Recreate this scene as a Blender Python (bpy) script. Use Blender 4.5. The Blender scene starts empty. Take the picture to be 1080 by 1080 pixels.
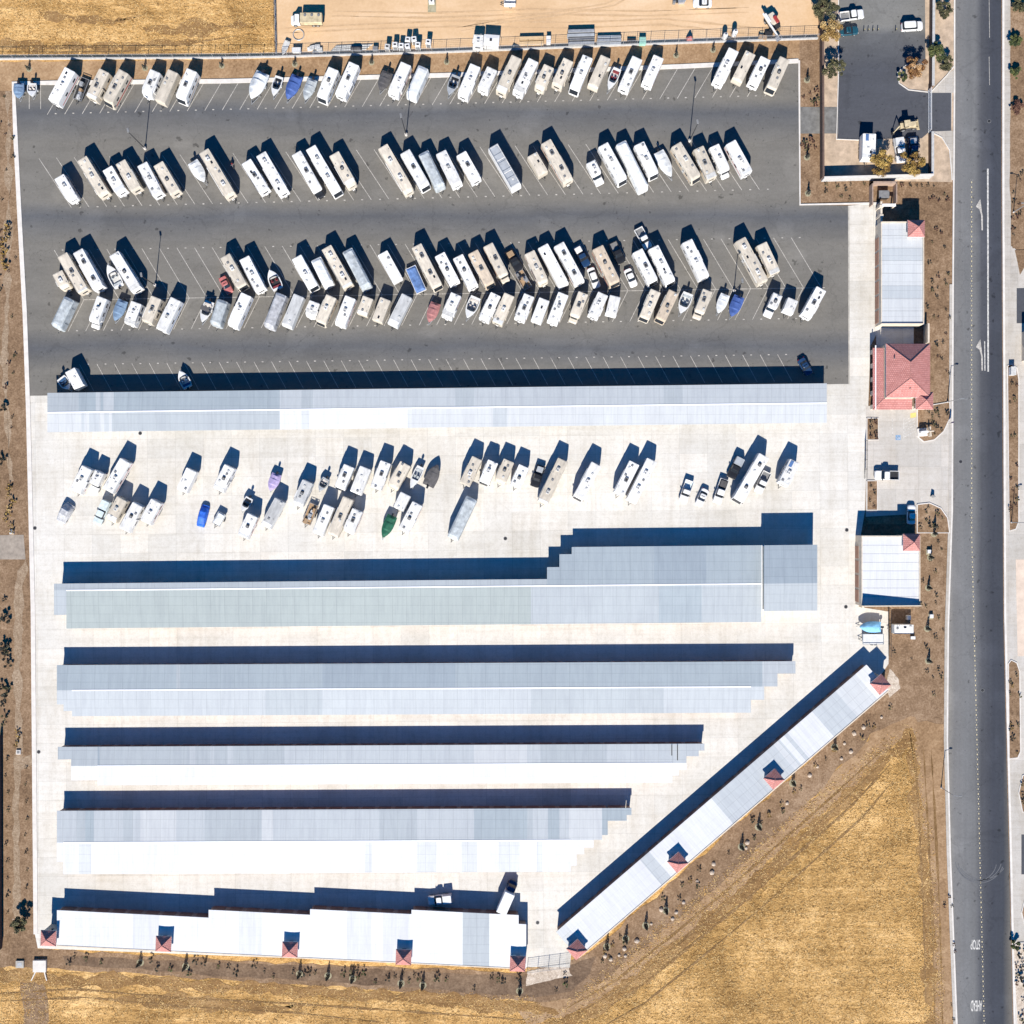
import bpy, bmesh, math, random
from mathutils import Vector, noise as mnoise
R = math.radians
S = 0.21            # metres per photograph pixel on the ground
H = 227.0           # drone height
scene = bpy.context.scene
col = scene.collection
rng = random.Random(7)

def P(u, v, h=0.0):
    f = (H - h) / H * S
    return Vector(((u - 540) * f, (540 - v) * f))

# ------------------------------------------------------------------ materials
MATS = {}
def nodes_mat(name):
    m = bpy.data.materials.new(name); m.use_nodes = True
    nt = m.node_tree
    return m, nt, nt.nodes['Principled BSDF'], nt.nodes.new, nt.links.new

def mat(name, c, rough=0.6, var=0.12, scale=1.5, metal=0.0, bump=0.0, c2=None, objvar=0.06, space='Object', stretch=None, spec=0.4):
    """base colour broken by two noises, plus a little per-object tint"""
    if name in MATS: return MATS[name]
    m, nt, b, N, Lk = nodes_mat(name)
    tc = N('ShaderNodeTexCoord'); mp = N('ShaderNodeMapping')
    Lk(tc.outputs[space], mp.inputs['Vector'])
    if stretch: mp.inputs['Scale'].default_value = stretch
    n1 = N('ShaderNodeTexNoise'); n1.inputs['Scale'].default_value = scale; n1.inputs['Detail'].default_value = 6
    n1.inputs['Roughness'].default_value = 0.65
    Lk(mp.outputs[0], n1.inputs['Vector'])
    mr = N('ShaderNodeMapRange'); mr.inputs[1].default_value = 0.3; mr.inputs[2].default_value = 0.7
    Lk(n1.outputs['Fac'], mr.inputs[0])
    mx = N('ShaderNodeMix'); mx.data_type = 'RGBA'
    d = c2 if c2 else tuple(max(0, x * (1 - 2 * var)) for x in c)
    l = c if c2 else tuple(min(1, x * (1 + var)) for x in c)
    mx.inputs[6].default_value = (*d, 1); mx.inputs[7].default_value = (*l, 1)
    Lk(mr.outputs[0], mx.inputs[0])
    oi = N('ShaderNodeObjectInfo')
    hsv = N('ShaderNodeHueSaturation')
    vr = N('ShaderNodeMapRange'); vr.inputs[3].default_value = 1 - objvar; vr.inputs[4].default_value = 1 + objvar * .5
    Lk(oi.outputs['Random'], vr.inputs[0]); Lk(vr.outputs[0], hsv.inputs['Value'])
    Lk(mx.outputs[2], hsv.inputs['Color']); Lk(hsv.outputs[0], b.inputs['Base Color'])
    b.inputs['Roughness'].default_value = rough; b.inputs['Metallic'].default_value = metal
    b.inputs['Specular IOR Level'].default_value = spec
    if bump:
        bp = N('ShaderNodeBump'); bp.inputs['Strength'].default_value = 1.0; bp.inputs['Distance'].default_value = bump
        Lk(n1.outputs['Fac'], bp.inputs['Height']); Lk(bp.outputs[0], b.inputs['Normal'])
    MATS[name] = m
    return m

def ramp(nt, pts):
    r = nt.nodes.new('ShaderNodeValToRGB'); e = r.color_ramp.elements
    while len(e) < len(pts): e.new(0.5)
    for el, (p, c) in zip(e, pts): el.position = p; el.color = (*c, 1)
    return r

def ground_mat(name, stops, scales=(0.02, 0.15, 1.2), weights=(0.35, 0.3, 0.35), streak=None, bump=0.15, rough=0.95, rot=0.0):
    """soil and dry grass: three noises (one may be stretched into mown streaks) through a colour ramp"""
    m, nt, b, N, Lk = nodes_mat(name)
    tc = N('ShaderNodeTexCoord')
    tot = None
    for i, (sc, w) in enumerate(zip(scales, weights)):
        mp = N('ShaderNodeMapping'); mp.inputs['Rotation'].default_value = (0, 0, rot)
        if streak and i in streak: mp.inputs['Scale'].default_value = streak[i]
        Lk(tc.outputs['Object'], mp.inputs['Vector'])
        n = N('ShaderNodeTexNoise'); n.inputs['Scale'].default_value = sc; n.inputs['Detail'].default_value = 7
        n.inputs['Roughness'].default_value = 0.68; n.inputs['Distortion'].default_value = .5 if i < 2 else 0.3
        Lk(mp.outputs[0], n.inputs['Vector'])
        mu = N('ShaderNodeMath'); mu.operation = 'MULTIPLY'; mu.inputs[1].default_value = w
        Lk(n.outputs['Fac'], mu.inputs[0])
        if tot is None: tot = mu.outputs[0]
        else:
            ad = N('ShaderNodeMath'); Lk(tot, ad.inputs[0]); Lk(mu.outputs[0], ad.inputs[1]); tot = ad.outputs[0]
    rp = ramp(nt, stops); Lk(tot, rp.inputs[0]); Lk(rp.outputs[0], b.inputs['Base Color'])
    b.inputs['Roughness'].default_value = rough; b.inputs['Specular IOR Level'].default_value = 0.1
    bp = N('ShaderNodeBump'); bp.inputs['Distance'].default_value = bump; Lk(tot, bp.inputs['Height']); Lk(bp.outputs[0], b.inputs['Normal'])
    MATS[name] = m
    return m

GRASS = ground_mat('dry_grass', [(0.40, (.15, .075, .024)), (0.455, (.31, .18, .062)), (0.51, (.50, .295, .105)), (0.565, (.72, .465, .20))],
                   scales=(0.075, 0.5, 1.3, 3.6), weights=(.36, .15, .23, .26), streak={1: (0.06, 1.3, 1), 2: (.7, 1.3, 1)}, rot=-R(41), bump=0.8)
GRASS_T = ground_mat('dry_grass_windrow', [(0.40, (.16, .08, .026)), (0.455, (.33, .19, .066)), (0.51, (.51, .30, .11)), (0.565, (.72, .47, .205))],
                     scales=(0.08, 0.3, 1.2, 3.4), weights=(.32, .28, .20, .20), streak={1: (0.12, 1.2, 1), 2: (.6, 1.4, 1)}, rot=R(5), bump=0.8)
SWALE = ground_mat('swale_gravel', [(0.38, (.17, .115, .07)), (0.5, (.27, .195, .13)), (0.62, (.41, .32, .23))], scales=(.2, 1.0, 3.2), weights=(.2, .35, .45), bump=0.15)
SAND = ground_mat('sandy_yard', [(0.35, (.44, .285, .155)), (0.5, (.56, .38, .22)), (0.62, (.64, .46, .295))], scales=(.03, .2, 1.5), weights=(.5, .3, .2),
                  streak={1: (.25, 1.2, 1)}, bump=0.05, rot=-R(8))
MULCH = ground_mat('brown_mulch', [(0.38, (.095, .058, .034)), (0.5, (.21, .135, .08)), (0.62, (.35, .245, .16))], scales=(.06, .6, 2.6), weights=(.3, .3, .4), bump=0.12)
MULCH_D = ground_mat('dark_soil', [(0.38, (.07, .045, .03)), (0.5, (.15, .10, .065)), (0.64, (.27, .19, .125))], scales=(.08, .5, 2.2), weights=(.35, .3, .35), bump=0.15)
DIRT = ground_mat('bare_dirt', [(0.38, (.17, .10, .05)), (0.5, (.30, .19, .105)), (0.62, (.43, .295, .175))], scales=(.05, .4, 2.0), weights=(.35, .3, .35), bump=0.12,
                  streak={0: (.4, 1.6, 1)}, rot=-R(41))
GRAVEL = ground_mat('pale_gravel', [(0.38, (.27, .21, .16)), (0.5, (.46, .38, .30)), (0.62, (.66, .58, .49))], scales=(.2, 1.0, 3.2), weights=(.2, .35, .45), bump=0.15)
GREENPAD = ground_mat('green_gravel', [(0.38, (.22, .20, .13)), (0.5, (.30, .27, .18)), (0.62, (.42, .38, .27))], scales=(.3, 1.0, 3.2), bump=0.05)

def concrete_mat(name, base, jw=6.2, jh=4.2, rot=0.0, stain=0.16):
    m, nt, b, N, Lk = nodes_mat(name)
    tc = N('ShaderNodeTexCoord'); mp = N('ShaderNodeMapping'); mp.inputs['Rotation'].default_value = (0, 0, rot)
    Lk(tc.outputs['Object'], mp.inputs['Vector'])
    br = N('ShaderNodeTexBrick'); br.offset = 0.0; br.squash = 1.0
    br.inputs['Scale'].default_value = 1.0; br.inputs['Brick Width'].default_value = jw; br.inputs['Row Height'].default_value = jh
    br.inputs['Mortar Size'].default_value = 0.03; br.inputs['Mortar Smooth'].default_value = 0.6; br.inputs['Bias'].default_value = 0.0
    br.inputs['Color1'].default_value = (*[x * 1.05 for x in base], 1); br.inputs['Color2'].default_value = (base[0] * .925, base[1] * .935, base[2] * .945, 1)
    br.inputs['Mortar'].default_value = (*[x * .68 for x in base], 1)
    Lk(mp.outputs[0], br.inputs['Vector'])
    last = br.outputs['Color']
    for sc, st, amt, tint in ((0.03, (1, 1, 1), stain * 1.5, (.82, .80, .755)), (0.16, (2.0, .35, 1), stain * 1.2, (.84, .81, .77)), (.5, (.06, 1.5, 1), stain * 1.3, (.86, .845, .82)), (.45, (1.5, .08, 1), stain, (.88, .87, .85)), (0.9, (1, 1, 1), stain * .9, (.80, .78, .75)), (3.2, (1, 1, 1), stain * .7, (.68, .66, .63))):
        m2 = N('ShaderNodeMapping'); m2.inputs['Scale'].default_value = st; Lk(mp.outputs[0], m2.inputs['Vector'])
        n = N('ShaderNodeTexNoise'); n.inputs['Scale'].default_value = sc; n.inputs['Detail'].default_value = 8; n.inputs['Roughness'].default_value = .7
        Lk(m2.outputs[0], n.inputs['Vector'])
        r = N('ShaderNodeMapRange'); r.inputs[1].default_value = .48; r.inputs[2].default_value = .72; r.inputs[4].default_value = min(1, amt * 4); Lk(n.outputs['Fac'], r.inputs[0])
        mx = N('ShaderNodeMix'); mx.data_type = 'RGBA'; mx.blend_type = 'MULTIPLY'; mx.inputs[7].default_value = (*tint, 1)
        Lk(r.outputs[0], mx.inputs[0]); Lk(last, mx.inputs[6]); last = mx.outputs[2]
    Lk(last, b.inputs['Base Color']); b.inputs['Roughness'].default_value = .85; b.inputs['Specular IOR Level'].default_value = .2
    MATS[name] = m
    return m
CONC = concrete_mat('lot_concrete', (.625, .595, .542), rot=R(-.5))
CONC2 = concrete_mat('entry_concrete', (.50, .465, .42), 5, 5)
WALK = concrete_mat('pavement_concrete', (.46, .425, .38), 1.6, 1.6)
KERB = mat('kerb_concrete', (.62, .58, .53), .85, .08, .7, space='Object')
KERBD = mat('worn_kerb', (.42, .39, .34), .85, .15, .7)

def asphalt_mat(name, stops_y, axis='y', lo=-40, hi=110, var=.25, patch=True):
    """worn asphalt: wear bands along the driving direction, patches and grain"""
    m, nt, b, N, Lk = nodes_mat(name)
    tc = N('ShaderNodeTexCoord'); sp = N('ShaderNodeSeparateXYZ'); Lk(tc.outputs['Object'], sp.inputs[0])
    nd = N('ShaderNodeTexNoise'); nd.inputs['Scale'].default_value = .03; nd.inputs['Detail'].default_value = 3; Lk(tc.outputs['Object'], nd.inputs['Vector'])
    ma = N('ShaderNodeMath'); ma.operation = 'MULTIPLY_ADD'; ma.inputs[1].default_value = 5 if axis == 'y' else 1.2
    Lk(nd.outputs['Fac'], ma.inputs[0]); Lk(sp.outputs['Y' if axis == 'y' else 'X'], ma.inputs[2])
    off = 2.5 if axis == 'y' else .6
    mr = N('ShaderNodeMapRange'); mr.inputs[1].default_value = lo + off; mr.inputs[2].default_value = hi + off; Lk(ma.outputs[0], mr.inputs[0])
    rp = ramp(nt, stops_y); Lk(mr.outputs[0], rp.inputs[0])
    last = rp.outputs[0]
    for sc, lo_, hi_, dk in ((.55, .66, .72, .55), (1.7, .68, .74, .5), (.09, .60, .66, 1.13)):      # oil drips, spots, pale repaired patches
        n = N('ShaderNodeTexNoise'); n.inputs['Scale'].default_value = sc; n.inputs['Detail'].default_value = 3; Lk(tc.outputs['Object'], n.inputs['Vector'])
        r = N('ShaderNodeMapRange'); r.inputs[1].default_value = lo_; r.inputs[2].default_value = hi_; Lk(n.outputs['Fac'], r.inputs[0])
        mx = N('ShaderNodeMix'); mx.data_type = 'RGBA'; mx.blend_type = 'MULTIPLY'; mx.inputs[7].default_value = (dk, dk, dk, 1)
        Lk(r.outputs[0], mx.inputs[0]); Lk(last, mx.inputs[6]); last = mx.outputs[2]
    vo = N('ShaderNodeTexVoronoi'); vo.feature = 'DISTANCE_TO_EDGE'; vo.inputs['Scale'].default_value = .07; vo.inputs['Randomness'].default_value = 1    # sealed cracks
    nw = N('ShaderNodeTexNoise'); nw.inputs['Scale'].default_value = .35; nw.inputs['Detail'].default_value = 4; Lk(tc.outputs['Object'], nw.inputs['Vector'])
    vm = N('ShaderNodeVectorMath'); vm.operation = 'MULTIPLY_ADD'; vm.inputs[1].default_value = (5, 5, 0); Lk(nw.outputs['Color'], vm.inputs[0]); Lk(tc.outputs['Object'], vm.inputs[2]); Lk(vm.outputs[0], vo.inputs['Vector'])
    r = N('ShaderNodeMapRange'); r.inputs[1].default_value = .0; r.inputs[2].default_value = .012; r.inputs[3].default_value = .3; r.inputs[4].default_value = 0; Lk(vo.outputs['Distance'], r.inputs[0])
    mx = N('ShaderNodeMix'); mx.data_type = 'RGBA'; mx.blend_type = 'MULTIPLY'; mx.inputs[7].default_value = (.55, .55, .56, 1); Lk(r.outputs[0], mx.inputs[0]); Lk(last, mx.inputs[6]); last = mx.outputs[2]
    st = (.25, 1.3, 1) if axis == 'y' else (1.6, .05, 1)
    for sc, stv, a, dark in ((.05, (1, 1, 1), .55, .74), (.25, st, .7, .78), (1.6, (1, 1, 1), .5, .80), (6.0, (1, 1, 1), .5, .72)):
        mp = N('ShaderNodeMapping'); mp.inputs['Scale'].default_value = stv; Lk(tc.outputs['Object'], mp.inputs['Vector'])
        n = N('ShaderNodeTexNoise'); n.inputs['Scale'].default_value = sc; n.inputs['Detail'].default_value = 7; n.inputs['Roughness'].default_value = .7
        Lk(mp.outputs[0], n.inputs['Vector'])
        r = N('ShaderNodeMapRange'); r.inputs[1].default_value = .4; r.inputs[2].default_value = .7; r.inputs[4].default_value = a; Lk(n.outputs['Fac'], r.inputs[0])
        mx = N('ShaderNodeMix'); mx.data_type = 'RGBA'; mx.blend_type = 'MULTIPLY'; mx.inputs[7].default_value = (dark, dark, dark, 1)
        Lk(r.outputs[0], mx.inputs[0]); Lk(last, mx.inputs[6]); last = mx.outputs[2]
    Lk(last, b.inputs['Base Color']); b.inputs['Roughness'].default_value = .9; b.inputs['Specular IOR Level'].default_value = .15
    MATS[name] = m
    return m
def yv(v): return (540 - v) * S
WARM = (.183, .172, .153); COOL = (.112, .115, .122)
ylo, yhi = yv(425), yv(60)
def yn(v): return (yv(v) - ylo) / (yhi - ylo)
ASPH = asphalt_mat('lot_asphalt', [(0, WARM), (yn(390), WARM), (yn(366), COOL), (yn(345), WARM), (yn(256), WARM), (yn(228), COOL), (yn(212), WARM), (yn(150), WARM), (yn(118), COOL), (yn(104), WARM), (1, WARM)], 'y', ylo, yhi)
xl, xh = (1000 - 540) * S, (1066 - 540) * S
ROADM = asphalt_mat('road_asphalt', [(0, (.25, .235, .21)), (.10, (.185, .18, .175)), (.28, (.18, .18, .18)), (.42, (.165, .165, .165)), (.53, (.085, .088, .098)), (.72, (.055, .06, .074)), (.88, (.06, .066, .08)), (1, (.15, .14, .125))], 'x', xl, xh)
NASPH = asphalt_mat('side_lot_asphalt', [(0, (.085, .088, .10)), (.5, (.08, .084, .096)), (.74, (.12, .122, .125)), (.8, (.20, .195, .18)), (1, (.21, .205, .19))], 'y', yv(150), yv(0))

W = mat('white_paint', (.68, .67, .65), .45, .05, .9)
WHITE2 = mat('white_gelcoat', (.66, .66, .65), .3, .05, .8)
CREAM = mat('cream_paint', (.54, .48, .39), .5, .08, .9)
TAN = mat('tan_paint', (.48, .39, .29), .5, .08, .9)
PALE = mat('pale_grey_paint', (.60, .60, .58), .5, .08, .9)
GREYP = mat('grey_paint', (.36, .38, .40), .55, .12, .7)
ROOFW = mat('white_roof_membrane', (.74, .725, .69), .75, .17, .9, stretch=(.6, 1.4, 1), objvar=.14)
ROOFC = mat('cream_roof_membrane', (.585, .52, .425), .8, .15, .9, stretch=(.6, 1.4, 1), objvar=.14)
ROOFT = mat('tan_roof_membrane', (.53, .435, .33), .8, .15, .9, stretch=(.6, 1.4, 1), objvar=.14)
ROOFP = mat('pale_roof_membrane', (.46, .46, .45), .8, .15, .9, stretch=(.6, 1.4, 1), objvar=.14)
ROOFG = mat('grey_roof_membrane', (.40, .43, .45), .8, .14, .9, stretch=(.6, 1.4, 1), objvar=.14)
TARPG = mat('grey_tarp', (.42, .45, .46), .8, .22, .9, bump=.1)
TARPW = mat('white_tarp', (.66, .67, .66), .8, .12, .9, bump=.1)
TARPS = mat('silver_tarp', (.45, .45, .46), .5, .25, .9, bump=.12)
TARPB = mat('blue_tarp', (.06, .115, .33), .7, .2, .9, bump=.1)
TARPLB = mat('faded_blue_tarp', (.11, .20, .42), .7, .25, .9, bump=.1)
TARPBR = mat('bright_blue_tarp', (.02, .13, .62), .6, .2, .9, bump=.1)
TARPSB = mat('steel_blue_canvas', (.19, .28, .40), .8, .18, .9, bump=.08)
TARPD = mat('dark_canvas', (.09, .085, .085), .85, .2, 1.2, bump=.06)
TARPDB = mat('navy_canvas', (.03, .09, .20), .8, .2, 1.2, bump=.06)
TARPR = mat('faded_red_canvas', (.38, .165, .155), .8, .2, 1.2, bump=.06)
TARPGR = mat('green_canvas', (.015, .11, .06), .7, .25, 1.2, bump=.06)
TARPP = mat('lilac_canvas', (.42, .34, .55), .8, .2, 1.2, bump=.06)
TARPT = mat('teal_canvas', (.58, .66, .68), .8, .15, 1.2, bump=.06)
BROWN = mat('brown_wood', (.36, .24, .14), .85, .25, 3, stretch=(1, 6, 1))
LUMBER = mat('fresh_lumber', (.62, .44, .25), .85, .2, 3, stretch=(.5, 6, 1))
GLASS = mat('tinted_glass', (.018, .022, .028), .12, .1, 1, spec=.6)
PLAST = mat('grey_plastic', (.20, .20, .20), .6, .15, 2)
LPLAST = mat('light_plastic', (.55, .54, .51), .6, .15, 2)
DARKM = mat('black_steel', (.03, .03, .032), .55, .2, 2)
STEEL = mat('galvanised_steel', (.42, .43, .44), .45, .15, 2, metal=.4)
RUBBER = mat('tyre_rubber', (.02, .02, .02), .9, .2, 3)
RED = mat('red_paint', (.30, .04, .035), .4, .1, 1)
FADEDRED = mat('faded_red_paint', (.46, .15, .14), .5, .15, 1)
BLUEP = mat('blue_paint', (.016, .045, .11), .35, .12, 1)
TEALP = mat('teal_paint', (.015, .07, .10), .35, .12, 1)
BLACKP = mat('black_paint', (.02, .021, .024), .3, .12, 1)
SILVER = mat('silver_paint', (.48, .48, .48), .35, .08, 1)
YELLOW = mat('machine_yellow', (.56, .46, .29), .55, .2, 1.2)
YELB = mat('bright_yellow', (.58, .47, .16), .6, .1, 1)
VINYL = mat('seat_vinyl', (.55, .50, .45), .6, .15, 2)
REDVINYL = mat('red_vinyl', (.20, .035, .04), .6, .15, 2)
AMBER = mat('lamp_lens', (.75, .72, .65), .2, .05, 1)
REDLENS = mat('red_lens', (.45, .02, .02), .25, .05, 1)
STRIPE = [mat('stripe_blue', (.08, .16, .33), .5, .1), mat('stripe_tan', (.42, .30, .19), .5, .1), mat('stripe_red', (.38, .07, .06), .5, .1), mat('stripe_grey', (.22, .22, .23), .5, .1)]

def metal_roof(name, c, lines=.82, scale=(2.1, .0, 0)):
    """standing-seam sheet: thin seam lines across the slope, patchy weathering"""
    m, nt, b, N, Lk = nodes_mat(name)
    tc = N('ShaderNodeTexCoord')
    br = N('ShaderNodeTexBrick'); br.offset = 0; br.inputs['Scale'].default_value = 1
    br.inputs['Brick Width'].default_value = 3.05; br.inputs['Row Height'].default_value = 1.9; br.inputs['Mortar Size'].default_value = .045
    br.inputs['Mortar Smooth'].default_value = .5
    br.inputs['Color1'].default_value = (*c, 1); br.inputs['Color2'].default_value = (*[x * .975 for x in c], 1); br.inputs['Mortar'].default_value = (*[x * lines * .92 for x in c], 1)
    Lk(tc.outputs['Object'], br.inputs['Vector'])
    wv = N('ShaderNodeTexWave'); wv.wave_type = 'BANDS'; wv.bands_direction = 'X'; wv.inputs['Scale'].default_value = .5
    Lk(tc.outputs['Object'], wv.inputs['Vector'])
    bp = N('ShaderNodeBump'); bp.inputs['Distance'].default_value = .01; bp.inputs['Strength'].default_value = .35; Lk(wv.outputs['Fac'], bp.inputs['Height']); Lk(bp.outputs[0], b.inputs['Normal'])
    last = br.outputs['Color']
    for sc, st, a, d in ((.06, (1, 1, 1), .8, .93), (.5, (2.5, .3, 1), 1.0, .93), (1.2, (3.0, .12, 1), .8, .94), (2.5, (1, 1, 1), .6, .95)):
        mp = N('ShaderNodeMapping'); mp.inputs['Scale'].default_value = st; Lk(tc.outputs['Object'], mp.inputs['Vector'])
        n = N('ShaderNodeTexNoise'); n.inputs['Scale'].default_value = sc; n.inputs['Detail'].default_value = 5; Lk(mp.outputs[0], n.inputs['Vector'])
        r = N('ShaderNodeMapRange'); r.inputs[1].default_value = .42; r.inputs[2].default_value = .65; r.inputs[4].default_value = a; Lk(n.outputs['Fac'], r.inputs[0])
        mx = N('ShaderNodeMix'); mx.data_type = 'RGBA'; mx.blend_type = 'MULTIPLY'; mx.inputs[7].default_value = (d, d, d * 1.01, 1)
        Lk(r.outputs[0], mx.inputs[0]); Lk(last, mx.inputs[6]); last = mx.outputs[2]
    Lk(last, b.inputs['Base Color']); b.inputs['Roughness'].default_value = .55; b.inputs['Specular IOR Level'].default_value = .3
    MATS[name] = m
    return m
RM = {'a': metal_roof('roof_sheet_grey', (.345, .392, .415)), 'b': metal_roof('roof_sheet_pale', (.40, .432, .445)), 'c': metal_roof('roof_sheet_white', (.62, .625, .625), .97),
      'd': metal_roof('roof_sheet_blue_grey', (.305, .352, .385)), 'e': metal_roof('roof_sheet_green_grey', (.35, .39, .375)), 'f': metal_roof('roof_sheet_light', (.455, .482, .492)), 'h': metal_roof('roof_sheet_soft_white', (.535, .55, .548)), 'i': metal_roof('roof_sheet_bright', (.70, .70, .69), .95)}
RMK = {k: i for i, k in enumerate(RM)}
STUCCO = mat('cream_stucco', (.62, .53, .42), .9, .1, 1.2, bump=.02)
BROWNW = mat('brown_block_wall', (.36, .26, .20), .9, .15, 1.5, bump=.02)
CMU = mat('grey_block_wall', (.46, .45, .43), .9, .12, 1.5, bump=.02)
DOORM = mat('roll_up_door_paint', (.30, .17, .12), .6, .1, 1.0)
CAPW = mat('white_ridge_cap', (.82, .82, .82), .5, .04, 1)

def tile_roof(name, c):
    m, nt, b, N, Lk = nodes_mat(name)
    tc = N('ShaderNodeTexCoord')
    br = N('ShaderNodeTexBrick'); br.inputs['Scale'].default_value = 1; br.inputs['Brick Width'].default_value = .33; br.inputs['Row Height'].default_value = .42
    br.inputs['Mortar Size'].default_value = .03; br.inputs['Color1'].default_value = (*c, 1); br.inputs['Color2'].default_value = (c[0] * .86, c[1] * .78, c[2] * .76, 1)
    br.inputs['Mortar'].default_value = (c[0] * .6, c[1] * .5, c[2] * .5, 1)
    Lk(tc.outputs['Object'], br.inputs['Vector'])
    n = N('ShaderNodeTexNoise'); n.inputs['Scale'].default_value = .7; n.inputs['Detail'].default_value = 6; Lk(tc.outputs['Object'], n.inputs['Vector'])
    r = N('ShaderNodeMapRange'); r.inputs[1].default_value = .4; r.inputs[2].default_value = .7; Lk(n.outputs['Fac'], r.inputs[0])
    mx = N('ShaderNodeMix'); mx.data_type = 'RGBA'; mx.blend_type = 'MULTIPLY'; mx.inputs[7].default_value = (.86, .84, .84, 1)
    Lk(r.outputs[0], mx.inputs[0]); Lk(br.outputs['Color'], mx.inputs[6]); Lk(mx.outputs[2], b.inputs['Base Color'])
    bp = N('ShaderNodeBump'); bp.inputs['Distance'].default_value = .04; Lk(br.outputs['Fac'], bp.inputs['Height']); bp.invert = True; Lk(bp.outputs[0], b.inputs['Normal'])
    b.inputs['Roughness'].default_value = .85
    MATS[name] = m
    return m
TILE = tile_roof('salmon_clay_tile', (.56, .255, .225))
TILECAP = mat('clay_ridge_cap', (.42, .19, .165), .85, .15, 2)
PAINTW = mat('white_road_paint', (.55, .53, .49), .85, .3, 2.5)
PAINTF = mat('faded_lot_paint', (.46, .43, .385), .85, .25, 2.5)
PAINTY = mat('yellow_road_paint', (.52, .44, .27), .8, .2, 2)
PAINTB = mat('blue_road_paint', (.20, .33, .50), .8, .2, 2)
TYREMARK = mat('rubber_scuff', (.115, .118, .126), .85, .1, 1)
LEAF = {k: (mat('leaf_dark_' + k, a, .8, .25, 3), mat('leaf_mid_' + k, b_, .8, .25, 3), mat('leaf_light_' + k, c_, .8, .25, 3)) for k, a, b_, c_ in (
    ('green', (.035, .05, .02), (.08, .10, .03), (.15, .16, .05)),
    ('olive', (.05, .05, .025), (.11, .105, .045), (.19, .17, .08)),
    ('gold', (.16, .09, .025), (.36, .22, .05), (.52, .35, .10)),
    ('orange', (.18, .08, .03), (.38, .20, .07), (.52, .32, .15)),
    ('dark', (.02, .02, .015), (.045, .043, .03), (.08, .075, .05)),
    ('rust', (.08, .035, .025), (.15, .07, .045), (.22, .12, .08)),
    ('straw', (.24, .14, .04), (.42, .27, .09), (.56, .40, .18)))}
BARK = mat('bark', (.12, .085, .06), .95, .3, 4)

# ------------------------------------------------------------------ mesh helpers
class MB:
    def __init__(s): s.v = []; s.f = []; s.m = []; s.mats = []
    def mi(s, m):
        if m not in s.mats: s.mats.append(m)
        return s.mats.index(m)
    def add(s, vs, fs, m):
        b = len(s.v); s.v += [tuple(x) for x in vs]; i = s.mi(m)
        for f in fs: s.f.append(tuple(b + k for k in f)); s.m.append(i)
        return s
    def loft(s, rings, m, cap0=True, cap1=True, mcap=None):
        n = len(rings[0]); vs = [p for r in rings for p in r]; fs = []
        for a in range(len(rings) - 1):
            for k in range(n):
                fs.append((a * n + k, a * n + (k + 1) % n, (a + 1) * n + (k + 1) % n, (a + 1) * n + k))
        if cap0: fs.append(tuple(range(n - 1, -1, -1)))
        s.add(vs, fs, m)
        if cap1:
            base = len(s.v) - n; s.f.append(tuple(base + k for k in range(n))); s.m.append(s.mi(mcap or m))
        return s
    def box(s, x0, x1, y0, y1, z0, z1, m, bev=0.0):
        if bev <= 0:
            r = lambda z: [(x0, y0, z), (x1, y0, z), (x1, y1, z), (x0, y1, z)]
            return s.loft([r(z0), r(z1)], m)
        c = bev
        def r(z, i):
            a0, a1, b0, b1 = x0 + i, x1 - i, y0 + i, y1 - i
            return [(a0 + c, b0, z), (a1 - c, b0, z), (a1, b0 + c, z), (a1, b1 - c, z), (a1 - c, b1, z), (a0 + c, b1, z), (a0, b1 - c, z), (a0, b0 + c, z)]
        return s.loft([r(z0, 0), r(z1 - c, 0), r(z1, c * .7)], m)
    def quad(s, a, b, c, d, m): return s.add([a, b, c, d], [(0, 1, 2, 3)], m)
    def tube(s, p0, p1, r0, r1, m, n=8):
        p0 = Vector(p0); p1 = Vector(p1); d = (p1 - p0).normalized()
        a = d.orthogonal().normalized(); b = d.cross(a)
        ring = lambda p, r: [tuple(p + a * (r * math.cos(2 * math.pi * k / n)) + b * (r * math.sin(2 * math.pi * k / n))) for k in range(n)]
        return s.loft([ring(p0, r0), ring(p1, r1)], m)
    def build(s, name, parent=None, smooth=False):
        me = bpy.data.meshes.new(name); me.from_pydata(s.v, [], s.f)
        for m in s.mats: me.materials.append(m)
        me.polygons.foreach_set('material_index', s.m)
        if smooth: me.polygons.foreach_set('use_smooth', [True] * len(me.polygons))
        me.update()
        return link(name, me, parent)
def link(name, me, parent=None):
    o = bpy.data.objects.new(name, me); col.objects.link(o)
    if parent is not None: o.parent = parent
    return o
def rr(xr, xf, w, z, r=.2, n=3, rf=None):
    """rounded rectangle ring: xr rear, xf front, half width w"""
    out = []
    for (cx, cy, a0, q) in ((xf, w, 0, rf or r), (xr, w, 90, r), (xr, -w, 180, r), (xf, -w, 270, rf or r)):
        sx = -1 if cx == xf else 1; sy = -1 if cy > 0 else 1
        for k in range(n + 1):
            a = R(a0 + 90 * k / n)
            out.append((cx + sx * q + q * math.cos(a), cy + sy * q + q * math.sin(a), z))
    return out
def thing(name, loc, rz, label, cat, group=None):
    o = bpy.data.objects.new(name, None); col.objects.link(o); o.empty_display_size = .5
    o.location = loc if len(loc) == 3 else (loc[0], loc[1], 0); o.rotation_euler = (0, 0, rz)
    return tag(o, label, cat, group)
def tag(o, label, cat, group=None):
    o['label'] = label; o['category'] = cat
    if group: o['group'] = group
    return o
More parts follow.
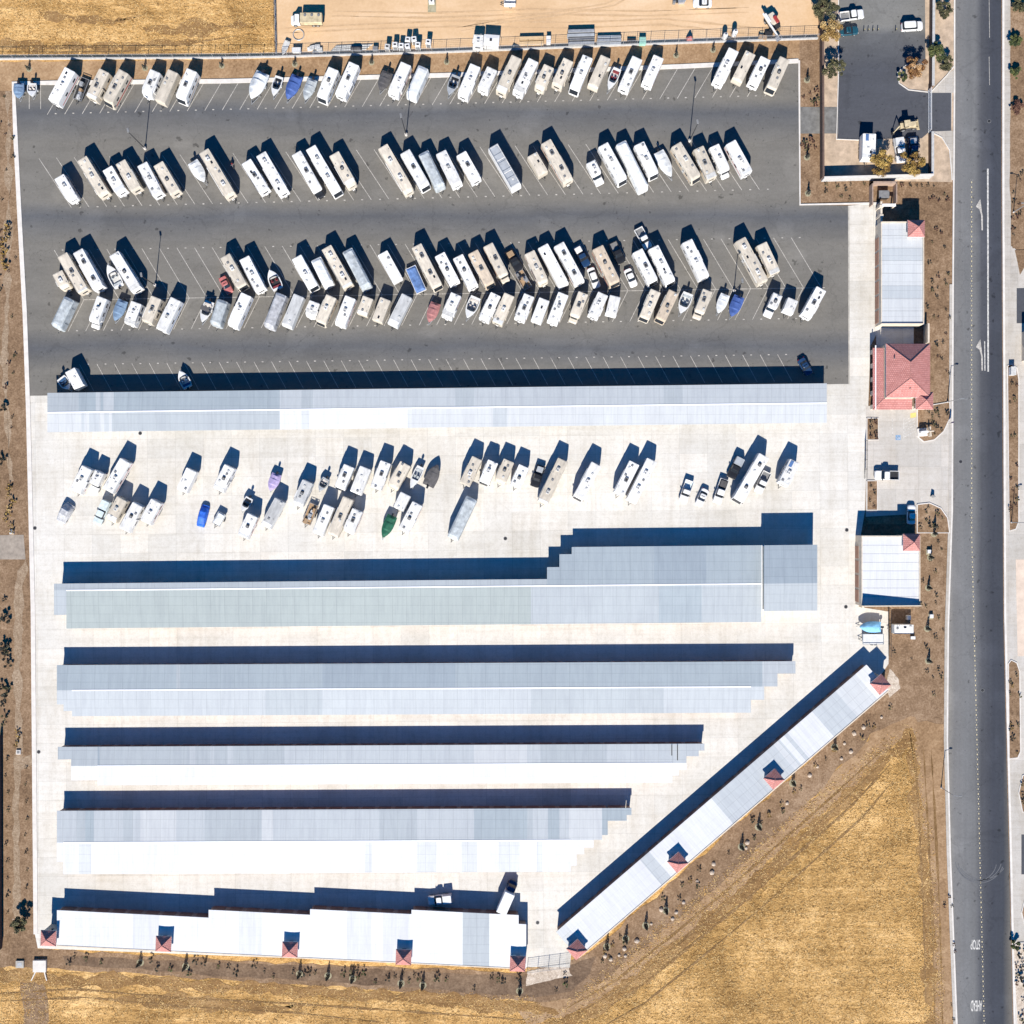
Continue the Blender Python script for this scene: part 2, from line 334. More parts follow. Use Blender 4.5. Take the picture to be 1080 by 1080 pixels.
def struct(name, pts, m, z, jit=0.0, seg=2.5, seed=0, kind='structure', height=0.0):
    """flat sheet (or low raised bed) from a ground outline given in photograph pixels"""
    ps = [P(*p) for p in pts]; out = []
    if jit:
        for i, a in enumerate(ps):
            b = ps[(i + 1) % len(ps)]; n = max(1, int((b - a).length / seg))
            for k in range(n):
                q = a.lerp(b, k / n); w = mnoise.noise((q.x * .22 + seed, q.y * .22, 3.1 + seed)); w2 = mnoise.noise((q.x * .9 + seed, q.y * .9, 7.7))
                nrm = (b - a).orthogonal().normalized(); out.append(q + nrm * (w * jit + w2 * jit * .5))
    else: out = ps
    bm = bmesh.new()
    vs = [bm.verts.new((p.x, p.y, z)) for p in out]; f = bm.faces.new(vs); f.normal_update()
    if f.normal.z < 0: f.normal_flip()
    if height:
        r = bmesh.ops.extrude_face_region(bm, geom=[f]); 
        for g in r['geom']:
            if isinstance(g, bmesh.types.BMVert): g.co.z -= height
    bmesh.ops.triangulate(bm, faces=bm.faces[:])
    me = bpy.data.meshes.new(name); bm.to_mesh(me); bm.free(); me.materials.append(m)
    o = link(name, me); o['kind'] = kind
    return o
def strip_mb(mb, pts, w, z0, z1, m):
    """box-section strip along a pixel polyline (kerbs, walls)"""
    ps = [P(*p) for p in pts]
    L, Rr = [], []
    for i, p in enumerate(ps):
        d = ((ps[i + 1] - p).normalized() if i < len(ps) - 1 else Vector((0, 0))) + ((p - ps[i - 1]).normalized() if i else Vector((0, 0)))
        d.normalize(); nrm = Vector((-d.y, d.x)); L.append(p + nrm * w / 2); Rr.append(p - nrm * w / 2)
    rings = [[(a.x, a.y, z0), (b.x, b.y, z0), (b.x, b.y, z1), (a.x, a.y, z1)] for a, b in zip(L, Rr)]
    return mb.loft(rings, m)
def strip(name, pts, w, z0, z1, m):
    o = strip_mb(MB(), pts, w, z0, z1, m).build(name); o['kind'] = 'structure'
    return o

# ------------------------------------------------------------------ the ground and the paving
gb = MB(); gb.quad((-1500, -1500, 0), (1500, -1500, 0), (1500, 1500, 0), (-1500, 1500, 0), GRASS)
g = gb.build('ground'); g['kind'] = 'structure'
struct('grass_verge', [(-400, -300), (289, -300), (290, 66), (-400, 74)], GRASS_T, .012, .5, 3, 1)
struct('grass_field', [(-300, 1028), (60, 1024), (240, 1040), (430, 1050), (585, 1058), (600, 1200), (560, 1500), (-300, 1500)], GRASS_T, .012, .8, 3, 2)
struct('yard_ground', [(289, -300), (863, -300), (863, 47), (440, 56), (290, 64)], SAND, .02, .25, 2, 3)
struct('dirt_strip', [(-60, 66), (290, 62), (440, 56), (640, 47), (863, 40), (863, 70), (842, 72), (640, 80), (240, 90), (12, 96), (-60, 96)], DIRT, .032, .3, 2, 4)
struct('soil', [(835, -300), (1300, -300), (1300, 1400), (1013, 1400), (1006, 1080), (1001, 900), (1001, 790), (955, 778), (935, 760), (915, 715), (600, 988), (590, 1010), (556, 1012), (300, 1002), (40, 994), (40, 960), (900, 600), (835, 200)], MULCH, .016)
struct('planting_soil', [(-200, 96), (16, 92), (24, 300), (32, 500), (36, 700), (40, 1000), (60, 1003), (300, 1015), (555, 1026), (600, 1012), (625, 1003), (780, 868), (935, 728), (942, 640), (945, 520), (975, 530),
                          (1006, 535), (998, 660), (996, 762), (960, 755), (920, 775), (820, 880), (700, 982), (640, 1030), (605, 1053), (565, 1056), (430, 1046), (240, 1034), (60, 1022), (-200, 1018)], MULCH, .028, .9, 2, 5)
struct('dark_soil', [(66, 1008), (300, 1018), (420, 1023), (560, 1030), (600, 1018), (628, 1008), (622, 1026), (602, 1046), (565, 1052), (430, 1042), (330, 1034), (240, 1030), (150, 1022), (70, 1018)], MULCH_D, .036, .5, 1.5, 6)
struct('bare_dirt', [(966, 760), (998, 764), (1000, 860), (1004, 1000), (1006, 1400), (985, 1400), (984, 1000), (978, 900), (962, 800)], DIRT, .034, .9, 2, 8)
struct('dirt_track', [(600, 1050), (640, 1026), (700, 978), (820, 876), (920, 772), (958, 752), (968, 764), (935, 792), (840, 884), (720, 996), (650, 1048), (600, 1072), (560, 1078), (540, 1060)], DIRT, .026, 1.6, 2, 9)
struct('dirt_track', [(20, 1030), (46, 1030), (52, 1060), (48, 1120), (26, 1120), (24, 1060)], MULCH, .036, .5, 1.5, 10)
struct('roadside_soil', [(843, 40), (864, 40), (864, 190), (1001, 192), (1004, 300), (1002, 430), (970, 432), (970, 340), (974, 340), (974, 230), (918, 215), (843, 216)], MULCH, .036, .15, 2, 11)
struct('gravel_swale', [(6, 96), (11, 96), (12, 200), (10, 330), (6, 380), (9, 440), (14, 500), (15, 508), (9, 508), (6, 440), (2, 380), (5, 330), (7, 200)], SWALE, .045, .9, 1.2, 12)
struct('gravel_swale', [(16, 612), (24, 610), (22, 700), (24, 790), (20, 850), (22, 960), (18, 980), (14, 960), (13, 850), (17, 790), (14, 700)], SWALE, .045, .9, 1.2, 13)
struct('gravel_apron', [(18, 602), (28, 590), (31, 600), (22, 622), (16, 622)], SWALE, .055, .4, .8, 14)
struct('gravel_apron', [(938, 705), (948, 716), (950, 726), (938, 736), (934, 728)], GRAVEL, .055, .4, .8, 15)
struct('gravel_apron', [(14, 806), (32, 796), (34, 806), (18, 814)], SWALE, .055, .3, .8, 16)
struct('gravel_apron', [(556, 1024), (600, 1018), (604, 1030), (570, 1036), (556, 1040)], GRAVEL, .05, .6, .8, 17)
struct('drive', [(-120, 567), (25, 564), (27, 590), (-120, 590)], mat('worn_path_concrete', (.32, .27, .22), .9, .15, .8), .05)
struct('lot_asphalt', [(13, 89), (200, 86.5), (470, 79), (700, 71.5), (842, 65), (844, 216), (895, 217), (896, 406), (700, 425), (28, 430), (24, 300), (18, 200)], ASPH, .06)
struct('concrete_lot', [(28, 417.5), (895, 405), (895, 217), (927, 214), (928, 345), (918, 365), (914, 470), (912, 540), (906, 575), (906, 640), (937, 645), (937, 700), (920, 725), (606, 990), (603, 1000), (601, 1020), (556, 1020), (40, 1000), (37, 985), (33, 640)], CONC, .07)
struct('entry_drive', [(913, 428), (966, 430), (1006, 428), (1006, 545), (998, 552), (966, 542), (913, 545)], CONC2, .08)
# planting islands of the entrance, raised behind kerbs
for pts, sd in (([(967, 430), (1001, 424), (1002, 440), (995, 455), (985, 464), (974, 466), (967, 460)], 21), ([(967, 532), (980, 530.5), (992, 536), (999, 546), (1001, 562), (967, 562)], 22),
                ([(914, 441), (926, 441), (926, 464), (914, 464)], 23), ([(914, 507), (925, 507), (925, 538), (914, 538)], 24)):
    struct('planting_island', pts, MULCH, .20, height=.18, seed=sd)
    strip('kerb', pts + [pts[0]], .22, .02, .23, KERB)
# neighbour's lot
struct('side_lot_soil', [(864, -60), (1008, -60), (1006, 90), (1004, 192), (866, 190)], mat('tan_side_soil', (.46, .35, .25), .95, .2, .5, bump=.05), .045)
struct('side_lot_asphalt', [(885, -60), (975, -60), (976, 68), (955, 70), (946, 78), (948, 88), (958, 95), (980, 98), (1003, 98), (1003, 138), (980, 139), (972, 146), (905, 147), (883, 146), (884, 80)], NASPH, .07)
struct('access_drive', [(842, 113), (884, 113), (884, 141), (842, 141)], mat('side_drive_asphalt', (.17, .165, .155), .9, .2, .8), .078)
struct('road_apron', [(980, 100), (998, 80), (1007, 72), (1010, 98), (1004, 98), (1003, 138), (1010, 138), (1010, 190), (1003, 190), (1002, 160), (994, 146), (982, 140)], WALK, .066)
for pts in ([(884, -60), (884, 80), (882, 147), (906, 148)], [(976, 68), (955, 69), (946, 77), (948, 88), (958, 95), (980, 97.5)], [(981, 139), (993, 145), (1001, 158), (1004, 190)], [(980, 99), (998, 80), (1006, 70)]):
    strip('kerb', pts, .2, .02, .2, KERB)
# street
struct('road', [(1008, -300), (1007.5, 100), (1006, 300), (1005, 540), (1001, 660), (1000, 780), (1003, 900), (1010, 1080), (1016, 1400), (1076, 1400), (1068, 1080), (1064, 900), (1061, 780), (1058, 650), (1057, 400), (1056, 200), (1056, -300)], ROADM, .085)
LE = [(1007, -300), (1006.5, 100), (1005, 300), (1004, 540), (1000, 660), (999, 780), (1002, 900), (1009, 1080), (1015, 1400)]
strip('pavement', [(x - 2, y) for x, y in LE[2:]], .75, .02, .17, WALK)
strip('kerb', [(x - .2, y) for x, y in LE], .34, .02, .21, KERB)
RE = [(1057, -300), (1057, 200), (1058, 400), (1059, 650), (1062, 780), (1065, 900), (1069, 1080), (1077, 1400)]
strip('kerb', [(x + .8, y) for x, y in RE], .45, .02, .21, KERB)
struct('pavement', [(1059, -300), (1066, -300), (1066, 262), (1074, 282), (1074, 303), (1060, 303), (1059, 200)], WALK, .12)
struct('far_forecourt', [(1059, 255), (1070, 262), (1082, 275), (1300, 275), (1300, 1400), (1085, 1400), (1070, 1080), (1066, 900), (1063, 780), (1060, 650), (1059, 400)], CONC2, .10)
struct('far_soil', [(1066, -300), (1300, -300), (1300, 258), (1068, 262), (1065, 200)], MULCH, .14, .2, 2, 25)
struct('far_soil', [(1070, 264), (1300, 262), (1300, 274), (1084, 276), (1076, 290)], MULCH, .15, .2, 2, 26)
struct('far_asphalt', [(1072, 304), (1300, 300), (1300, 341), (1072, 341)], NASPH, .115)
struct('far_asphalt', [(1077, 880), (1300, 880), (1300, 922), (1077, 922)], NASPH, .115)
struct('far_sand', [(1071, 590), (1300, 590), (1300, 692), (1073, 692)], mat('far_tan_concrete', (.62, .50, .40), .9, .1, .4), .112)
BEDS_R = [[(1062, 386), (1066, 384), (1072, 388), (1074, 400), (1074, 550), (1071, 558), (1064, 560)], [(1063, 700), (1066, 696), (1072, 699), (1075, 708), (1076, 792), (1073, 799), (1064, 800)],
          [(1074, 836), (1078, 818), (1090, 812), (1100, 836), (1090, 860), (1078, 856)], [(1077, 962), (1080, 950), (1092, 946), (1098, 962), (1090, 978), (1080, 975)], [(1068, 998), (1074, 994), (1110, 994), (1120, 1400), (1079, 1400), (1072, 1080)]]
for i, pts in enumerate(BEDS_R):
    struct('planting_island', pts, GRAVEL if i in (4,) else MULCH, .2, height=.1, seed=30 + i)
    strip('kerb', pts + [pts[0]], .22, .02, .23, KERB)
# lot edging: pale concrete gutter round the asphalt and the yard
strip('kerb', [(14, 970), (13.8, 969)], .1, .02, .03, KERB)
strip('gutter_kerb', [(38, 985), (35, 640), (30, 430), (26.5, 330), (21, 230), (16.5, 140), (14.5, 88), (60, 87.5), (240, 85.8), (470, 79.5), (620, 74), (720, 70.2), (842, 64.5)], .95, .02, .20, KERB)
strip('kerb', [(842.6, 64), (843.5, 216), (925, 214.5)], .38, .02, .24, KERB)
strip('kerb', [(895, 217), (895.5, 405.5)], .30, .05, .078, KERBD)

# ------------------------------------------------------------------ painted markings
pm = MB()
def line(mb, a, b, w, z, m):
    p, q = P(*a), P(*b); n = (q - p).normalized().orthogonal() * w / 2
    mb.quad((p.x - n.x, p.y - n.y, z), (q.x - n.x, q.y - n.y, z), (q.x + n.x, q.y + n.y, z), (p.x + n.x, p.y + n.y, z), m)
def dot(mb, u, v, w, h, z, m):
    p = P(u, v); mb.quad((p.x - w / 2, p.y - h / 2, z), (p.x + w / 2, p.y - h / 2, z), (p.x + w / 2, p.y + h / 2, z), (p.x - w / 2, p.y + h / 2, z), m)
ZL = .075
for k in range(42):                       # stalls under the boundary wall
    x = 50 + 18.45 * k; v = 121 - .0255 * (x - 50)
    if 50 <= x < 810 and not 236 < 0: line(pm, (x, v), (x + 18.9, v - 32.2), .13, ZL, PAINTF)
    if k % 1 == 0: dot(pm, x + 9, v - 1, .42, .22, ZL, PAINTF)
for x in (31, 43): line(pm, (x, 90), (x, 115), .13, ZL, PAINTF)
for k in range(40):                       # second row
    x = 75.5 + 18.6 * k; v = 219 - .026 * (x - 75.5)
    line(pm, (x, v), (x - 34.4, v - 52), .13, ZL, PAINTF); dot(pm, x + 9, v - .5, .42, .22, ZL, PAINTF)
for k in range(43):                       # back to back rows
    x = 57.3 + 18.5 * k; v = 263.8 - .0170 * (x - 57.3)
    line(pm, (x, v), (x + 31.4, v + 52.4), .13, ZL, PAINTF); dot(pm, x + 9, v, .4, .2, ZL, PAINTF)
    xc, vc = x + 31.4, v + 52.4
    line(pm, (xc, vc), (xc - 16.6, vc + 33.2), .13, ZL, PAINTF); dot(pm, xc - 26, vc + 33, .42, .22, ZL, PAINTF)
line(pm, (88.7, 316.2), (870, 303.4), .13, ZL + .004, PAINTF)
for k in range(41):                       # stalls facing the carport
    x = 84 + 18.4 * k; v = 384.2 - .0140 * (x - 84)
    line(pm, (x, v), (x + 15.3, v + 28.5), .12, ZL, PAINTF); dot(pm, x + 9, v, .4, .2, ZL, PAINTF)
o = pm.build('parking_markings'); o['kind'] = 'structure'
rm = MB(); ZR = .093
line(rm, (1041.6, 178), (1042, 392), .34, ZR, PAINTW); line(rm, (1038.3, 360), (1038.6, 391), .22, ZR + .001, PAINTW)
for (ax, ay) in ((1035.5, 243), (1035.5, 391)):
    L_ = 33
    q = lambda dx, dy: (P(ax + dx, ay - dy).x, P(ax + dx, ay - dy).y, ZR + .002)
    rm.quad(q(-.5, 0), q(.9, 0), q(.8, 15), q(-.9, 16), PAINTF); rm.quad(q(-.9, 16), q(.8, 15), q(-1.6, 26), q(-3.3, 24), PAINTF)
    rm.add([tuple(q(*k)[:2]) + (ZR + .006,) for k in ((-6.5, 25), (-1.8, 33), (-.1, 20))], [(0, 1, 2)], PAINTF)
yy = 190.0
while yy < 1110:
    xx = 1024.6 + max(0, (yy - 560)) * .0255
    dot(rm, xx - 1.0, yy, .10, .10, ZR, PAINTF); dot(rm, xx + 1.0, yy, .10, .10, ZR, PAINTF)
    dot(rm, xx, yy + 2.4, .22, .36, ZR, PAINTY); yy += 5.2
for y0, y1 in ((0, 40), (60, 90)): line(rm, (1043, y0), (1043.5, y1), .10, ZR, PAINTF)
for k in range(6): line(rm, (953.5, 444 + k * 3.4), (965, 441.5 + k * 3.4 - 3.5), .14, .088, PAINTW)
line(rm, (953, 441), (953, 464), .12, .089, PAINTW); line(rm, (941, 441), (941, 464), .12, .089, PAINTW)
dot(rm, 947, 461.5, 1.1, 1.1, .089, PAINTB)
c0 = P(947, 461.8)                          # wheelchair symbol
for k in range(14):
    a0, a1 = R(150 + k * 17), R(150 + (k + 1) * 17)
    rm.quad(*[(c0.x + r_ * math.cos(a), c0.y + r_ * math.sin(a), .094) for r_, a in ((.24, a0), (.32, a0), (.32, a1), (.24, a1))], PAINTW)
for (xa, ya, xb, yb) in ((-.05, .02, -.1, .35), (-.05, .05, .2, .05), (.2, .05, .33, -.22), (-.08, .22, .15, .2)):
    rm.quad((c0.x + xa - .035, c0.y + ya - .03, .095), (c0.x + xb - .035, c0.y + yb - .03, .095), (c0.x + xb + .035, c0.y + yb + .03, .095), (c0.x + xa + .035, c0.y + ya + .03, .095), PAINTW)
rm.add([(c0.x - .1 + .08 * math.cos(R(60 * k)), c0.y + .42 + .08 * math.sin(R(60 * k)), .094) for k in range(6)], [(0, 1, 2, 3, 4, 5)], PAINTW)
o = rm.build('road_markings'); o['kind'] = 'structure'
tm = MB()                                   # turning scuffs of tyres
for (cx, cy, r0, a0, a1) in ((1033, 905, 23, 195, 345), (1033, 905, 25.5, 190, 340), (1030, 908, 20.5, 200, 350), (1036, 900, 27, 215, 325)):
    pr = None
    for k in range(25):
        a = R(a0 + (a1 - a0) * k / 24); c = [P(cx + (r0 + d) * math.cos(a), cy - (r0 + d) * math.sin(a)) for d in (0, .8)]
        if pr: tm.quad((pr[0].x, pr[0].y, ZR), (pr[1].x, pr[1].y, ZR), (c[1].x, c[1].y, ZR), (c[0].x, c[0].y, ZR), TYREMARK)
        pr = c
o = tm.build('tyre_marks'); o['kind'] = 'structure'
def lettering(txt, u, v, w, h):
    cu = bpy.data.curves.new('road_lettering', 'FONT'); cu.body = txt; cu.align_x = 'CENTER'; cu.align_y = 'CENTER'; cu.size = 1; cu.offset = .02
    t = bpy.data.objects.new('tmp', cu); col.objects.link(t); bpy.context.view_layer.update()
    me = bpy.data.meshes.new_from_object(t.evaluated_get(bpy.context.evaluated_depsgraph_get())); dx, dy = t.dimensions.x, t.dimensions.y
    bpy.data.objects.remove(t); me.materials.clear(); me.materials.append(PAINTW)
    o = link('road_lettering', me); p = P(u, v); o.location = (p.x, p.y, ZR + .003); o.rotation_euler = (0, 0, math.pi); o.scale = (w / dx, h / dy, 1); o['kind'] = 'structure'
lettering('STOP', 1028.5, 995.5, 2.1, 2.2); lettering('AHEAD', 1029.5, 1060, 2.5, 2.4)

# ------------------------------------------------------------------ storage buildings
def roof_building(name, label, cat, ridge, pieces, h_ridge, fall, bands, open_=False, cap=True, door=True, group='long metal storage buildings', wallm=BROWNW):
    """ridge: ((u,v),(u,v)) seen at roof height. pieces: (u0,u1,o0,o1,bandkey): sheets between pixel offsets o0..o1 from the ridge"""
    (ua, va), (ub, vb) = ridge
    rv = lambda u: va + (vb - va) * (u - ua) / (ub - ua)
    hz = lambda off: h_ridge - fall * abs(off) * S
    def pt(u, off, dz=0.0):
        z = hz(off); p = P(u, rv(u) + off, z); return (p.x, p.y, z + dz)
    c = P((ua + ub) / 2, rv((ua + ub) / 2)); root = thing(name, (c.x, c.y, 0), 0, label, cat, group)
    T = lambda p: (p[0] - c.x, p[1] - c.y, p[2])
    roofs = {}
    wall = MB()
    for pc in pieces:
        u0, u1, o0, o1, bk = pc[:5]; dz = pc[5] if len(pc) > 5 else 0.0
        side = 'n' if (o0 + o1) < 0 else 's'; mb = roofs.setdefault((side, dz), MB())
        cuts = sorted({u0, u1} | {b[0] for b in bands.get(bk, []) if u0 < b[0] < u1})
        for a, b in zip(cuts[:-1], cuts[1:]):
            key = 'a'
            for bb in bands.get(bk, []):
                if bb[0] <= a + .01: key = bb[1]
            q = [pt(a, o0, dz), pt(b, o0, dz), pt(b, o1, dz), pt(a, o1, dz)]
            ring = lambda t: [T((p[0], p[1], p[2] - t)) for p in reversed(q)]
            mb.loft([ring(.14), ring(0)], RM[key])
        if not open_:
            i0 = o0 + (1.3 if o0 < 0 else 0); i1 = o1 - (1.3 if o1 > 0 else 0)
            q = [pt(u0 + .8, i0, dz - .16), pt(u1 - .8, i0, dz - .16), pt(u1 - .8, i1, dz - .16), pt(u0 + .8, i1, dz - .16)]
            wall.loft([[T((p[0], p[1], 0)) for p in reversed(q)], [T(p) for p in reversed(q)]], wallm, cap1=False)
    for mb in roofs.values(): mb.build('roof', root)
    if not open_: wall.build('wall', root)
    if cap:
        mb = MB()
        for u0, u1 in ([(p[0], p[1]) for p in pieces if p[2] == 0 and p[1] - p[0] > 60]):
            a, b = Vector(T(pt(u0, 0, .03))), Vector(T(pt(u1, 0, .03))); d = Vector((0, .16, 0))
            mb.loft([[a - d, a + Vector((0, 0, .05)), a + d, a - Vector((0, 0, .03))], [b - d, b + Vector((0, 0, .05)), b + d, b - Vector((0, 0, .03))]], CAPW)
        mb.build('ridge_cap', root)
    return root, pt, T, rv, hz
DOORMESH = None
def doors(root, pt, T, u0, u1, off, sgn, hd=2.25, wd=2.7, pitch=17.0):
    """roll-up doors along a long facade"""
    global DOORMESH
    n = int((u1 - u0) / pitch)
    for k in range(n):
        u = u0 + (k + .5) * (u1 - u0) / n; p = pt(u, off); a = pt(u - 1, off); b = pt(u + 1, off); ang = math.atan2(b[1] - a[1], b[0] - a[0])
        if DOORMESH is None:
            m = MB(); m.box(-wd / 2, wd / 2, -.06, .06, .08, hd, DOORM, .02)
            for j in range(6): m.box(-wd / 2 + .06, wd / 2 - .06, -.09, .09, .3 + j * .33, .36 + j * .33, DOORM)
            o = m.build('roll_up_door', root); DOORMESH = o.data
        else: o = link('roll_up_door', DOORMESH, root)
        q = T(p); o.location = (q[0], q[1] + sgn * .02, 0); o.rotation_euler = (0, 0, ang)

# long open carport
b = roof_building('carport', 'long open carport with low gabled metal roof between the asphalt lot and the concrete yard', 'carport', ((50, 434.9), (872, 424.8)),
    [(50, 866, -20.5, 0, 'n'), (866, 872, -20.5, 0, 'n'), (50, 872, 0, 21, 's')], 3.75, .07,
    {'n': [(50, 'b'), (83, 'a'), (101, 'f'), (106, 'a'), (109, 'f'), (120, 'a'), (295, 'f'), (318, 'b'), (330, 'f'), (480, 'b'), (500, 'f'), (700, 'b'), (720, 'f')], 's': [(50, 'h'), (86, 'f'), (89, 'h'), (94, 'f'), (105, 'h'), (110, 'f'), (115, 'h'), (118, 'b'), (295, 'c'), (318, 'h'), (326, 'c'), (430, 'h'), (520, 'f'), (535, 'h')]}, open_=True)
root, pt, T, rv, hz = b
post = MB(); post.box(-.1, .1, -.1, .1, 0, 1, STEEL); pme = None
for k in range(31):
    u = 53 + k * 27.2; bm_ = MB()
    for off in (-17, 0.5, 18):
        q = T(pt(u, off)); m = MB(); m.box(-.1, .1, -.1, .1, 0, q[2] - .34, STEEL); o = m.build('post', root); o.location = (q[0], q[1], 0)
    for o0, o1 in ((-20, 0), (0, 20)):
        a, c_ = Vector(T(pt(u, o0, -.24))), Vector(T(pt(u, o1, -.24))); d = Vector((.07, 0, 0)); e = Vector((0, 0, .09))
        bm_.loft([[a - d - e, a + d - e, a + d + e, a - d + e], [c_ - d - e, c_ + d - e, c_ + d + e, c_ - d + e]], STEEL)
    bm_.build('rafter', root)
# stepped wide building
root, pt, T, rv, hz = roof_building('storage_building', 'widest storage building with stepped north eave and pale green grey roof', 'building', ((57, 622.6), (862, 615)),
    [(57, 577, -7, 0, 'n'), (577, 590, -19.5, 0, 'n'), (590, 603, -33, 0, 'n'), (603, 803, -40.5, 0, 'n'), (803, 806, -40.5, 0, 'g'), (803, 806, 0, 29, 'g'), (57, 70, 0, 26, 'w'), (70, 803, 0, 40.5, 's')], 3.75, .065,
    {'n': [(57, 'b'), (577, 'a'), (690, 'd'), (745, 'a')], 'w': [(57, 'b')], 'g': [(803, 'c')], 's': [(70, 'e'), (560, 'b'), (695, 'a'), (740, 'b')]}, wallm=STUCCO)
doors(root, pt, T, 62, 572, -5.6, 1); doors(root, pt, T, 608, 800, -39.1, 1); doors(root, pt, T, 76, 800, 39.1, -1)
root, pt, T, rv, hz = roof_building('storage_building', 'tall square storage block joined to the right end of the widest building', 'building', ((806, 615.6), (862, 615)),
    [(806, 862, -40.5, 0, 'n'), (806, 862, 0, 29, 's')], 6.0, .06, {'n': [(806, 'd')], 's': [(806, 'b')]}, wallm=STUCCO)
doors(root, pt, T, 812, 856, -39.1, 1, pitch=15); doors(root, pt, T, 812, 856, 27.6, -1, pitch=15)
# third, fourth and fifth
root, pt, T, rv, hz = roof_building('storage_building', 'long storage building with two matching blue grey roof slopes, next below the widest building', 'building', ((60, 728), (820, 724)),
    [(60, 820, -26.5, 0, 'n'), (820, 839, -26.5, -13.5, 'n'), (60, 67, 0, 15, 's'), (67, 76, 0, 22, 's'), (76, 792, 0, 27.5, 's'), (792, 806, 0, 14, 's')], 3.25, .07,
    {'n': [(60, 'a'), (186, 'b'), (190, 'a'), (340, 'd'), (480, 'a'), (804, 'f')], 's': [(60, 'f'), (280, 'b'), (340, 'f'), (560, 'b'), (700, 'f')]}, wallm=BROWNW)
doors(root, pt, T, 64, 834, -25.1, 1); doors(root, pt, T, 80, 790, 26.1, -1)
root, pt, T, rv, hz = roof_building('storage_building', 'narrow storage building with a grey north slope and a bright white south slope', 'building', ((61, 808), (743, 804.6)),
    [(61, 75, -20.2, -7, 'n'), (75, 715, -20.2, 0, 'n'), (715, 724, -20.2, 0, 'n'), (724, 737, -20.2, -7, 'n'), (737, 743, -20.2, -13, 'n'), (75, 103, 0, 15, 's'), (103, 709, 0, 20.4, 's'), (709, 716, 0, 13, 's'), (716, 724, 0, 7, 's')], 3.2, .07,
    {'n': [(61, 'b'), (103, 'd'), (105, 'b'), (200, 'f'), (206, 'b'), (222, 'f'), (226, 'b'), (240, 'f'), (246, 'b'), (300, 'f'), (500, 'h'), (556, 'f'), (570, 'b'), (640, 'f')], 's': [(75, 'c')]}, wallm=BROWNW)
doors(root, pt, T, 66, 740, -18.9, 1); doors(root, pt, T, 106, 706, 19.0, -1)
mb = MB()
for u in (708.5, 714.5):
    a, c_ = T(pt(u, -19)), T(pt(u, -3 if u > 710 else -8)); mb.tube((a[0], a[1], a[2] + .1), (c_[0], c_[1], c_[2] + .1), .09, .09, DARKM)
mb.build('roof_pipe', root)
root, pt, T, rv, hz = roof_building('storage_building', 'lowest long storage building with striped pale north slope and brilliant white south slope', 'building', ((60, 888.6), (666, 885.6)),
    [(60, 635, -33.4, 0, 'n'), (635, 641, -33.4, -5, 'n'), (641, 661, -33.4, -20, 'n'), (661, 666, -33.4, -26, 'n'), (60, 67, 0, 20, 's'), (67, 602, 0, 33.4, 's'), (602, 608, 0, 27, 's'), (608, 616, 0, 15, 's'), (616, 626, 0, 8, 's')], 3.3, .06,
    {'n': [(60, 'f'), (81, 'b'), (90, 'a'), (99, 'f'), (130, 'b'), (140, 'f'), (148, 'h'), (186, 'f'), (216, 'b'), (276, 'h'), (288, 'f'), (400, 'b'), (440, 'f'), (500, 'a'), (556, 'b'), (562, 'f'), (578, 'a'), (590, 'f'), (600, 'h'), (635, 'a')],
     's': [(60, 'c'), (83, 'h'), (96, 'c'), (385, 'h'), (392, 'c'), (440, 'h'), (460, 'c'), (487, 'h'), (503, 'c'), (526, 'h'), (548, 'c'), (566, 'h'), (572, 'c')]}, wallm=BROWNW)
doors(root, pt, T, 64, 658, -32.1, 1); doors(root, pt, T, 72, 598, 32.0, -1)
# bottom row of four stepped units under one falling roof
root = thing('storage_building', P(300, 990), 0, 'white roofed storage building of stepped units along the bottom edge of the yard', 'building', 'long metal storage buildings')
c = P(300, 990); T = lambda p: (p[0] - c.x, p[1] - c.y, p[2])
hN, hS = 3.0, 3.25
sl = lambda u: 997 + (u - 60) * .0495
UN = [(60, 220, 960, [(60, 'i'), (140, 'c'), (168, 'i')]), (220, 327, 959.6, [(220, 'i'), (252, 'c'), (276, 'i')]), (327, 434, 958.9, [(327, 'i'), (366, 'c'), (392, 'i'), (404, 'c'), (432, 'i')]), (434, 547, 959.6, [(434, 'i'), (488, 'b'), (516, 'i')]), (547, 555, 974.5, [(547, 'i')])]
roof, wall = MB(), MB()
for u0, u1, v0, bd in UN:
    cuts = [x[0] for x in bd] + [u1]
    for (a, k), b_ in zip(bd, cuts[1:]):
        def q(u, n, dz=0.0):
            z = hN if n else hS; v = (v0 + (u - u0) * .0495) if n else sl(u); p = P(u, v, z); return (p.x, p.y, z + dz)
        ring = lambda t: [T(q(a, 0, -t)), T(q(b_, 0, -t)), T(q(b_, 1, -t)), T(q(a, 1, -t))]
        roof.loft([ring(.14), ring(0)], RM[k])
    wq = [q(u0 + .6, 0), q(u1 - .6, 0), q(u1 - .6, 1), q(u0 + .6, 1)]; dy = (-.0, -.0, -.3, -.3)
    wall.loft([[T((p[0], p[1] + d, 0)) for p, d in zip(wq, dy)], [T((p[0], p[1] + d, p[2] - .16)) for p, d in zip(wq, dy)]], BROWNW, cap1=False)
    n = int((u1 - u0) / 17)
    for k in range(n):
        u = u0 + (k + .5) * (u1 - u0) / n; p = T(q(u, 1)); o = link('roll_up_door', DOORMESH, root); o.location = (p[0], p[1] - .28, 0); o.rotation_euler = (0, 0, -.0495)
roof.build('roof', root); wall.build('wall', root)
par = MB(); aL, aR = P(60, sl(60), 3.3), P(547, sl(547), 3.3)
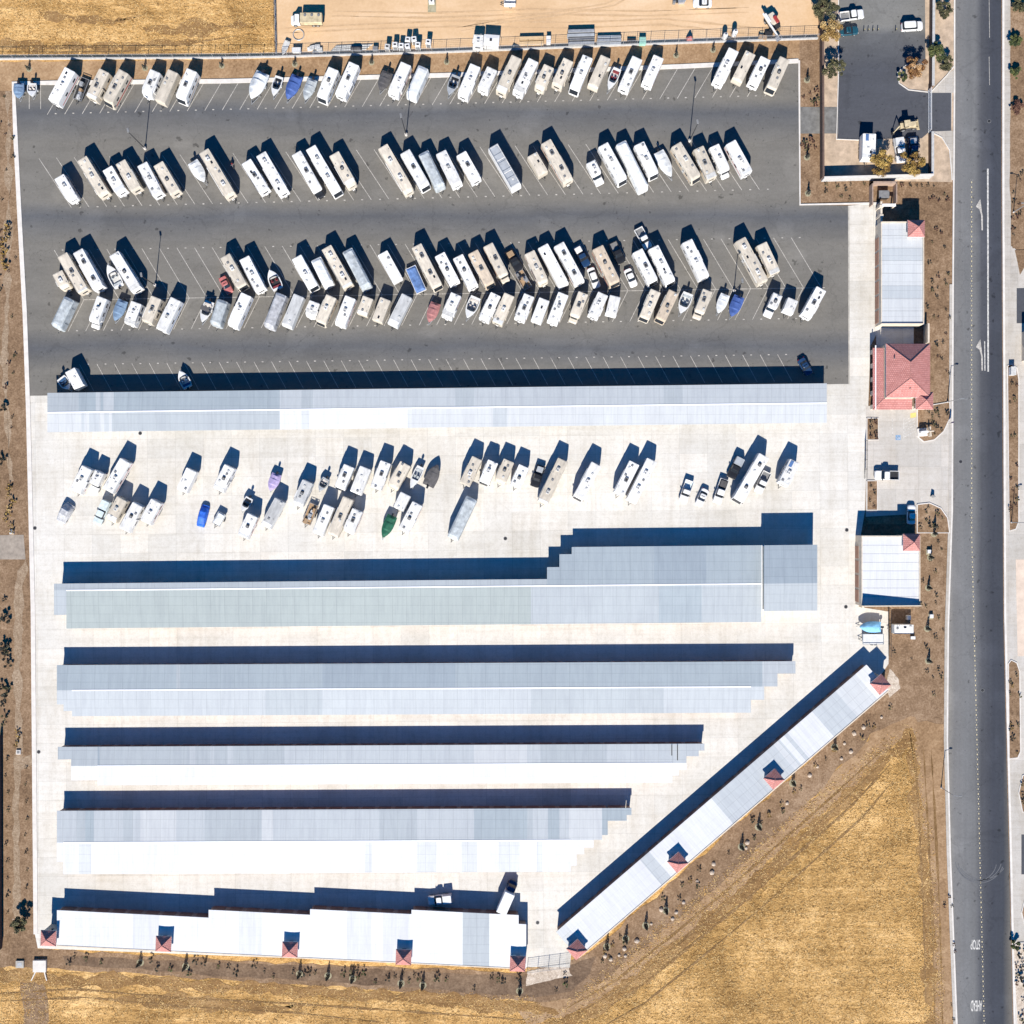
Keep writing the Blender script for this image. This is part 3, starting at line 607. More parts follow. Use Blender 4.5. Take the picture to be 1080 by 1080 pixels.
par.loft([[T((aL.x, aL.y - d, z)) for d, z in ((0, 0), (.25, 0), (.25, 3.31), (0, 3.31))], [T((aR.x, aR.y - d, z)) for d, z in ((0, 0), (.25, 0), (.25, 3.31), (0, 3.31))]], STUCCO); par.build('parapet_wall', root)

def tower(u, v, size, h, rise, ang, label, wm=STUCCO):
    """square tower with a pyramid tile roof; u,v is the roof centre as seen"""
    p = P(u, v, h + rise * .3); root = thing('tower', (p.x, p.y, 0), ang, label, 'tower', 'small towers with red tile pyramid roofs')
    a = size / 2; m = MB(); m.box(-a + .35, a - .35, -a + .35, a - .35, 0, h, wm); m.build('wall', root)
    m = MB(); r = [(-a, -a, h), (a, -a, h), (a, a, h), (-a, a, h)]
    m.loft([[(x, y, z + .0) for x, y, z in r], [(x, y, z + .14) for x, y, z in r]], CAPW, cap1=False)
    m.add([(x, y, z + .14) for x, y, z in r] + [(0, 0, h + rise)], [(0, 1, 4), (1, 2, 4), (2, 3, 4), (3, 0, 4)], TILE)
    for x, y, z in r: m.tube((x * .98, y * .98, z + .17), (0, 0, h + rise + .03), .07, .07, TILECAP, 5)
    m.build('roof', root)
    m = MB()
    for sx, sy in ((0, -1), (0, 1), (1, 0), (-1, 0)):
        if sx: m.box(sx * (a - .35) - .04, sx * (a - .35) + .04, -.45, .45, h - 1.7, h - .6, GLASS)
        else: m.box(-.45, .45, sy * (a - .35) - .04, sy * (a - .35) + .04, h - 1.7, h - .6, GLASS)
    m.build('window', root)
    return root
for (u, v, w_) in ((50.5, 990, 'at the left end of the bottom building'), (172, 996, 'second from the left on the bottom building'), (305.5, 1002, 'in the middle of the bottom building'), (425.5, 1010, 'second from the right on the bottom building'), (546, 1017, 'at the right end of the bottom building')):
    tower(u, v, 3.4, 4.2, 1.3, R(-2), 'square tower with pink tile pyramid roof ' + w_)
# diagonal building
A, B_ = (586.5, 983), (914, 701)      # yard-side eave, as seen
hd = 3.0
a, b = P(*A, hd), P(*B_, hd); d = (b - a).normalized(); nrm = Vector((d.y, -d.x)); Ld = (b - a).length; wd = 7.35
root = thing('storage_building', (a.x, a.y, 0), math.atan2(d.y, d.x), 'long white roofed storage building running diagonally along the lower right boundary', 'building', 'long metal storage buildings')
m = MB(); segs = [(0, 'h'), (.03, 'c'), (.27, 'f'), (.30, 'c'), (.50, 'f'), (.70, 'h'), (.715, 'f'), (.72, 'c'), (.735, 'f'), (.745, 'c'), (.825, 'f'), (.90, 'h'), (.965, 'c'), (1, '')]
for (t0, k), (t1, _) in zip(segs[:-1], segs[1:]):
    x0, x1 = t0 * Ld, t1 * Ld
    m.loft([[(x0, -wd, 3.1 + e), (x1, -wd, 3.1 + e), (x1, 0, 2.95 + e), (x0, 0, 2.95 + e)] for e in (-.14, 0)], RM[k])
m.build('roof', root)
m = MB(); m.loft([[(.2, -wd + .1, 0), (Ld - .2, -wd + .1, 0), (Ld - .2, -.35, 0), (.2, -.35, 0)], [(.2, -wd + .1, 2.93), (Ld - .2, -wd + .1, 2.93), (Ld - .2, -.35, 2.78), (.2, -.35, 2.78)]], BROWNW, cap1=False); m.build('wall', root)
m = MB(); m.box(.2, Ld - .2, -wd - .2, -wd + .05, 0, 3.2, STUCCO); m.build('parapet_wall', root)
for k in range(24):
    o = link('roll_up_door', DOORMESH, root); o.location = ((k + .5) * Ld / 24, -.33, 0)
ang = math.atan2(d.y, d.x)
for (u, v, w_) in ((929, 722, 'at the top end of the diagonal building'), (816.6, 822, 'in the upper half of the diagonal building'), (715, 910, 'in the lower half of the diagonal building'), (608.5, 1002, 'at the bottom end of the diagonal building')):
    tower(u, v, 3.3, 4.15, 1.3, ang, 'square tower with pink tile pyramid roof ' + w_)

# ------------------------------------------------------------------ buildings beside the street
def flat_building(name, label, u0, u1, v0, v1, h, paraS, bands=('f', 'b'), cap=STUCCO, para=.35):
    """flat sheet roof behind parapets; u,v are roof corners as seen"""
    p0, p1 = P(u0, v1, h), P(u1, v0, h); c = (p0 + p1) / 2; root = thing(name, (c.x, c.y, 0), 0, label, 'building', 'buildings beside the street')
    x, y = (p1 - p0) / 2
    m = MB(); m.box(-x + .05, x - .05, -y + .05, y - .05, 0, h - .1, STUCCO); m.build('wall', root)
    m = MB(); n = 8
    for k in range(n):
        ya, yb = -y + .2 + (2 * y - .4) * k / n, -y + .2 + (2 * y - .4) * (k + 1) / n
        m.loft([[(-x + .2, ya, h - .12), (x - .2, ya, h - .12), (x - .2, yb, h - .12), (-x + .2, yb, h - .12)], [(-x + .2, ya, h), (x - .2, ya, h), (x - .2, yb - .05, h), (-x + .2, yb - .05, h)]], RM[bands[k % len(bands)]])
    m.build('roof', root)
    m = MB(); t = .2
    m.box(-x, x, y - t, y, 0, h + para, cap); m.box(x - t, x, -y + t, y - t, 0, h + para, cap)
    m.box(-x, -x + t, -y + t, y - t, 0, h + .12, cap); m.loft([[(-x, -y, z0), (x, -y, z0), (x, -y + t, z0), (-x, -y + t, z0)] if z0 == 0 else [(-x, -y, h + paraS[0]), (x, -y, h + paraS[1]), (x, -y + t, h + paraS[1]), (-x, -y + t, h + paraS[0])] for z0 in (0, 1)], cap)
    m.build('parapet_wall', root)
    for k in range(int(2 * y / 3.2)):
        o = link('roll_up_door', DOORMESH, root); o.location = (-x - .03, -y + 2 + k * 3.2, 0); o.rotation_euler = (0, 0, R(90))
    return root
flat_building('storage_building', 'pale roofed storage building north of the red tiled office, facing the street', 929, 974, 234, 342, 3.5, (.3, .3), bands=('h', 'h', 'f'))
struct('courtyard', [(924, 338), (975, 338), (975, 368), (924, 368)], CONC, .085)
struct('courtyard_soil', [(963.5, 338), (974, 338), (974, 366), (963.5, 366)], MULCH_D, .092)
flat_building('storage_building', 'square white roofed storage building south of the entrance drive', 908.5, 970, 565, 639, 4.0, (2.0, 1.0), bands=('c',))
tower(967, 240.5, 3.7, 4.6, 1.6, 0, 'square tower with pink tile pyramid roof on the storage building north of the office')
tower(962, 572, 3.7, 4.9, 1.6, 0, 'square tower with pink tile pyramid roof on the square building south of the drive')
# office
c = P(957, 393, 5); root = thing('office_building', (c.x, c.y, 0), 0, 'office with red tiled hip roof and lower tiled porch roofs beside the entrance drive', 'building', 'buildings beside the street')
def PP(u, v, h): p = P(u, v, h); return (p.x - c.x, p.y - c.y, h)
m = MB(); a0, a1, a2, a3 = PP(934.5, 419, 4.6), PP(981, 419, 4.6), PP(981, 362.5, 4.6), PP(934.5, 362.5, 4.6); r0, r1 = PP(960.5, 399, 7.0), PP(960.5, 382, 7.0)
m.add([a0, a1, a2, a3, r0, r1], [(0, 1, 4), (1, 2, 5, 4), (2, 3, 5), (3, 0, 4, 5)], TILE)
m.loft([[(x, y, z - .3) for x, y, z in (a0, a1, a2, a3)], [(x, y, z - .01) for x, y, z in (a0, a1, a2, a3)]], CAPW)
for p, q in ((a0, r0), (a1, r0), (a2, r1), (a3, r1), (r0, r1)): m.tube(p, q, .1, .1, TILECAP, 6)
m.build('roof', root)
m = MB(); m.loft([[(x * .97, y * .97, 0) for x, y, z in (a0, a1, a2, a3)], [(x * .97, y * .97, 4.3) for x, y, z in (a0, a1, a2, a3)]], STUCCO); m.build('wall', root)
m = MB()                                     # porch roofs: west and south
w0, w1, w2, w3 = PP(920.5, 432, 3.0), PP(932, 421, 3.7), PP(932, 367, 3.7), PP(920.5, 367, 3.0)
s1, s2 = PP(962, 432, 3.0), PP(962, 421, 3.7)
m.add([w0, w1, w2, w3], [(0, 1, 2, 3)], TILE); m.add([w0, s1, s2, w1], [(0, 1, 2, 3)], TILE)
for p, q in ((w0, w1), (w1, w2), (w1, s2)): m.tube(p, q, .09, .09, TILECAP, 6)
m.build('porch_roof', root)
m = MB()
for z in (3.72,):
    x0 = w2[0] + .1; x1 = a3[0] - .15; m.box(x0, x1, w1[1] + .2, w2[1], 0, z + .25, STUCCO)
    m.box(w1[0] + .2, s2[0], s2[1] + .05, s2[1] + .3, 0, z + .2, STUCCO)
m.build('parapet_wall', root)
for k in range(5):
    m = MB(); p = PP(919.2, 372 + k * 14.4, 0); m.box(p[0] - .3, p[0] + .3, p[1] - .5, p[1] + .5, 0, 3.0, STUCCO, .05); m.build('column', root)
for u in (925, 940, 957):
    m = MB(); p = PP(u, 431, 0); m.box(p[0] - .25, p[0] + .25, p[1] - .25, p[1] + .25, 0, 3.0, STUCCO, .05); m.build('column', root)
m = MB(); p = PP(918.8, 400, 0); m.box(p[0] - .25, p[0] - .05, p[1] - 7.0, p[1] + 7.0, 3.02, 3.3, CAPW); m.build('porch_beam', root)
for u, v in ((943, 378), (959, 410)):
    m = MB(); p = PP(u, v, 5.4); m.tube((p[0], p[1], 5.0), (p[0], p[1], 6.1), .1, .1, PLAST); m.build('vent_pipe', root)
m = MB()
for k in range(4): m.box(a1[0] * .97 - .02, a1[0] * .97 + .04, -4.6 + k * 2.6, -3.2 + k * 2.6, .9, 2.3, GLASS)
m.build('window', root)
m = MB(); m.box(-1.0, 1.0, a0[1] * .97 - .05, a0[1] * .97 + .02, .02, 2.3, GLASS); m.build('door', root)
tower(975.5, 422.5, 3.8, 4.2, 1.3, 0, 'small tower with pink tile pyramid roof at the corner of the red tiled office')
# small service court with screen walls and canopies
def wall_thing(name, label, pts, w, h, m, cat='wall', z0=0.0, pil=0, group=None, capm=None):
    c = P(*pts[0]); mb = MB(); strip_mb(mb, pts, w, z0, h, m); mb.v = [(x - c.x, y - c.y, z) for x, y, z in mb.v]
    root = thing(name, (c.x, c.y, 0), 0, label, cat, group); mb.build('wall', root)
    mb = MB(); strip_mb(mb, pts, w + .12, h + .002, h + .1, capm or m); mb.v = [(x - c.x, y - c.y, z) for x, y, z in mb.v]; mb.build('coping', root)
    for k in range(pil):
        t = (k + .5) / pil; i = 0; p = P(*pts[0]).lerp(P(*pts[-1]), t) - c
        m2 = MB(); m2.box(p.x - .42, p.x + .42, p.y - .3, p.y + .3, 0, h + .22, m, .04); m2.build('pilaster', root)
    return root
wall_thing('screen_wall', 'cream wall with pilasters along the storage building north of the office', [(925.3, 216), (926, 345)], .3, 2.4, STUCCO, pil=13, group='cream pilastered walls')
wall_thing('screen_wall', 'short cream wall closing the shaded courtyard north of the office', [(975, 343), (975, 363)], .3, 2.2, STUCCO)
wall_thing('screen_wall', 'cream wall with pilasters beside the square building south of the drive', [(906.4, 566), (906.4, 640)], .3, 2.4, STUCCO, pil=5, group='cream pilastered walls')
root = thing('bin_enclosure', P(928, 212), 0, 'brown walled bin enclosure with white front beam north of the street side storage building', 'enclosure')
c = P(928, 212); q = lambda u, v: P(u, v) - c
for (a, b) in (((917, 195), (917, 218)), ((917, 195), (942, 196)), ((942, 196), (942, 216)),):
    m = MB(); p0, p1 = q(*a), q(*b); m.box(min(p0.x, p1.x) - .12, max(p0.x, p1.x) + .12, min(p0.y, p1.y) - .12, max(p0.y, p1.y) + .12, 0, 2.1, BROWNW); m.build('wall', root)
m = MB(); p0, p1 = q(926, 220), q(940, 220); m.box(p0.x, p1.x, p0.y - .25, p0.y + .25, 2.4, 2.75, CAPW); m.box(p0.x, p0.x + .3, p0.y - .2, p0.y + .2, 0, 2.4, STUCCO); m.box(p1.x - .3, p1.x, p0.y - .2, p0.y + .2, 0, 2.4, STUCCO); m.build('gate_frame', root)
m = MB(); p0 = q(930, 207); m.box(p0.x - 1.1, p0.x + 1.1, p0.y - .8, p0.y + .8, .1, 1.4, DARKM, .08); m.box(p0.x - 1.15, p0.x + 1.15, p0.y - .85, p0.y + .85, 1.4, 1.5, PLAST, .04); m.build('bin', root)
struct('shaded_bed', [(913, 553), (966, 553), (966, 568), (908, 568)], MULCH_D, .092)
# far right building edge
root = thing('shop_building', P(1100, 366), 0, 'tan building corner with red tile edge at the right edge', 'building', 'buildings beside the street'); 
m = MB(); m.box(-4.8, 14, -3.2, 3.2, 0, 3.4, STUCCO); m.build('wall', root)
m = MB(); m.loft([[(-5.2, -3.4, 3.42), (14.4, -3.4, 3.42), (14.4, 3.4, 3.42), (-5.2, 3.4, 3.42)], [(-5.2, -3.4, 3.55), (14.4, -3.4, 3.55), (14.4, 3.4, 3.55), (-5.2, 3.4, 3.55)], [(-2, -.1, 5.0), (14.4, -.1, 5.0), (14.4, .1, 5.0), (-2, .1, 5.0)]], TILE); m.build('roof', root)

# ------------------------------------------------------------------ vehicles (front = +x, ground z = 0)
SH = {}
def shared(key, name, parent, make, loc=(0, 0, 0), rz=0, scale=None, label=None):
    if key not in SH:
        m = MB(); make(m); o = m.build(name, parent); SH[key] = o.data
    else: o = link(name, SH[key], parent)
    o.location = loc; o.rotation_euler = (0, 0, rz)
    if scale: o.scale = scale
    if label: o['label'] = label
    return o
def mk_wheel(r, w):
    def f(m):
        n = 14; ring = lambda y, q: [(q * math.cos(2 * math.pi * k / n), y, q * math.sin(2 * math.pi * k / n)) for k in range(n)]
        m.loft([ring(-w / 2, r * .93), ring(-w / 2 + .04, r), ring(w / 2 - .04, r), ring(w / 2, r * .93)], RUBBER)
        for s_ in (-1, 1): m.loft([ring(s_ * w / 2, r * .6)[::-s_], ring(s_ * (w / 2 + .02), r * .5)[::-s_]], STEEL)
    return f
def wheels(root, xs, y, r=.36, w=.24):
    for x in xs:
        for s_ in (-1, 1): shared(('wheel', r, w), 'wheel', root, mk_wheel(r, w), (x, s_ * y, r))
def mk_ac(body):
    def f(m):
        m.box(-.52, .52, -.36, .36, .0, .26, body, .07); m.box(-.5, -.2, -.26, .26, .262, .275, PLAST); m.box(.06, .38, -.2, .2, .262, .275, PLAST)
    return f
def mk_acd(m):
    m.box(-.55, .55, -.38, .38, 0, .28, PLAST, .08); m.box(-.3, .3, -.25, .25, .282, .295, DARKM)
def mk_ac2(m):
    m.box(-.42, .42, -.34, .34, 0, .3, DARKM, .1); m.box(-.1, .36, -.26, .26, .302, .315, PLAST)
def mk_vent(m): m.box(-.26, .26, -.24, .24, 0, .14, LPLAST, .05)
def mk_ventd(m): m.box(-.25, .25, -.25, .25, 0, .14, PLAST, .05)
def mk_sky(m): m.box(-.3, .3, -.2, .2, 0, .1, GLASS, .04)
def mk_pipe(m): m.tube((0, 0, 0), (0, 0, .16), .06, .06, PLAST, 8)
def mk_solar(m): m.box(-.7, .7, -.33, .33, .04, .08, STRIPE[0]); m.box(-.72, .72, -.35, .35, .02, .05, STEEL)
def mk_window(m): m.box(-.42, .42, -.025, .025, -.25, .25, GLASS); m.box(-.47, .47, -.015, .015, -.30, .30, PLAST)
def mk_door(m): m.box(-.34, .34, -.03, .03, -.9, .9, LPLAST, .02); m.box(-.2, .2, -.04, .04, .2, .6, GLASS); m.box(.2, .28, -.06, .06, -.1, -.02, DARKM)
def mk_light(m): m.box(-.03, .03, -.16, .16, -.08, .08, AMBER)
def mk_tail(m): m.box(-.03, .03, -.08, .08, -.16, .16, REDLENS)
def mk_mirror(m): m.box(-.1, .08, 0, .22, -.15, .15, DARKM, .04)
def mk_ladder(m):
    for s_ in (-.18, .18): m.tube((0, s_, -1.1), (0, s_, 1.1), .025, .025, STEEL, 6)
    for k in range(7): m.tube((0, -.18, -.95 + k * .31), (0, .18, -.95 + k * .31), .02, .02, STEEL, 5)
COLS = {'w': (W, ROOFW, 'white'), 'c': (CREAM, ROOFC, 'cream'), 't': (TAN, ROOFT, 'tan'), 'p': (PALE, ROOFP, 'pale grey'), 'g': (GREYP, ROOFG, 'grey')}

def roof_kit(root, x0, x1, h, r, dens=1.0, ac=None):
    L = x1 - x0; n_ac = ac if ac is not None else (2 if L > 9.3 else 1)
    used = []
    def free(x, q):
        if any(abs(x - a) < q + b for a, b in used): return False
        used.append((x, q)); return True
    dark = r.randrange(4)
    for k in range(n_ac):
        x = x0 + L * ((.5 if n_ac == 1 else (.24 if k == 0 else .74)) + r.uniform(-.07, .07)); free(x, .5)
        shared(('ac', dark), 'air_conditioner', root, (mk_acd, mk_ac(LPLAST), mk_ac2, mk_ac(W))[dark], (x, r.uniform(-.1, .1), h - .005), 0, label=None)
    for k in range(int(r.uniform(2, 4.6) * dens)):
        x = x0 + L * r.uniform(.08, .92)
        if free(x, .32): shared(('vent', k % 2), 'roof_vent', root, (mk_vent, mk_ventd)[k % 2], (x, r.choice((-.55, -.2, .25, .6)), h - .005))
    if r.random() < .4:
        x = x0 + L * r.uniform(.1, .9)
        if free(x, .4): shared('sky', 'skylight', root, mk_sky, (x, r.uniform(-.5, .5), h - .005))
    if r.random() < .14:
        x = x0 + L * r.uniform(.15, .85)
        if free(x, .75): shared('solar', 'solar_panel', root, mk_solar, (x, r.choice((-.5, .5)), h - .005))
    for k in range(2): shared('pipe', 'vent_pipe', root, mk_pipe, (x0 + L * r.uniform(.1, .9), r.choice((-.8, .8)), h - .01))

def hitch(root, xf, r, tank=True):
    m = MB()
    for s_ in (-1, 1): m.tube((xf - .2, s_ * .6, .55), (xf + 1.0, 0, .55), .055, .055, DARKM, 6)
    m.tube((xf + .95, 0, .55), (xf + 1.15, 0, .55), .07, .07, DARKM, 6); m.tube((xf + .85, 0, .05), (xf + .85, 0, .8), .04, .04, STEEL, 6)
    m.build('hitch', root)
    if tank:
        m = MB()
        for s_ in (-.17, .17): m.tube((xf + .28, s_, .6), (xf + .28, s_, 1.05), .15, .12, W, 8)
        m.build('gas_bottle', root)

def trailer(root, L, Wd, c, r, h=3.25, rounded=False, plain=False, ac=None):
    body, roofm, _ = COLS[c]; w = Wd / 2; x0, x1 = -L / 2, L / 2
    nose = .75 if rounded else r.choice((.12, .3, .45)); rq = .55 if rounded else .12
    m = MB()
    m.loft([rr(x0 + .05, x1 - .35, w - .08, .5, .12), rr(x0, x1 - .25 * nose, w, .72, .12, rf=rq), rr(x0, x1, w, 1.35, .12, rf=rq), rr(x0, x1 - nose * .35, w, 2.5, .12, rf=rq), rr(x0 + .03, x1 - nose, w - .02, h - .14, .12, rf=rq)], body)
    st = r.choice(STRIPE)
    if not plain:
        zb = r.uniform(1.1, 1.5)
        for s_ in (-1, 1): m.box(x0 + .2, x1 - nose - .5, s_ * w - .012, s_ * w + .012, zb, zb + .22, st)
    m.build('body', root)
    m = MB(); m.loft([rr(x0 + .03, x1 - nose, w - .02, h - .14, .12, rf=rq), rr(x0 + .05, x1 - nose - .04, w - .07, h - .05, .12, rf=rq), rr(x0 + .25, x1 - nose - .3, w - .5, h, .12, rf=max(.12, rq - .3))], roofm, cap0=False)
    for s_ in (-1, 1): m.box(x0 + .15, x1 - nose - .4, s_ * (w - .07) - .035, s_ * (w - .07) + .035, h - .07, h - .015, body)
    m.build('roof', root)
    if r.random() < .45:                       # moulded front cap in another tone
        m = MB(); cl = r.uniform(.5, 1.3); m.box(x1 - nose - cl, x1 - nose - .06, -w + .12, w - .12, h - .1, h + .015, r.choice((W, W, LPLAST, PALE)), .03); m.build('front_cap', root)
    if not plain and r.random() < .5:          # rolled slide topper along the roof edge
        m = MB(); t0 = x0 + L * r.uniform(.3, .5); sy = r.choice((-1, 1)); m.box(t0, t0 + L * r.uniform(.25, .4), sy * (w - .02) - .16, sy * (w - .02) + .16, h - .3, h - .06, r.choice((PLAST, W, LPLAST, TARPD)), .05); m.build('slide_topper', root)
    roof_kit(root, x0, x1 - nose, h, r, .6 if plain else 1.35, 0 if plain else ac)
    xa = -L * .08
    wheels(root, (xa - .45, xa + .45) if L > 5.5 else (xa,), w - .14, .34, .22)
    if not plain:
        for x in (x0 + L * .2, x0 + L * .62):
            for s_ in (-1, 1): shared('win', 'window', root, mk_window, (x, s_ * (w + .01), 2.05))
        shared('door', 'door', root, mk_door, (x0 + L * .40, -w - .005, 1.55))
        m = MB(); m.tube((x0 + L * .3, -w - .07, h - .28), (x1 - nose - .5, -w - .07, h - .28), .075, .075, r.choice((W, LPLAST, PLAST)), 8); m.build('awning', root)
        if r.random() < .6:
            m = MB(); s0 = x0 + L * r.uniform(.45, .55); m.box(s0, s0 + L * .28, w - .02, w + .16, .95, h - .35, body, .03); m.box(s0 + .4, s0 + L * .28 - .4, w + .14, w + .175, 1.7, 2.3, GLASS); m.build('slide_out', root)
        m = MB(); m.box(x1 - nose * .35 - .06, x1 - nose * .3 + .05, -.6, .6, 1.8, 2.3, GLASS); m.build('front_window', root)
        if r.random() < .5: shared('ladder', 'ladder', root, mk_ladder, (x0 - .06, w * .5, 1.9))
    else:
        m = MB(); m.box(x0 - .03, x0 + .02, -w + .15, w - .15, .65, h - .3, LPLAST, .01); m.build('rear_door', root)
    for s_ in (-1, 1): shared('tail', 'tail_light', root, mk_tail, (x0 - .02, s_ * (w - .2), 1.0))
    hitch(root, x1 - .3, r, not plain)

def motorhome(root, L, Wd, c, r, h=3.4, ac=None):
    body, roofm, _ = COLS[c]; w = Wd / 2; x0, x1 = -L / 2, L / 2
    m = MB(); m.loft([rr(x0 + .05, x1 - .12, w - .06, .35, .12, rf=.3), rr(x0, x1, w, .75, .12, rf=.35), rr(x0, x1 - .02, w, 1.45, .12, rf=.35), rr(x0, x1 - .42, w, 2.75, .12, rf=.4), rr(x0 + .03, x1 - .62, w - .02, h - .14, .14, rf=.4)], body)
    st = r.choice(STRIPE)
    for s_ in (-1, 1): m.box(x0 + .2, x1 - .9, s_ * w - .012, s_ * w + .012, 1.0, 1.35, st)
    m.build('body', root)
    m = MB(); m.loft([rr(x0 + .03, x1 - .62, w - .02, h - .14, .14, rf=.4), rr(x0 + .06, x1 - .68, w - .08, h - .05, .14, rf=.4), rr(x0 + .25, x1 - .95, w - .5, h, .14, rf=.3)], roofm, cap0=False); m.build('roof', root)
    m = MB(); yw = w - .25
    m.loft([[(x1 + .005, -yw, 1.5), (x1 + .005, yw, 1.5), (x1 - .05, yw, 1.5), (x1 - .05, -yw, 1.5)], [(x1 - .37, -yw, 2.72), (x1 - .37, yw, 2.72), (x1 - .47, yw, 2.72), (x1 - .47, -yw, 2.72)]], GLASS); m.build('windshield', root)
    roof_kit(root, x0, x1 - .9, h, r, 1.25, ac)
    wheels(root, (x1 - 1.6,), w - .17, .42, .28); wheels(root, (x0 + L * .24,), w - .2, .42, .4)
    for s_ in (-1, 1):
        shared('lamp', 'headlight', root, mk_light, (x1 + .0, s_ * (w - .42), .95)); shared('tail', 'tail_light', root, mk_tail, (x0 - .02, s_ * (w - .2), 1.0))
        shared('mir', 'mirror', root, mk_mirror, (x1 - .45, s_ * w if s_ > 0 else -w - .22, 1.9))
        for x in (x0 + L * .2, x0 + L * .45, x0 + L * .72): shared('win', 'window', root, mk_window, (x, s_ * (w + .01), 2.15))
    shared('door', 'door', root, mk_door, (x0 + L * .6, -w - .005, 1.5))
    m = MB(); m.tube((x0 + L * .2, -w - .07, h - .3), (x0 + L * .56, -w - .07, h - .3), .075, .075, LPLAST, 8); m.build('awning', root)

def class_c(root, L, Wd, c, r, h=3.1, darkcab=False):
    body, roofm, _ = COLS[c]; w = Wd / 2; x0, x1 = -L / 2, L / 2; xb = x1 - 1.5
    cabm = BLACKP if darkcab else body
    m = MB(); m.loft([rr(x0 + .05, xb - .5, w - .06, .5, .12), rr(x0, xb - .4, w, .8, .12), rr(x0, xb - .4, w, 2.0, .12), rr(x0, xb + .45, w, 2.15, .12, rf=.4), rr(x0, xb + .5, w, 2.6, .12, rf=.5), rr(x0 + .03, xb + .15, w - .04, h - .12, .12, rf=.5)], body)
    st = r.choice(STRIPE)
    for s_ in (-1, 1): m.box(x0 + .2, xb - .6, s_ * w - .012, s_ * w + .012, 1.2, 1.5, st)
    m.build('body', root)
    m = MB(); m.loft([rr(x0 + .03, xb + .15, w - .04, h - .12, .12, rf=.5), rr(x0 + .06, xb + .05, w - .1, h - .04, .12, rf=.45), rr(x0 + .25, xb - .2, w - .5, h, .12, rf=.3)], roofm, cap0=False); m.build('roof', root)
    m = MB(); m.loft([rr(xb - .6, x1 - .06, .88, .4, .1, rf=.3), rr(xb - .6, x1, .95, .7, .1, rf=.3), rr(xb - .6, x1 - .03, .95, 1.05, .1, rf=.3), rr(xb - .6, x1 - .25, .9, 1.22, .1, rf=.35), rr(xb - .6, xb + .62, .85, 1.3, .1, rf=.2), rr(xb - .6, xb + .3, .82, 2.1, .1, rf=.2)], cabm); m.build('cab', root)
    m = MB(); m.loft([[(xb + .66, -.75, 1.33), (xb + .66, .75, 1.33), (xb + .5, .75, 1.33), (xb + .5, -.75, 1.33)], [(xb + .36, -.7, 2.08), (xb + .36, .7, 2.08), (xb + .2, .7, 2.08), (xb + .2, -.7, 2.08)]], GLASS); m.build('windshield', root)
    roof_kit(root, x0, xb, h, r, 1.1)
    wheels(root, (x1 - .9,), .86, .38, .25); wheels(root, (x0 + L * .26,), w - .2, .38, .36)
    for s_ in (-1, 1):
        shared('lamp', 'headlight', root, mk_light, (x1 - .01, s_ * .68, .85))
        shared('mir', 'mirror', root, mk_mirror, (xb + .55, .95 if s_ > 0 else -1.17, 1.5))
        for x in (x0 + L * .2, x0 + L * .5): shared('win', 'window', root, mk_window, (x, s_ * (w + .01), 2.0))
        shared('tail', 'tail_light', root, mk_tail, (x0 - .02, s_ * (w - .2), 1.0))
    shared('door', 'door', root, mk_door, (x0 + L * .36, -w - .005, 1.45))

def lump(ring, amp, sd):
    return [(x, y, z + amp * mnoise.noise((x * 1.3 + sd, y * 1.3, z))) for x, y, z in ring]
def covered(root, L, Wd, tarp, r, h=3.2):
    """travel trailer wrapped in a fitted cloth cover"""
    w = Wd / 2; x0, x1 = -L / 2, L / 2; sd = r.uniform(0, 99); m = MB()
    m.loft([rr(x0 - .06, x1 + .04, w + .06, .45, .2, 4, .35), rr(x0 - .02, x1 + .02, w + .03, 1.2, .2, 4, .35), rr(x0, x1 - .1, w, 2.3, .22, 4, .4), rr(x0 + .03, x1 - .3, w - .03, h - .3, .24, 4, .45)], tarp, cap1=False)
    n = max(6, int(L / .6)); g = 7; vs = []
    for i in range(n + 1):
        for j in range(g + 1):
            x = x0 + .03 + (L - .33) * i / n; y = (-1 + 2 * j / g) * (w - .03); e = min(1, min(i, n - i) / 1.0, min(j, g - j) / 1.0)
            tx = 1 - .25 * (abs(j - g / 2) / (g / 2)) ** 6 * (1 if i in (0, n) else 0) / max(.1, L)
            vs.append((x * tx, y, h - .3 + e * (.24 + .07 * mnoise.noise((x * .9 + sd, y * 1.2, 0)) + .05 * (1 - (y / w) ** 2))))
    m.add(vs, [(i * (g + 1) + j, (i + 1) * (g + 1) + j, (i + 1) * (g + 1) + j + 1, i * (g + 1) + j + 1) for i in range(n) for j in range(g)], tarp)
    m.build('cover', root, smooth=False)
    m = MB(); nst = max(2, int(L / 2.5))
    for k in range(nst):
        x = x0 + L * (k + .5) / nst
        for s_ in (-1, 1): m.box(x - .03, x + .03, s_ * (w + .045) - .02, s_ * (w + .045) + .02, .5, 2.2, DARKM)
    m.build('strap', root)
    wheels(root, (-L * .06 - .45, -L * .06 + .45), w - .14, .34, .22); hitch(root, x1 - .3, r)

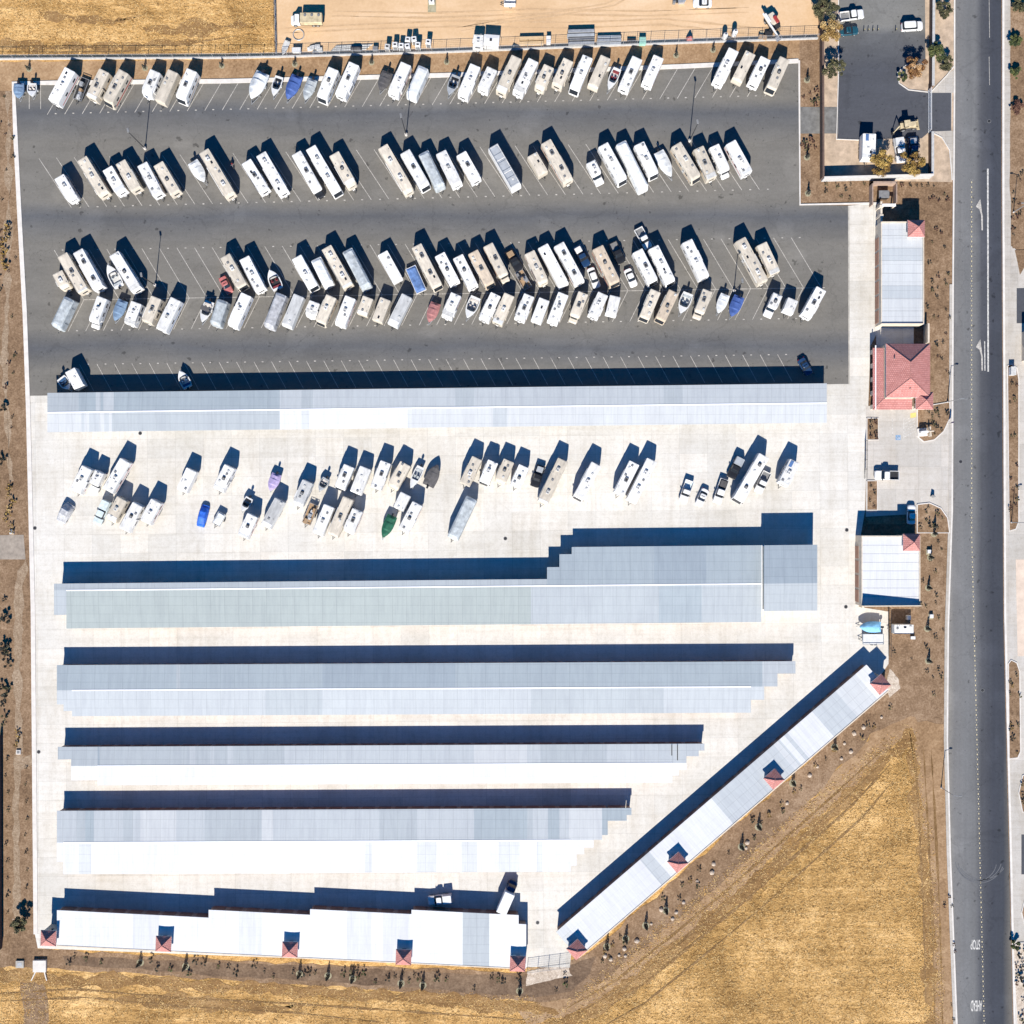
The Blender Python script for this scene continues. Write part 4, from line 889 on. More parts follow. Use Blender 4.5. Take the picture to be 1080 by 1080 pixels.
def hull_w(t, w): return w * (1 - max(0, (t - .4) / .6) ** 2.3) * (.9 + .1 * min(1, t / .25)) + .02
def boat_trailer(root, L, w):
    m = MB()
    for s_ in (-1, 1): m.tube((-L * .42, s_ * w * .55, .48), (L * .3, s_ * w * .45, .48), .06, .06, STEEL, 6); m.tube((L * .3, s_ * w * .45, .48), (L * .62, 0, .5), .06, .06, STEEL, 6)
    for x in (-L * .38, 0, L * .25): m.tube((x, -w * .8, .44), (x, w * .8, .44), .05, .05, STEEL, 6)
    m.tube((L * .46, 0, .5), (L * .46, 0, 1.15), .05, .05, STEEL, 6)
    m.build('boat_trailer', root)
    wheels(root, (-L * .14,), w * .86, .3, .2)
    for s_ in (-1, 1):
        shared('fender', 'fender', root, lambda m: m.loft([[(-.42, -.14, .5), (-.42, .14, .5), (-.42, .14, .53), (-.42, -.14, .53)], [(-.25, -.14, .68), (-.25, .14, .68), (-.25, .14, .71), (-.25, -.14, .71)], [(.25, -.14, .68), (.25, .14, .68), (.25, .14, .71), (.25, -.14, .71)], [(.42, -.14, .5), (.42, .14, .5), (.42, .14, .53), (.42, -.14, .53)]], STEEL), (-L * .14, s_ * w * .86, 0))
def hull(root, L, w, m_hull, dz=0.0):
    n = 16; m = MB(); prof = []
    for i in range(n + 1):
        t = i / n; x = -L / 2 + L * t; ww = hull_w(t, w); zs = 1.35 + .28 * t * t + dz; zc = .85 + .5 * max(0, t - .6) ** 1.5 * 2 + dz; zk = .55 + max(0, t - .65) ** 2 * 5.5 + dz
        zc = min(zc, zs - .1); zk = min(zk, zc - .02)
        prof.append([(x, ww, zs), (x - .0, ww * .82, zc), (x, 0, zk), (x, -ww * .82, zc), (x, -ww, zs)])
    vs = [p for q in prof for p in q]; fs = [(i * 5 + j, i * 5 + j + 1, (i + 1) * 5 + j + 1, (i + 1) * 5 + j) for i in range(n) for j in range(4)]
    fs.append((0, 4, 3, 2, 1)); m.add(vs, fs, m_hull); m.build('hull', root)
    return n
def outboard(root, L, dz=0.0):
    shared('outboard', 'outboard_motor', root, lambda m: (m.loft([rr(-.35, .2, .2, 0, .1), rr(-.42, .25, .23, .25, .12), rr(-.35, .15, .17, .5, .1)], BLACKP), m.box(-.2, -.02, -.06, .06, -.9, 0, DARKM), m.box(-.35, .05, -.02, .02, -.9, -.75, DARKM)), (-L / 2 - .22, 0, 1.35 + dz))
def boat(root, L, Wd, hullm, r, floor=None, seats=None, tower_=False, shield=True):
    w = Wd / 2; floor = floor or LPLAST; seats = seats or VINYL
    hull(root, L, w, hullm)
    zs = lambda t: 1.35 + .28 * t * t; X = lambda t: -L / 2 + L * t; m = MB()
    T0, T1 = .10, .60; n = 10
    fd = [T1 + (1 - T1) * i / 8 for i in range(9)]                       # foredeck, crowned
    rings = []
    for t in fd:
        ww = hull_w(t, w); rings.append([(X(t), ww * q, zs(t) + .02 + .10 * (1 - q * q)) for q in (-1, -.5, 0, .5, 1)])
    m.add([p for q in rings for p in q], [(i * 5 + j, (i + 1) * 5 + j, (i + 1) * 5 + j + 1, i * 5 + j + 1) for i in range(8) for j in range(4)], hullm)
    for s_ in (-1, 1):
        for i in range(n):
            a, b = T0 + (T1 - T0) * i / n, T0 + (T1 - T0) * (i + 1) / n; wa, wb = hull_w(a, w), hull_w(b, w)
            m.quad((X(a), s_ * wa, zs(a) + .02), (X(b), s_ * wb, zs(b) + .02), (X(b), s_ * (wb - .2), zs(b) + .03), (X(a), s_ * (wa - .2), zs(a) + .03), hullm)
            m.quad((X(a), s_ * (wa - .2), zs(a) + .03), (X(b), s_ * (wb - .2), zs(b) + .03), (X(b), s_ * (wb - .22), .92), (X(a), s_ * (wa - .22), .92), hullm)
    w0 = hull_w(0, w); m.box(X(0), X(T0), -w0 * .97, w0 * .97, 1.25, 1.39, hullm)
    m.build('deck', root)
    m = MB(); wm = hull_w(T1, w) - .2; wa = hull_w(T0, w) - .2
    m.add([(X(T0), -wa, .93), (X(T1), -wm, .93), (X(T1), wm, .93), (X(T0), wa, .93)], [(0, 1, 2, 3)], floor); m.add([(X(T1), -wm, .93), (X(T1), wm, .93), (X(T1), wm, 1.46), (X(T1), -wm, 1.46)], [(0, 1, 2, 3)], hullm); m.build('cockpit', root)
    m = MB(); m.box(X(T0) + .02, X(T0) + .55, -wa + .08, wa - .08, .93, 1.32, seats, .06); m.build('bench_seat', root)
    for s_ in (-1, 1):
        m = MB(); m.box(X(.42), X(.42) + .5, s_ * wm * .5 - .25, s_ * wm * .5 + .25, .93, 1.3, seats, .06); m.box(X(.42) - .1, X(.42) + .03, s_ * wm * .5 - .25, s_ * wm * .5 + .25, 1.2, 1.65, seats, .04); m.build('seat', root)
    if shield:
        m = MB(); ww = hull_w(T1, w) - .12
        m.loft([[(X(T1) + .25, -ww * .8, 1.5), (X(T1) + .4, 0, 1.52), (X(T1) + .25, ww * .8, 1.5), (X(T1) - .5, ww, 1.48), (X(T1) - .48, ww - .05, 1.48), (X(T1) + .2, ww * .8 - .05, 1.5), (X(T1) + .33, 0, 1.52), (X(T1) + .2, -ww * .8 + .05, 1.5), (X(T1) - .48, -ww + .05, 1.48), (X(T1) - .5, -ww, 1.48)],
                [(X(T1) - .05, -ww * .75, 1.9), (X(T1) + .05, 0, 1.92), (X(T1) - .05, ww * .75, 1.9), (X(T1) - .7, ww * .95, 1.8), (X(T1) - .68, ww * .95 - .05, 1.8), (X(T1) - .1, ww * .75 - .05, 1.9), (X(T1) - .02, 0, 1.92), (X(T1) - .1, -ww * .75 + .05, 1.9), (X(T1) - .68, -ww * .95 + .05, 1.8), (X(T1) - .7, -ww * .95, 1.8)]], GLASS); m.build('windshield', root)
    if tower_:
        m = MB(); ww = w * .95
        for x in (X(.3), X(.5)):
            for s_ in (-1, 1): m.tube((x, s_ * ww, 1.45), (X(.42), s_ * ww * .85, 2.9), .05, .05, DARKM, 6)
        m.box(X(.3), X(.5), -ww * .85, ww * .85, 2.88, 2.95, TARPD, .03); m.build('wakeboard_tower', root)
    outboard(root, L); boat_trailer(root, L, w)
def covered_boat(root, L, Wd, tarp, r, hullm=None, rise=.5, dz=0.0, bow=1.0):
    w = Wd / 2; hull(root, L, w, hullm or WHITE2, dz); m = MB(); n, g = 18, 10; sd = r.uniform(0, 99); rings = []
    for i in range(n + 1):
        t = i / n; ww = hull_w(t, w) + .05; e = min(1, i / 2.0, (n - i) / 3.0); k = rise * e * (1.0 if .3 < t < .65 else .75)
        ring = []
        for j in range(g + 1):
            q = -1 + 2 * j / g
            z = 1.36 + .28 * t * t + dz + .03 + k * (1 - abs(q) ** 1.6) + .05 * mnoise.noise((t * L * 1.1 + sd, q * 2, 0)) * (1 - q * q)
            ring.append((-L / 2 + (L + .06) * t - .03, ww * q, z))
        rings.append([(ring[0][0], ring[0][1], ring[0][2] - .35)] + ring + [(ring[-1][0], ring[-1][1], ring[-1][2] - .35)])
    gg = g + 3
    m.add([p for q in rings for p in q], [(i * gg + j, (i + 1) * gg + j, (i + 1) * gg + j + 1, i * gg + j + 1) for i in range(n) for j in range(gg - 1)] + [tuple(range(gg))], tarp)
    m.build('cover', root); outboard(root, L, dz); boat_trailer(root, L, w)

def car(root, L, Wd, paint, r, h=1.45, suv=False, glassroof=False):
    w = Wd / 2; x0, x1 = -L / 2, L / 2; hb = .95 if not suv else 1.08; hz = h if not suv else 1.78
    m = MB(); m.loft([rr(x0 + .12, x1 - .12, w - .08, .22, .25, 4), rr(x0 + .02, x1 - .02, w, .45, .4, 4, .5), rr(x0, x1, w, .68, .42, 4, .55), rr(x0 + .06, x1 - .1, w - .05, hb - .08, .42, 4, .55), rr(x0 + .12, x1 - .35, w - .14, hb, .4, 4, .5)], paint); m.build('body', root)
    c0 = x0 + (.75 if not suv else .15); c1 = x1 - 1.25
    m = MB(); m.loft([rr(c0, c1, w - .12, hb - .02, .25, 3), rr(c0 + (.55 if not suv else .22), c1 - .65, w - .27, hz - .03, .25, 3)], GLASS); m.build('window', root)
    m = MB(); m.loft([rr(c0 + (.5 if not suv else .2), c1 - .6, w - .25, hz - .05, .25, 3), rr(c0 + (.58 if not suv else .25), c1 - .68, w - .29, hz, .25, 3), rr(c0 + .9, c1 - .95, w - .5, hz + .02, .2, 3)], paint)
    m.build('roof', root)
    wheels(root, (x0 + .85, x1 - .85), w - .1, .32, .22)
    for s_ in (-1, 1):
        shared('lamp', 'headlight', root, mk_light, (x1 - .1, s_ * (w - .35), .68)); shared('tailc', 'tail_light', root, lambda m: m.box(-.03, .03, -.16, .16, -.07, .07, REDLENS), (x0 + .03, s_ * (w - .3), .75))
        shared('mir', 'mirror', root, mk_mirror, (c1 - .25, s_ * (w - .05) if s_ > 0 else -w - .17, 1.0), scale=(.8, .8, .6))
def pickup(root, L, Wd, paint, r, bed=None, cap=None, load=None):
    w = Wd / 2; x0, x1 = -L / 2, L / 2; xb = x0 + L * .38
    m = MB(); m.loft([rr(xb, x1 - .1, w - .06, .35, .05, 3, .3), rr(xb, x1, w, .6, .05, 3, .3), rr(xb, x1 - .02, w, .95, .05, 3, .3), rr(xb, x1 - .15, w - .04, 1.1, .05, 3, .35), rr(xb + .05, x1 - .5, w - .15, 1.14, .05, 3, .3)], paint); m.build('body', root)
    m = MB(); t = .1
    m.box(x0, xb, w - t, w, .45, 1.1, paint); m.box(x0, xb, -w, -w + t, .45, 1.1, paint); m.box(x0, x0 + t, -w + t, w - t, .45, 1.1, paint); m.box(x0 + t, xb, -w + t, w - t, .5, .7, bed or PLAST); m.build('bed', root)
    c1 = x1 - 1.35
    m = MB(); m.loft([rr(xb + .04, c1, w - .1, 1.08, .15, 3), rr(xb + .3, c1 - .6, w - .24, 1.78, .18, 3)], GLASS); m.build('window', root)
    m = MB(); m.loft([rr(xb + .26, c1 - .55, w - .22, 1.75, .18, 3), rr(xb + .34, c1 - .62, w - .27, 1.84, .18, 3)], paint); m.build('roof', root)
    if cap is not None:
        m = MB(); m.loft([rr(x0 + .02, xb - .02, w - .03, 1.1, .1, 3), rr(x0 + .15, xb - .02, w - .12, 1.75, .12, 3)], cap); m.build('bed_cap', root)
    if load is not None:
        m = MB(); m.box(x0 + .3, xb - .3, -w + .25, w - .25, .7, 1.35, load, .08); m.build('bed_load', root)
    wheels(root, (x0 + 1.05, x1 - .95), w - .12, .38, .26)
    for s_ in (-1, 1):
        shared('lamp', 'headlight', root, mk_light, (x1 - .03, s_ * (w - .3), .82)); shared('tail', 'tail_light', root, mk_tail, (x0 - .01, s_ * (w - .1), .85))
        shared('mir', 'mirror', root, mk_mirror, (c1 - .3, s_ * (w - .05) if s_ > 0 else -w - .17, 1.2))
def camper_truck(root, L, Wd, paint, c, r):
    pickup(root, L, min(Wd, 2.0), paint, r); body, roofm, _ = COLS[c]; w = Wd / 2; x0 = -L / 2; xb = x0 + L * .42
    m = MB(); m.loft([rr(x0 - .1, xb - .05, w - .12, 1.12, .1), rr(x0 - .1, xb - .05, w, 1.5, .1), rr(x0 - .1, xb + .0, w, 1.92, .1), rr(x0 - .1, xb + 1.1, w, 2.0, .1, rf=.4), rr(x0 - .08, xb + 1.0, w - .04, 2.8, .1, rf=.4)], body); m.build('camper_body', root)
    m = MB(); m.loft([rr(x0 - .08, xb + 1.0, w - .04, 2.8, .1, rf=.4), rr(x0 + .1, xb + .8, w - .3, 2.9, .1, rf=.3)], roofm, cap0=False); m.build('camper_roof', root)
    roof_kit(root, x0, xb + .8, 2.9, r, .8, 1)
def covered_car(root, L, Wd, tarp, r, h=1.5):
    w = Wd / 2; x0, x1 = -L / 2, L / 2; n, g = 16, 8; sd = r.uniform(0, 99); rings = []
    prof = lambda t: .75 + (h - .75) * max(0, min(1, (t - .05) / .25, (.88 - t) / .3)) + (.15 if .1 < t < .95 else 0)
    for i in range(n + 1):
        t = i / n; ww = w * (1 - .18 * (abs(t - .5) * 2) ** 6) + .04; ring = [(x0 + L * t, -ww, .12)]
        for j in range(g + 1):
            q = -1 + 2 * j / g; ring.append((x0 + L * t, ww * q * .97, prof(t) - .4 * prof(t) * abs(q) ** 5 + .04 * mnoise.noise((t * L * 1.5 + sd, q * 2, 1))))
        ring.append((x0 + L * t, ww, .12)); rings.append(ring)
    gg = g + 3; m = MB()
    m.add([p for q in rings for p in q], [(i * gg + j, (i + 1) * gg + j, (i + 1) * gg + j + 1, i * gg + j + 1) for i in range(n) for j in range(gg - 1)] + [tuple(range(gg)), tuple(n * gg + k for k in range(gg - 1, -1, -1))], tarp)
    m.build('cover', root); wheels(root, (x0 + .85, x1 - .85), w - .08, .32, .22)
def flatbed(root, L, Wd, bedm, r, rails=.35, load=None, h=.75, railm=None):
    w = Wd / 2; x0, x1 = -L / 2, L / 2; railm = railm or STEEL
    m = MB(); m.box(x0, x1, -w, w, h - .1, h, bedm, .01); m.build('bed', root)
    m = MB(); t = .07
    for (a, b, c_, d) in ((x0, x1, w - t, w), (x0, x1, -w, -w + t), (x1 - t, x1, -w + t, w - t), (x0, x0 + t, -w + t, w - t)): m.box(a, b, c_, d, h + rails - .09, h + rails, railm)
    k = max(3, int(L / 1.2))
    for i in range(k + 1):
        for s_ in (-1, 1): x = x0 + t + (L - 2 * t) * i / k; m.box(x - .03, x + .03, s_ * (w - t / 2) - .03, s_ * (w - t / 2) + .03, h, h + rails - .09, railm)
    m.build('rail', root); wheels(root, (-L * .06 - .4, -L * .06 + .4) if L > 4 else (-.1,), w + .13, .32, .2); hitch(root, x1 - .2, r, False)
    if load == 'junk':
        for k in range(7):
            m = MB(); x, y = r.uniform(x0 + .5, x1 - .5), r.uniform(-w + .4, w - .4); a, b = r.uniform(.2, .7), r.uniform(.15, .4)
            m.box(x - a, x + a, y - b, y + b, h, h + r.uniform(.3, 1.1), r.choice((PLAST, DARKM, LPLAST, STEEL, BROWN, SILVER)), .04); m.build('load', root)
    elif load is not None:
        covered_n = 12; m = MB(); g = 6; sd = r.uniform(0, 9); vs = []
        for i in range(covered_n + 1):
            for j in range(g + 1):
                e = min(1, min(i, covered_n - i), min(j, g - j)); x = x0 + .08 + (L - .16) * i / covered_n; y = (-1 + 2 * j / g) * (w - .08)
                vs.append((x, y, h + rails - .06 + e * (.22 + .12 * mnoise.noise((x + sd, y, 0)))))
        m.add(vs, [(i * (g + 1) + j, (i + 1) * (g + 1) + j, (i + 1) * (g + 1) + j + 1, i * (g + 1) + j + 1) for i in range(covered_n) for j in range(g)], load); m.build('tarpaulin', root)
def toy_hauler(root, L, Wd, r):
    trailer(root, L, Wd, 'w', r, 3.4, plain=True); w = Wd / 2
    for k in range(3):
        m = MB(); a = -L / 2 + .5 + k * (L - 1.2) / 3; m.box(a, a + (L - 1.2) / 3 - .25, -w + .35, w - .35, 3.41, 3.46, GREYP); m.build('roof_panel', root)
    m = MB()
    for s_ in (-1, 1): m.tube((-L / 2 + .2, s_ * (w - .12), 3.6), (L / 2 - .5, s_ * (w - .12), 3.6), .05, .05, STEEL, 6)
    for k in range(6): m.tube((-L / 2 + .3 + k * (L - 1) / 5, -w + .12, 3.6), (-L / 2 + .3 + k * (L - 1) / 5, w - .12, 3.6), .035, .035, STEEL, 6)
    m.build('roof_rack', root)
def motorcycle(root, r):
    wheels(root, (), 0)
    for x in (-.7, .75): shared(('mw',), 'wheel', root, mk_wheel(.31, .13), (x, 0, .31))
    m = MB(); m.loft([rr(-.3, .25, .14, .4, .08), rr(-.35, .35, .17, .65, .1), rr(-.1, .4, .13, .9, .08)], RED); m.build('fuel_tank', root)
    m = MB(); m.box(-.85, -.05, -.14, .14, .72, .84, BLACKP, .05); m.build('saddle', root)
    m = MB(); m.tube((.35, -.36, 1.05), (.35, .36, 1.05), .02, .02, STEEL, 6); m.tube((.75, 0, .31), (.38, 0, 1.05), .04, .04, STEEL, 6); m.build('handlebar', root)

# ------------------------------------------------------------------ where each vehicle is parked (crop pixel coordinates of the upper and lower end)
CR = {'A1': (0, 40, 4.5), 'A2': (230, 40, 4.5), 'A3': (460, 40, 4.5), 'A4': (620, 40, 4.5), 'B1': (40, 220, 4.909), 'B2': (220, 220, 6), 'B3': (380, 220, 6), 'B4': (540, 220, 6), 'B5': (700, 220, 5.4),
      'C1': (40, 450, 6), 'C2': (200, 450, 6), 'C3': (360, 450, 6), 'C4': (520, 450, 6), 'C5': (690, 450, 6), 'N': (830, 0, 4.32), 'E': (860, 390, 4.91), 'Q': (0, 0, 1)}
ROWS = {1: 'the top row', 2: 'the second row', 3: 'the third row', 4: 'the fourth row', 5: 'the stalls facing the carport', 6: 'the upper concrete row', 7: 'the lower concrete row', 8: 'the neighbouring lot', 9: 'the entrance drive', 10: 'the yard corner'}
D = [
 (1, 'A1', 'K', 95, 212, 93, 300, TARPSB, dict(w=2.2, lab='small boat under slate blue cover in the far left stall of the top row')),
 (1, 'A1', 'B', 158, 212, 157, 292, 'w', dict(w=2.1, sh=0, lab='small open white boat beside the slate blue covered boat at top left')),
 (1, 'A1', 'T', 350, 160, 264, 322, 'w', dict(w=2.5)), (1, 'A1', 'F', 410, 195, 370, 300, 'd', dict(lab='dark open utility trailer full of junk in the top row', load='junk')),
 (1, 'A1', 'T', 512, 165, 442, 305, 'c', {}), (1, 'A1', 'M', 603, 168, 515, 330, 'c', {}), (1, 'A1', 'N', 752, 165, 697, 292, 'w', {}), (1, 'A1', 'G', 835, 165, 765, 322, 'c', {}), (1, 'A1', 'M', 925, 160, 860, 318, 'w', {}),
 (1, 'A2', 'K', 222, 168, 160, 305, TARPW, dict(w=3.1, rise=1.1, dz=.6, lab='large boat wrapped in a white tarp with pointed end in the top row')),
 (1, 'A2', 'B', 297, 180, 262, 288, 'w', dict(w=2.0, seats=BLACKP, lab='narrow white boat with black windscreen beside the bright blue tarp')),
 (1, 'A2', 'K', 382, 178, 328, 302, TARPB, dict(w=2.6, rise=.7, lab='boat under a bright blue tarp in the top row')),
 (1, 'A2', 'K', 455, 195, 412, 305, TARPG, dict(w=2.2, lab='grey and white covered boat to the right of the bright blue tarp')),
 (1, 'A2', 'M', 558, 152, 490, 315, 'w', {}), (1, 'A2', 'T', 655, 128, 580, 298, 'w', {}),
 (1, 'A2', 'K', 810, 160, 768, 262, TARPD, dict(w=2.5, rise=.35, lab='boat with a black cover and white rim in the top row')),
 (1, 'A2', 'T', 900, 128, 828, 292, 'w', {}), (1, 'A2', 'V', 982, 142, 912, 300, TARPW, {}),
 (1, 'A3', 'B', 100, 175, 57, 285, 'g', dict(w=2.2, seats=BLACKP, lab='grey speedboat with dark cockpit in the top row')),
 (1, 'A3', 'T', 192, 135, 122, 302, 'w', {}), (1, 'A3', 'T', 272, 150, 215, 272, 'w', {}), (1, 'A3', 'T', 387, 95, 302, 282, 'c', {}), (1, 'A3', 'T', 467, 110, 380, 287, 'w', {}),
 (1, 'A3', 'N', 540, 138, 480, 268, 'c', dict(lab='rounded cream trailer beside the longest white trailer, top row')), (1, 'A3', 'T', 632, 108, 565, 252, 'c', {}), (1, 'A3', 'M', 722, 92, 645, 278, 'w', {}), (1, 'A3', 'G', 807, 93, 735, 257, 'c', {}),
 (1, 'A3', 'B', 864, 140, 812, 262, 'w', dict(w=2.0, seats=REDVINYL, lab='slim white boat with red seats in the top row')),
 (1, 'A3', 'T', 957, 98, 880, 268, 'w', {}), (1, 'A3', 'T', 1057, 92, 990, 248, 'w', {}),
 (1, 'A4', 'T', 692, 58, 603, 242, 'w', {}), (1, 'A4', 'G', 772, 72, 695, 228, 'c', {}), (1, 'A4', 'T', 842, 98, 770, 248, 'w', {}), (1, 'A4', 'M', 932, 98, 853, 275, 'c', dict(lab='cream motorhome parked last on the right in the top row')),
 (2, 'A1', 'N', 287, 657, 368, 792, 'w', {}), (2, 'A1', 'T', 395, 572, 515, 768, 'c', {}), (2, 'A1', 'T', 515, 618, 597, 756, 'w', {}), (2, 'A1', 'T', 577, 588, 665, 742, 'c', {}), (2, 'A1', 'T', 680, 598, 768, 766, 'w', {}), (2, 'A1', 'T', 755, 597, 850, 758, 'c', {}),
 (2, 'A1', 'K', 912, 583, 980, 695, TARPW, dict(w=2.5, rise=.4, lab='white covered boat beside a long cream trailer in the second row')), (2, 'A1', 'T', 970, 538, 1110, 772, 'c', {}),
 (2, 'A2', 'Y', 60, 575, 75, 625, 'r', dict(lab='red motorcycle in the shade of the long cream trailer')),
 (2, 'A2', 'T', 135, 588, 235, 748, 'w', {}), (2, 'A2', 'T', 205, 552, 325, 758, 'w', {}), (2, 'A2', 'C', 372, 548, 495, 765, 'w', dict(dark=1, lab='white motorhome with a black cab in the second row')), (2, 'A2', 'M', 440, 522, 580, 760, 'w', {}), (2, 'A2', 'N', 550, 552, 648, 725, 'c', {}),
 (2, 'A2', 'N', 780, 518, 918, 755, 'c', {}), (2, 'A2', 'M', 885, 543, 995, 732, 'w', {}), (2, 'A2', 'V', 972, 545, 1062, 728, TARPG, {}),
 (2, 'A3', 'T', 20, 545, 108, 720, 'w', {}), (2, 'A3', 'T', 115, 552, 198, 698, 'w', {}), (2, 'A3', 'H', 265, 518, 387, 730, 'w', dict(lab='toy hauler with grey roof panels and a metal roof rack')), (2, 'A3', 'G', 450, 557, 512, 662, 'c', {}), (2, 'A3', 'T', 515, 497, 632, 702, 'c', {}),
 (2, 'A3', 'X', 733, 602, 780, 692, 'w', dict(lab='white pickup carrying a camper in the second row')), (2, 'A3', 'M', 785, 512, 890, 702, 'w', {}), (2, 'A3', 'V', 870, 500, 988, 735, TARPW, {}), (2, 'A3', 'M', 955, 507, 1037, 675, 'w', {}),
 (2, 'A4', 'K', 330, 538, 397, 668, TARPW, dict(w=2.5, rise=.35, lab='white boat with pointed bow between two motorhomes, second row right')),
 (2, 'A4', 'M', 410, 512, 518, 690, 'c', {}), (2, 'A4', 'T', 515, 527, 587, 684, 'c', {}), (2, 'A4', 'C', 590, 517, 660, 668, 'w', {}), (2, 'A4', 'T', 667, 502, 755, 660, 'w', {}),
 (3, 'B1', 'N', 110, 328, 165, 432, 'c', {}), (3, 'B1', 'T', 135, 237, 257, 448, 'c', {}), (3, 'B1', 'T', 215, 217, 337, 434, 'w', {}), (3, 'B1', 'B', 362, 285, 432, 418, 'w', dict(w=2.5, up=1, seats=TARPG, lab='white speedboat with pointed bow between two long white trailers')), (3, 'B1', 'T', 400, 232, 532, 442, 'w', {}),
 (3, 'B2', 'S', 85, 435, 138, 535, FADEDRED, dict(lab='small red car at the left end of a cream motorhome')), (3, 'B2', 'M', 110, 298, 237, 524, 'c', {}), (3, 'B2', 'T', 230, 312, 347, 540, 'w', {}), (3, 'B2', 'B', 385, 382, 450, 525, 'w', dict(w=2.6, up=1, seats=REDVINYL, floor=DARKM, lab='white boat with red and black cockpit in the third row')),
 (3, 'B2', 'M', 560, 307, 682, 528, 'w', {}), (3, 'B2', 'V', 680, 317, 772, 505, TARPW, {}), (3, 'B2', 'T', 747, 247, 897, 514, 'c', {}), (3, 'B2', 'V', 877, 262, 1012, 520, TARPG, {}),
 (3, 'B3', 'G', 140, 282, 247, 474, 'w', {}), (3, 'B3', 'F', 318, 372, 390, 533, 'w', dict(w=2.4, load=TARPLB, lab='white edged open trailer filled with a blue tarp')), (3, 'B3', 'M', 355, 237, 502, 524, 'c', {}), (3, 'B3', 'T', 500, 292, 607, 494, 'w', {}), (3, 'B3', 'T', 615, 305, 722, 518, 'w', {}), (3, 'B3', 'M', 710, 277, 832, 508, 't', {}), (3, 'B3', 'C', 805, 232, 928, 470, 'c', {}),
 (3, 'B3', 'P', 940, 272, 1005, 385, BLACKP, dict(load=BROWN, lab='black pickup with a loaded bed among the pale trailers of the third row')),
 (4, 'B3', 'F', 1000, 400, 1062, 510, BROWN, dict(w=2.0, load='junk', lab='brown open utility trailer behind the loaded black pickup')),
 (3, 'B4', 'N', 105, 280, 207, 494, 'c', {}), (3, 'B4', 'G', 190, 240, 332, 505, 'w', {}), (3, 'B4', 'T', 290, 230, 432, 490, 'w', {}), (3, 'B4', 'P', 415, 255, 468, 350, BLUEP, dict(load=W, lab='dark blue pickup above the white sedan in the third row')), (3, 'B4', 'S', 493, 372, 542, 505, SILVER if False else W, dict(lab='white sedan left of the long tan motorhome')),
 (3, 'B4', 'M', 535, 250, 657, 500, 't', dict(w=2.6)), (3, 'B4', 'P', 640, 225, 692, 335, BLACKP, dict(lab='black pickup right of the long tan motorhome')), (3, 'B4', 'S', 726, 380, 777, 497, W, dict(lab='white sedan below the black pickup in the third row')), (3, 'B4', 'M', 785, 272, 897, 490, 'w', {}), (3, 'B4', 'P', 805, 140, 858, 238, W, dict(lab='white pickup parked nose out above the third row')), (3, 'B4', 'M', 885, 250, 1007, 495, 'w', {}),
 (3, 'B5', 'T', 123, 190, 228, 410, 'w', {}), (3, 'B5', 'T', 425, 182, 562, 436, 'c', {}), (3, 'B5', 'T', 545, 207, 628, 384, 'c', {}),
 (4, 'B1', 'V', 177, 470, 103, 624, TARPG, {}), (4, 'B1', 'C', 347, 466, 290, 620, 'w', {}), (4, 'B1', 'K', 447, 475, 402, 585, TARPSB, dict(w=2.3, lab='boat under a slate blue cover in the fourth row')), (4, 'B1', 'T', 525, 492, 483, 610, 'w', {}), (4, 'B1', 'T', 627, 466, 573, 600, 'c', {}), (4, 'B1', 'T', 727, 475, 648, 640, 'w', {}),
 (4, 'B1', 'B', 897, 478, 852, 595, 'w', dict(w=2.3, tower=1, lab='white wakeboard boat with a dark tower in the fourth row')), (4, 'B1', 'V', 967, 478, 922, 614, TARPG, {}),
 (4, 'B2', 'T', 252, 550, 158, 760, 'w', {}), (4, 'B2', 'V', 472, 545, 383, 765, TARPS, {}), (4, 'B2', 'G', 582, 555, 498, 760, 'p', {}), (4, 'B2', 'N', 682, 595, 643, 700, 'w', {}), (4, 'B2', 'M', 787, 560, 708, 746, 'c', {}), (4, 'B2', 'T', 907, 565, 833, 755, 'w', {}), (4, 'B2', 'G', 1017, 565, 973, 685, 'c', {}),
 (4, 'B3', 'G', 167, 575, 108, 726, 'c', {}), (4, 'B3', 'G', 302, 555, 203, 752, 'p', {}), (4, 'B3', 'K', 482, 595, 433, 728, TARPR, dict(w=2.3, lab='boat under a faded red cover in the fourth row')), (4, 'B3', 'T', 612, 545, 543, 706, 'w', {}), (4, 'B3', 'B', 737, 555, 673, 705, 'w', dict(w=2.5, lab='white speedboat between two white trailers in the fourth row')), (4, 'B3', 'T', 862, 545, 778, 722, 'w', {}), (4, 'B3', 'T', 947, 547, 863, 742, 'c', {}),
 (4, 'B4', 'T', 112, 550, 42, 722, 'w', {}), (4, 'B4', 'G', 207, 575, 148, 732, 'w', {}), (4, 'B4', 'T', 327, 540, 248, 742, 'w', {}), (4, 'B4', 'C', 452, 535, 378, 728, 'c', {}), (4, 'B4', 'T', 577, 540, 503, 705, 'w', {}), (4, 'B4', 'G', 652, 555, 618, 694, 'w', {}), (4, 'B4', 'M', 907, 520, 823, 722, 'c', {}), (4, 'B4', 'M', 1022, 525, 923, 732, 't', {}),
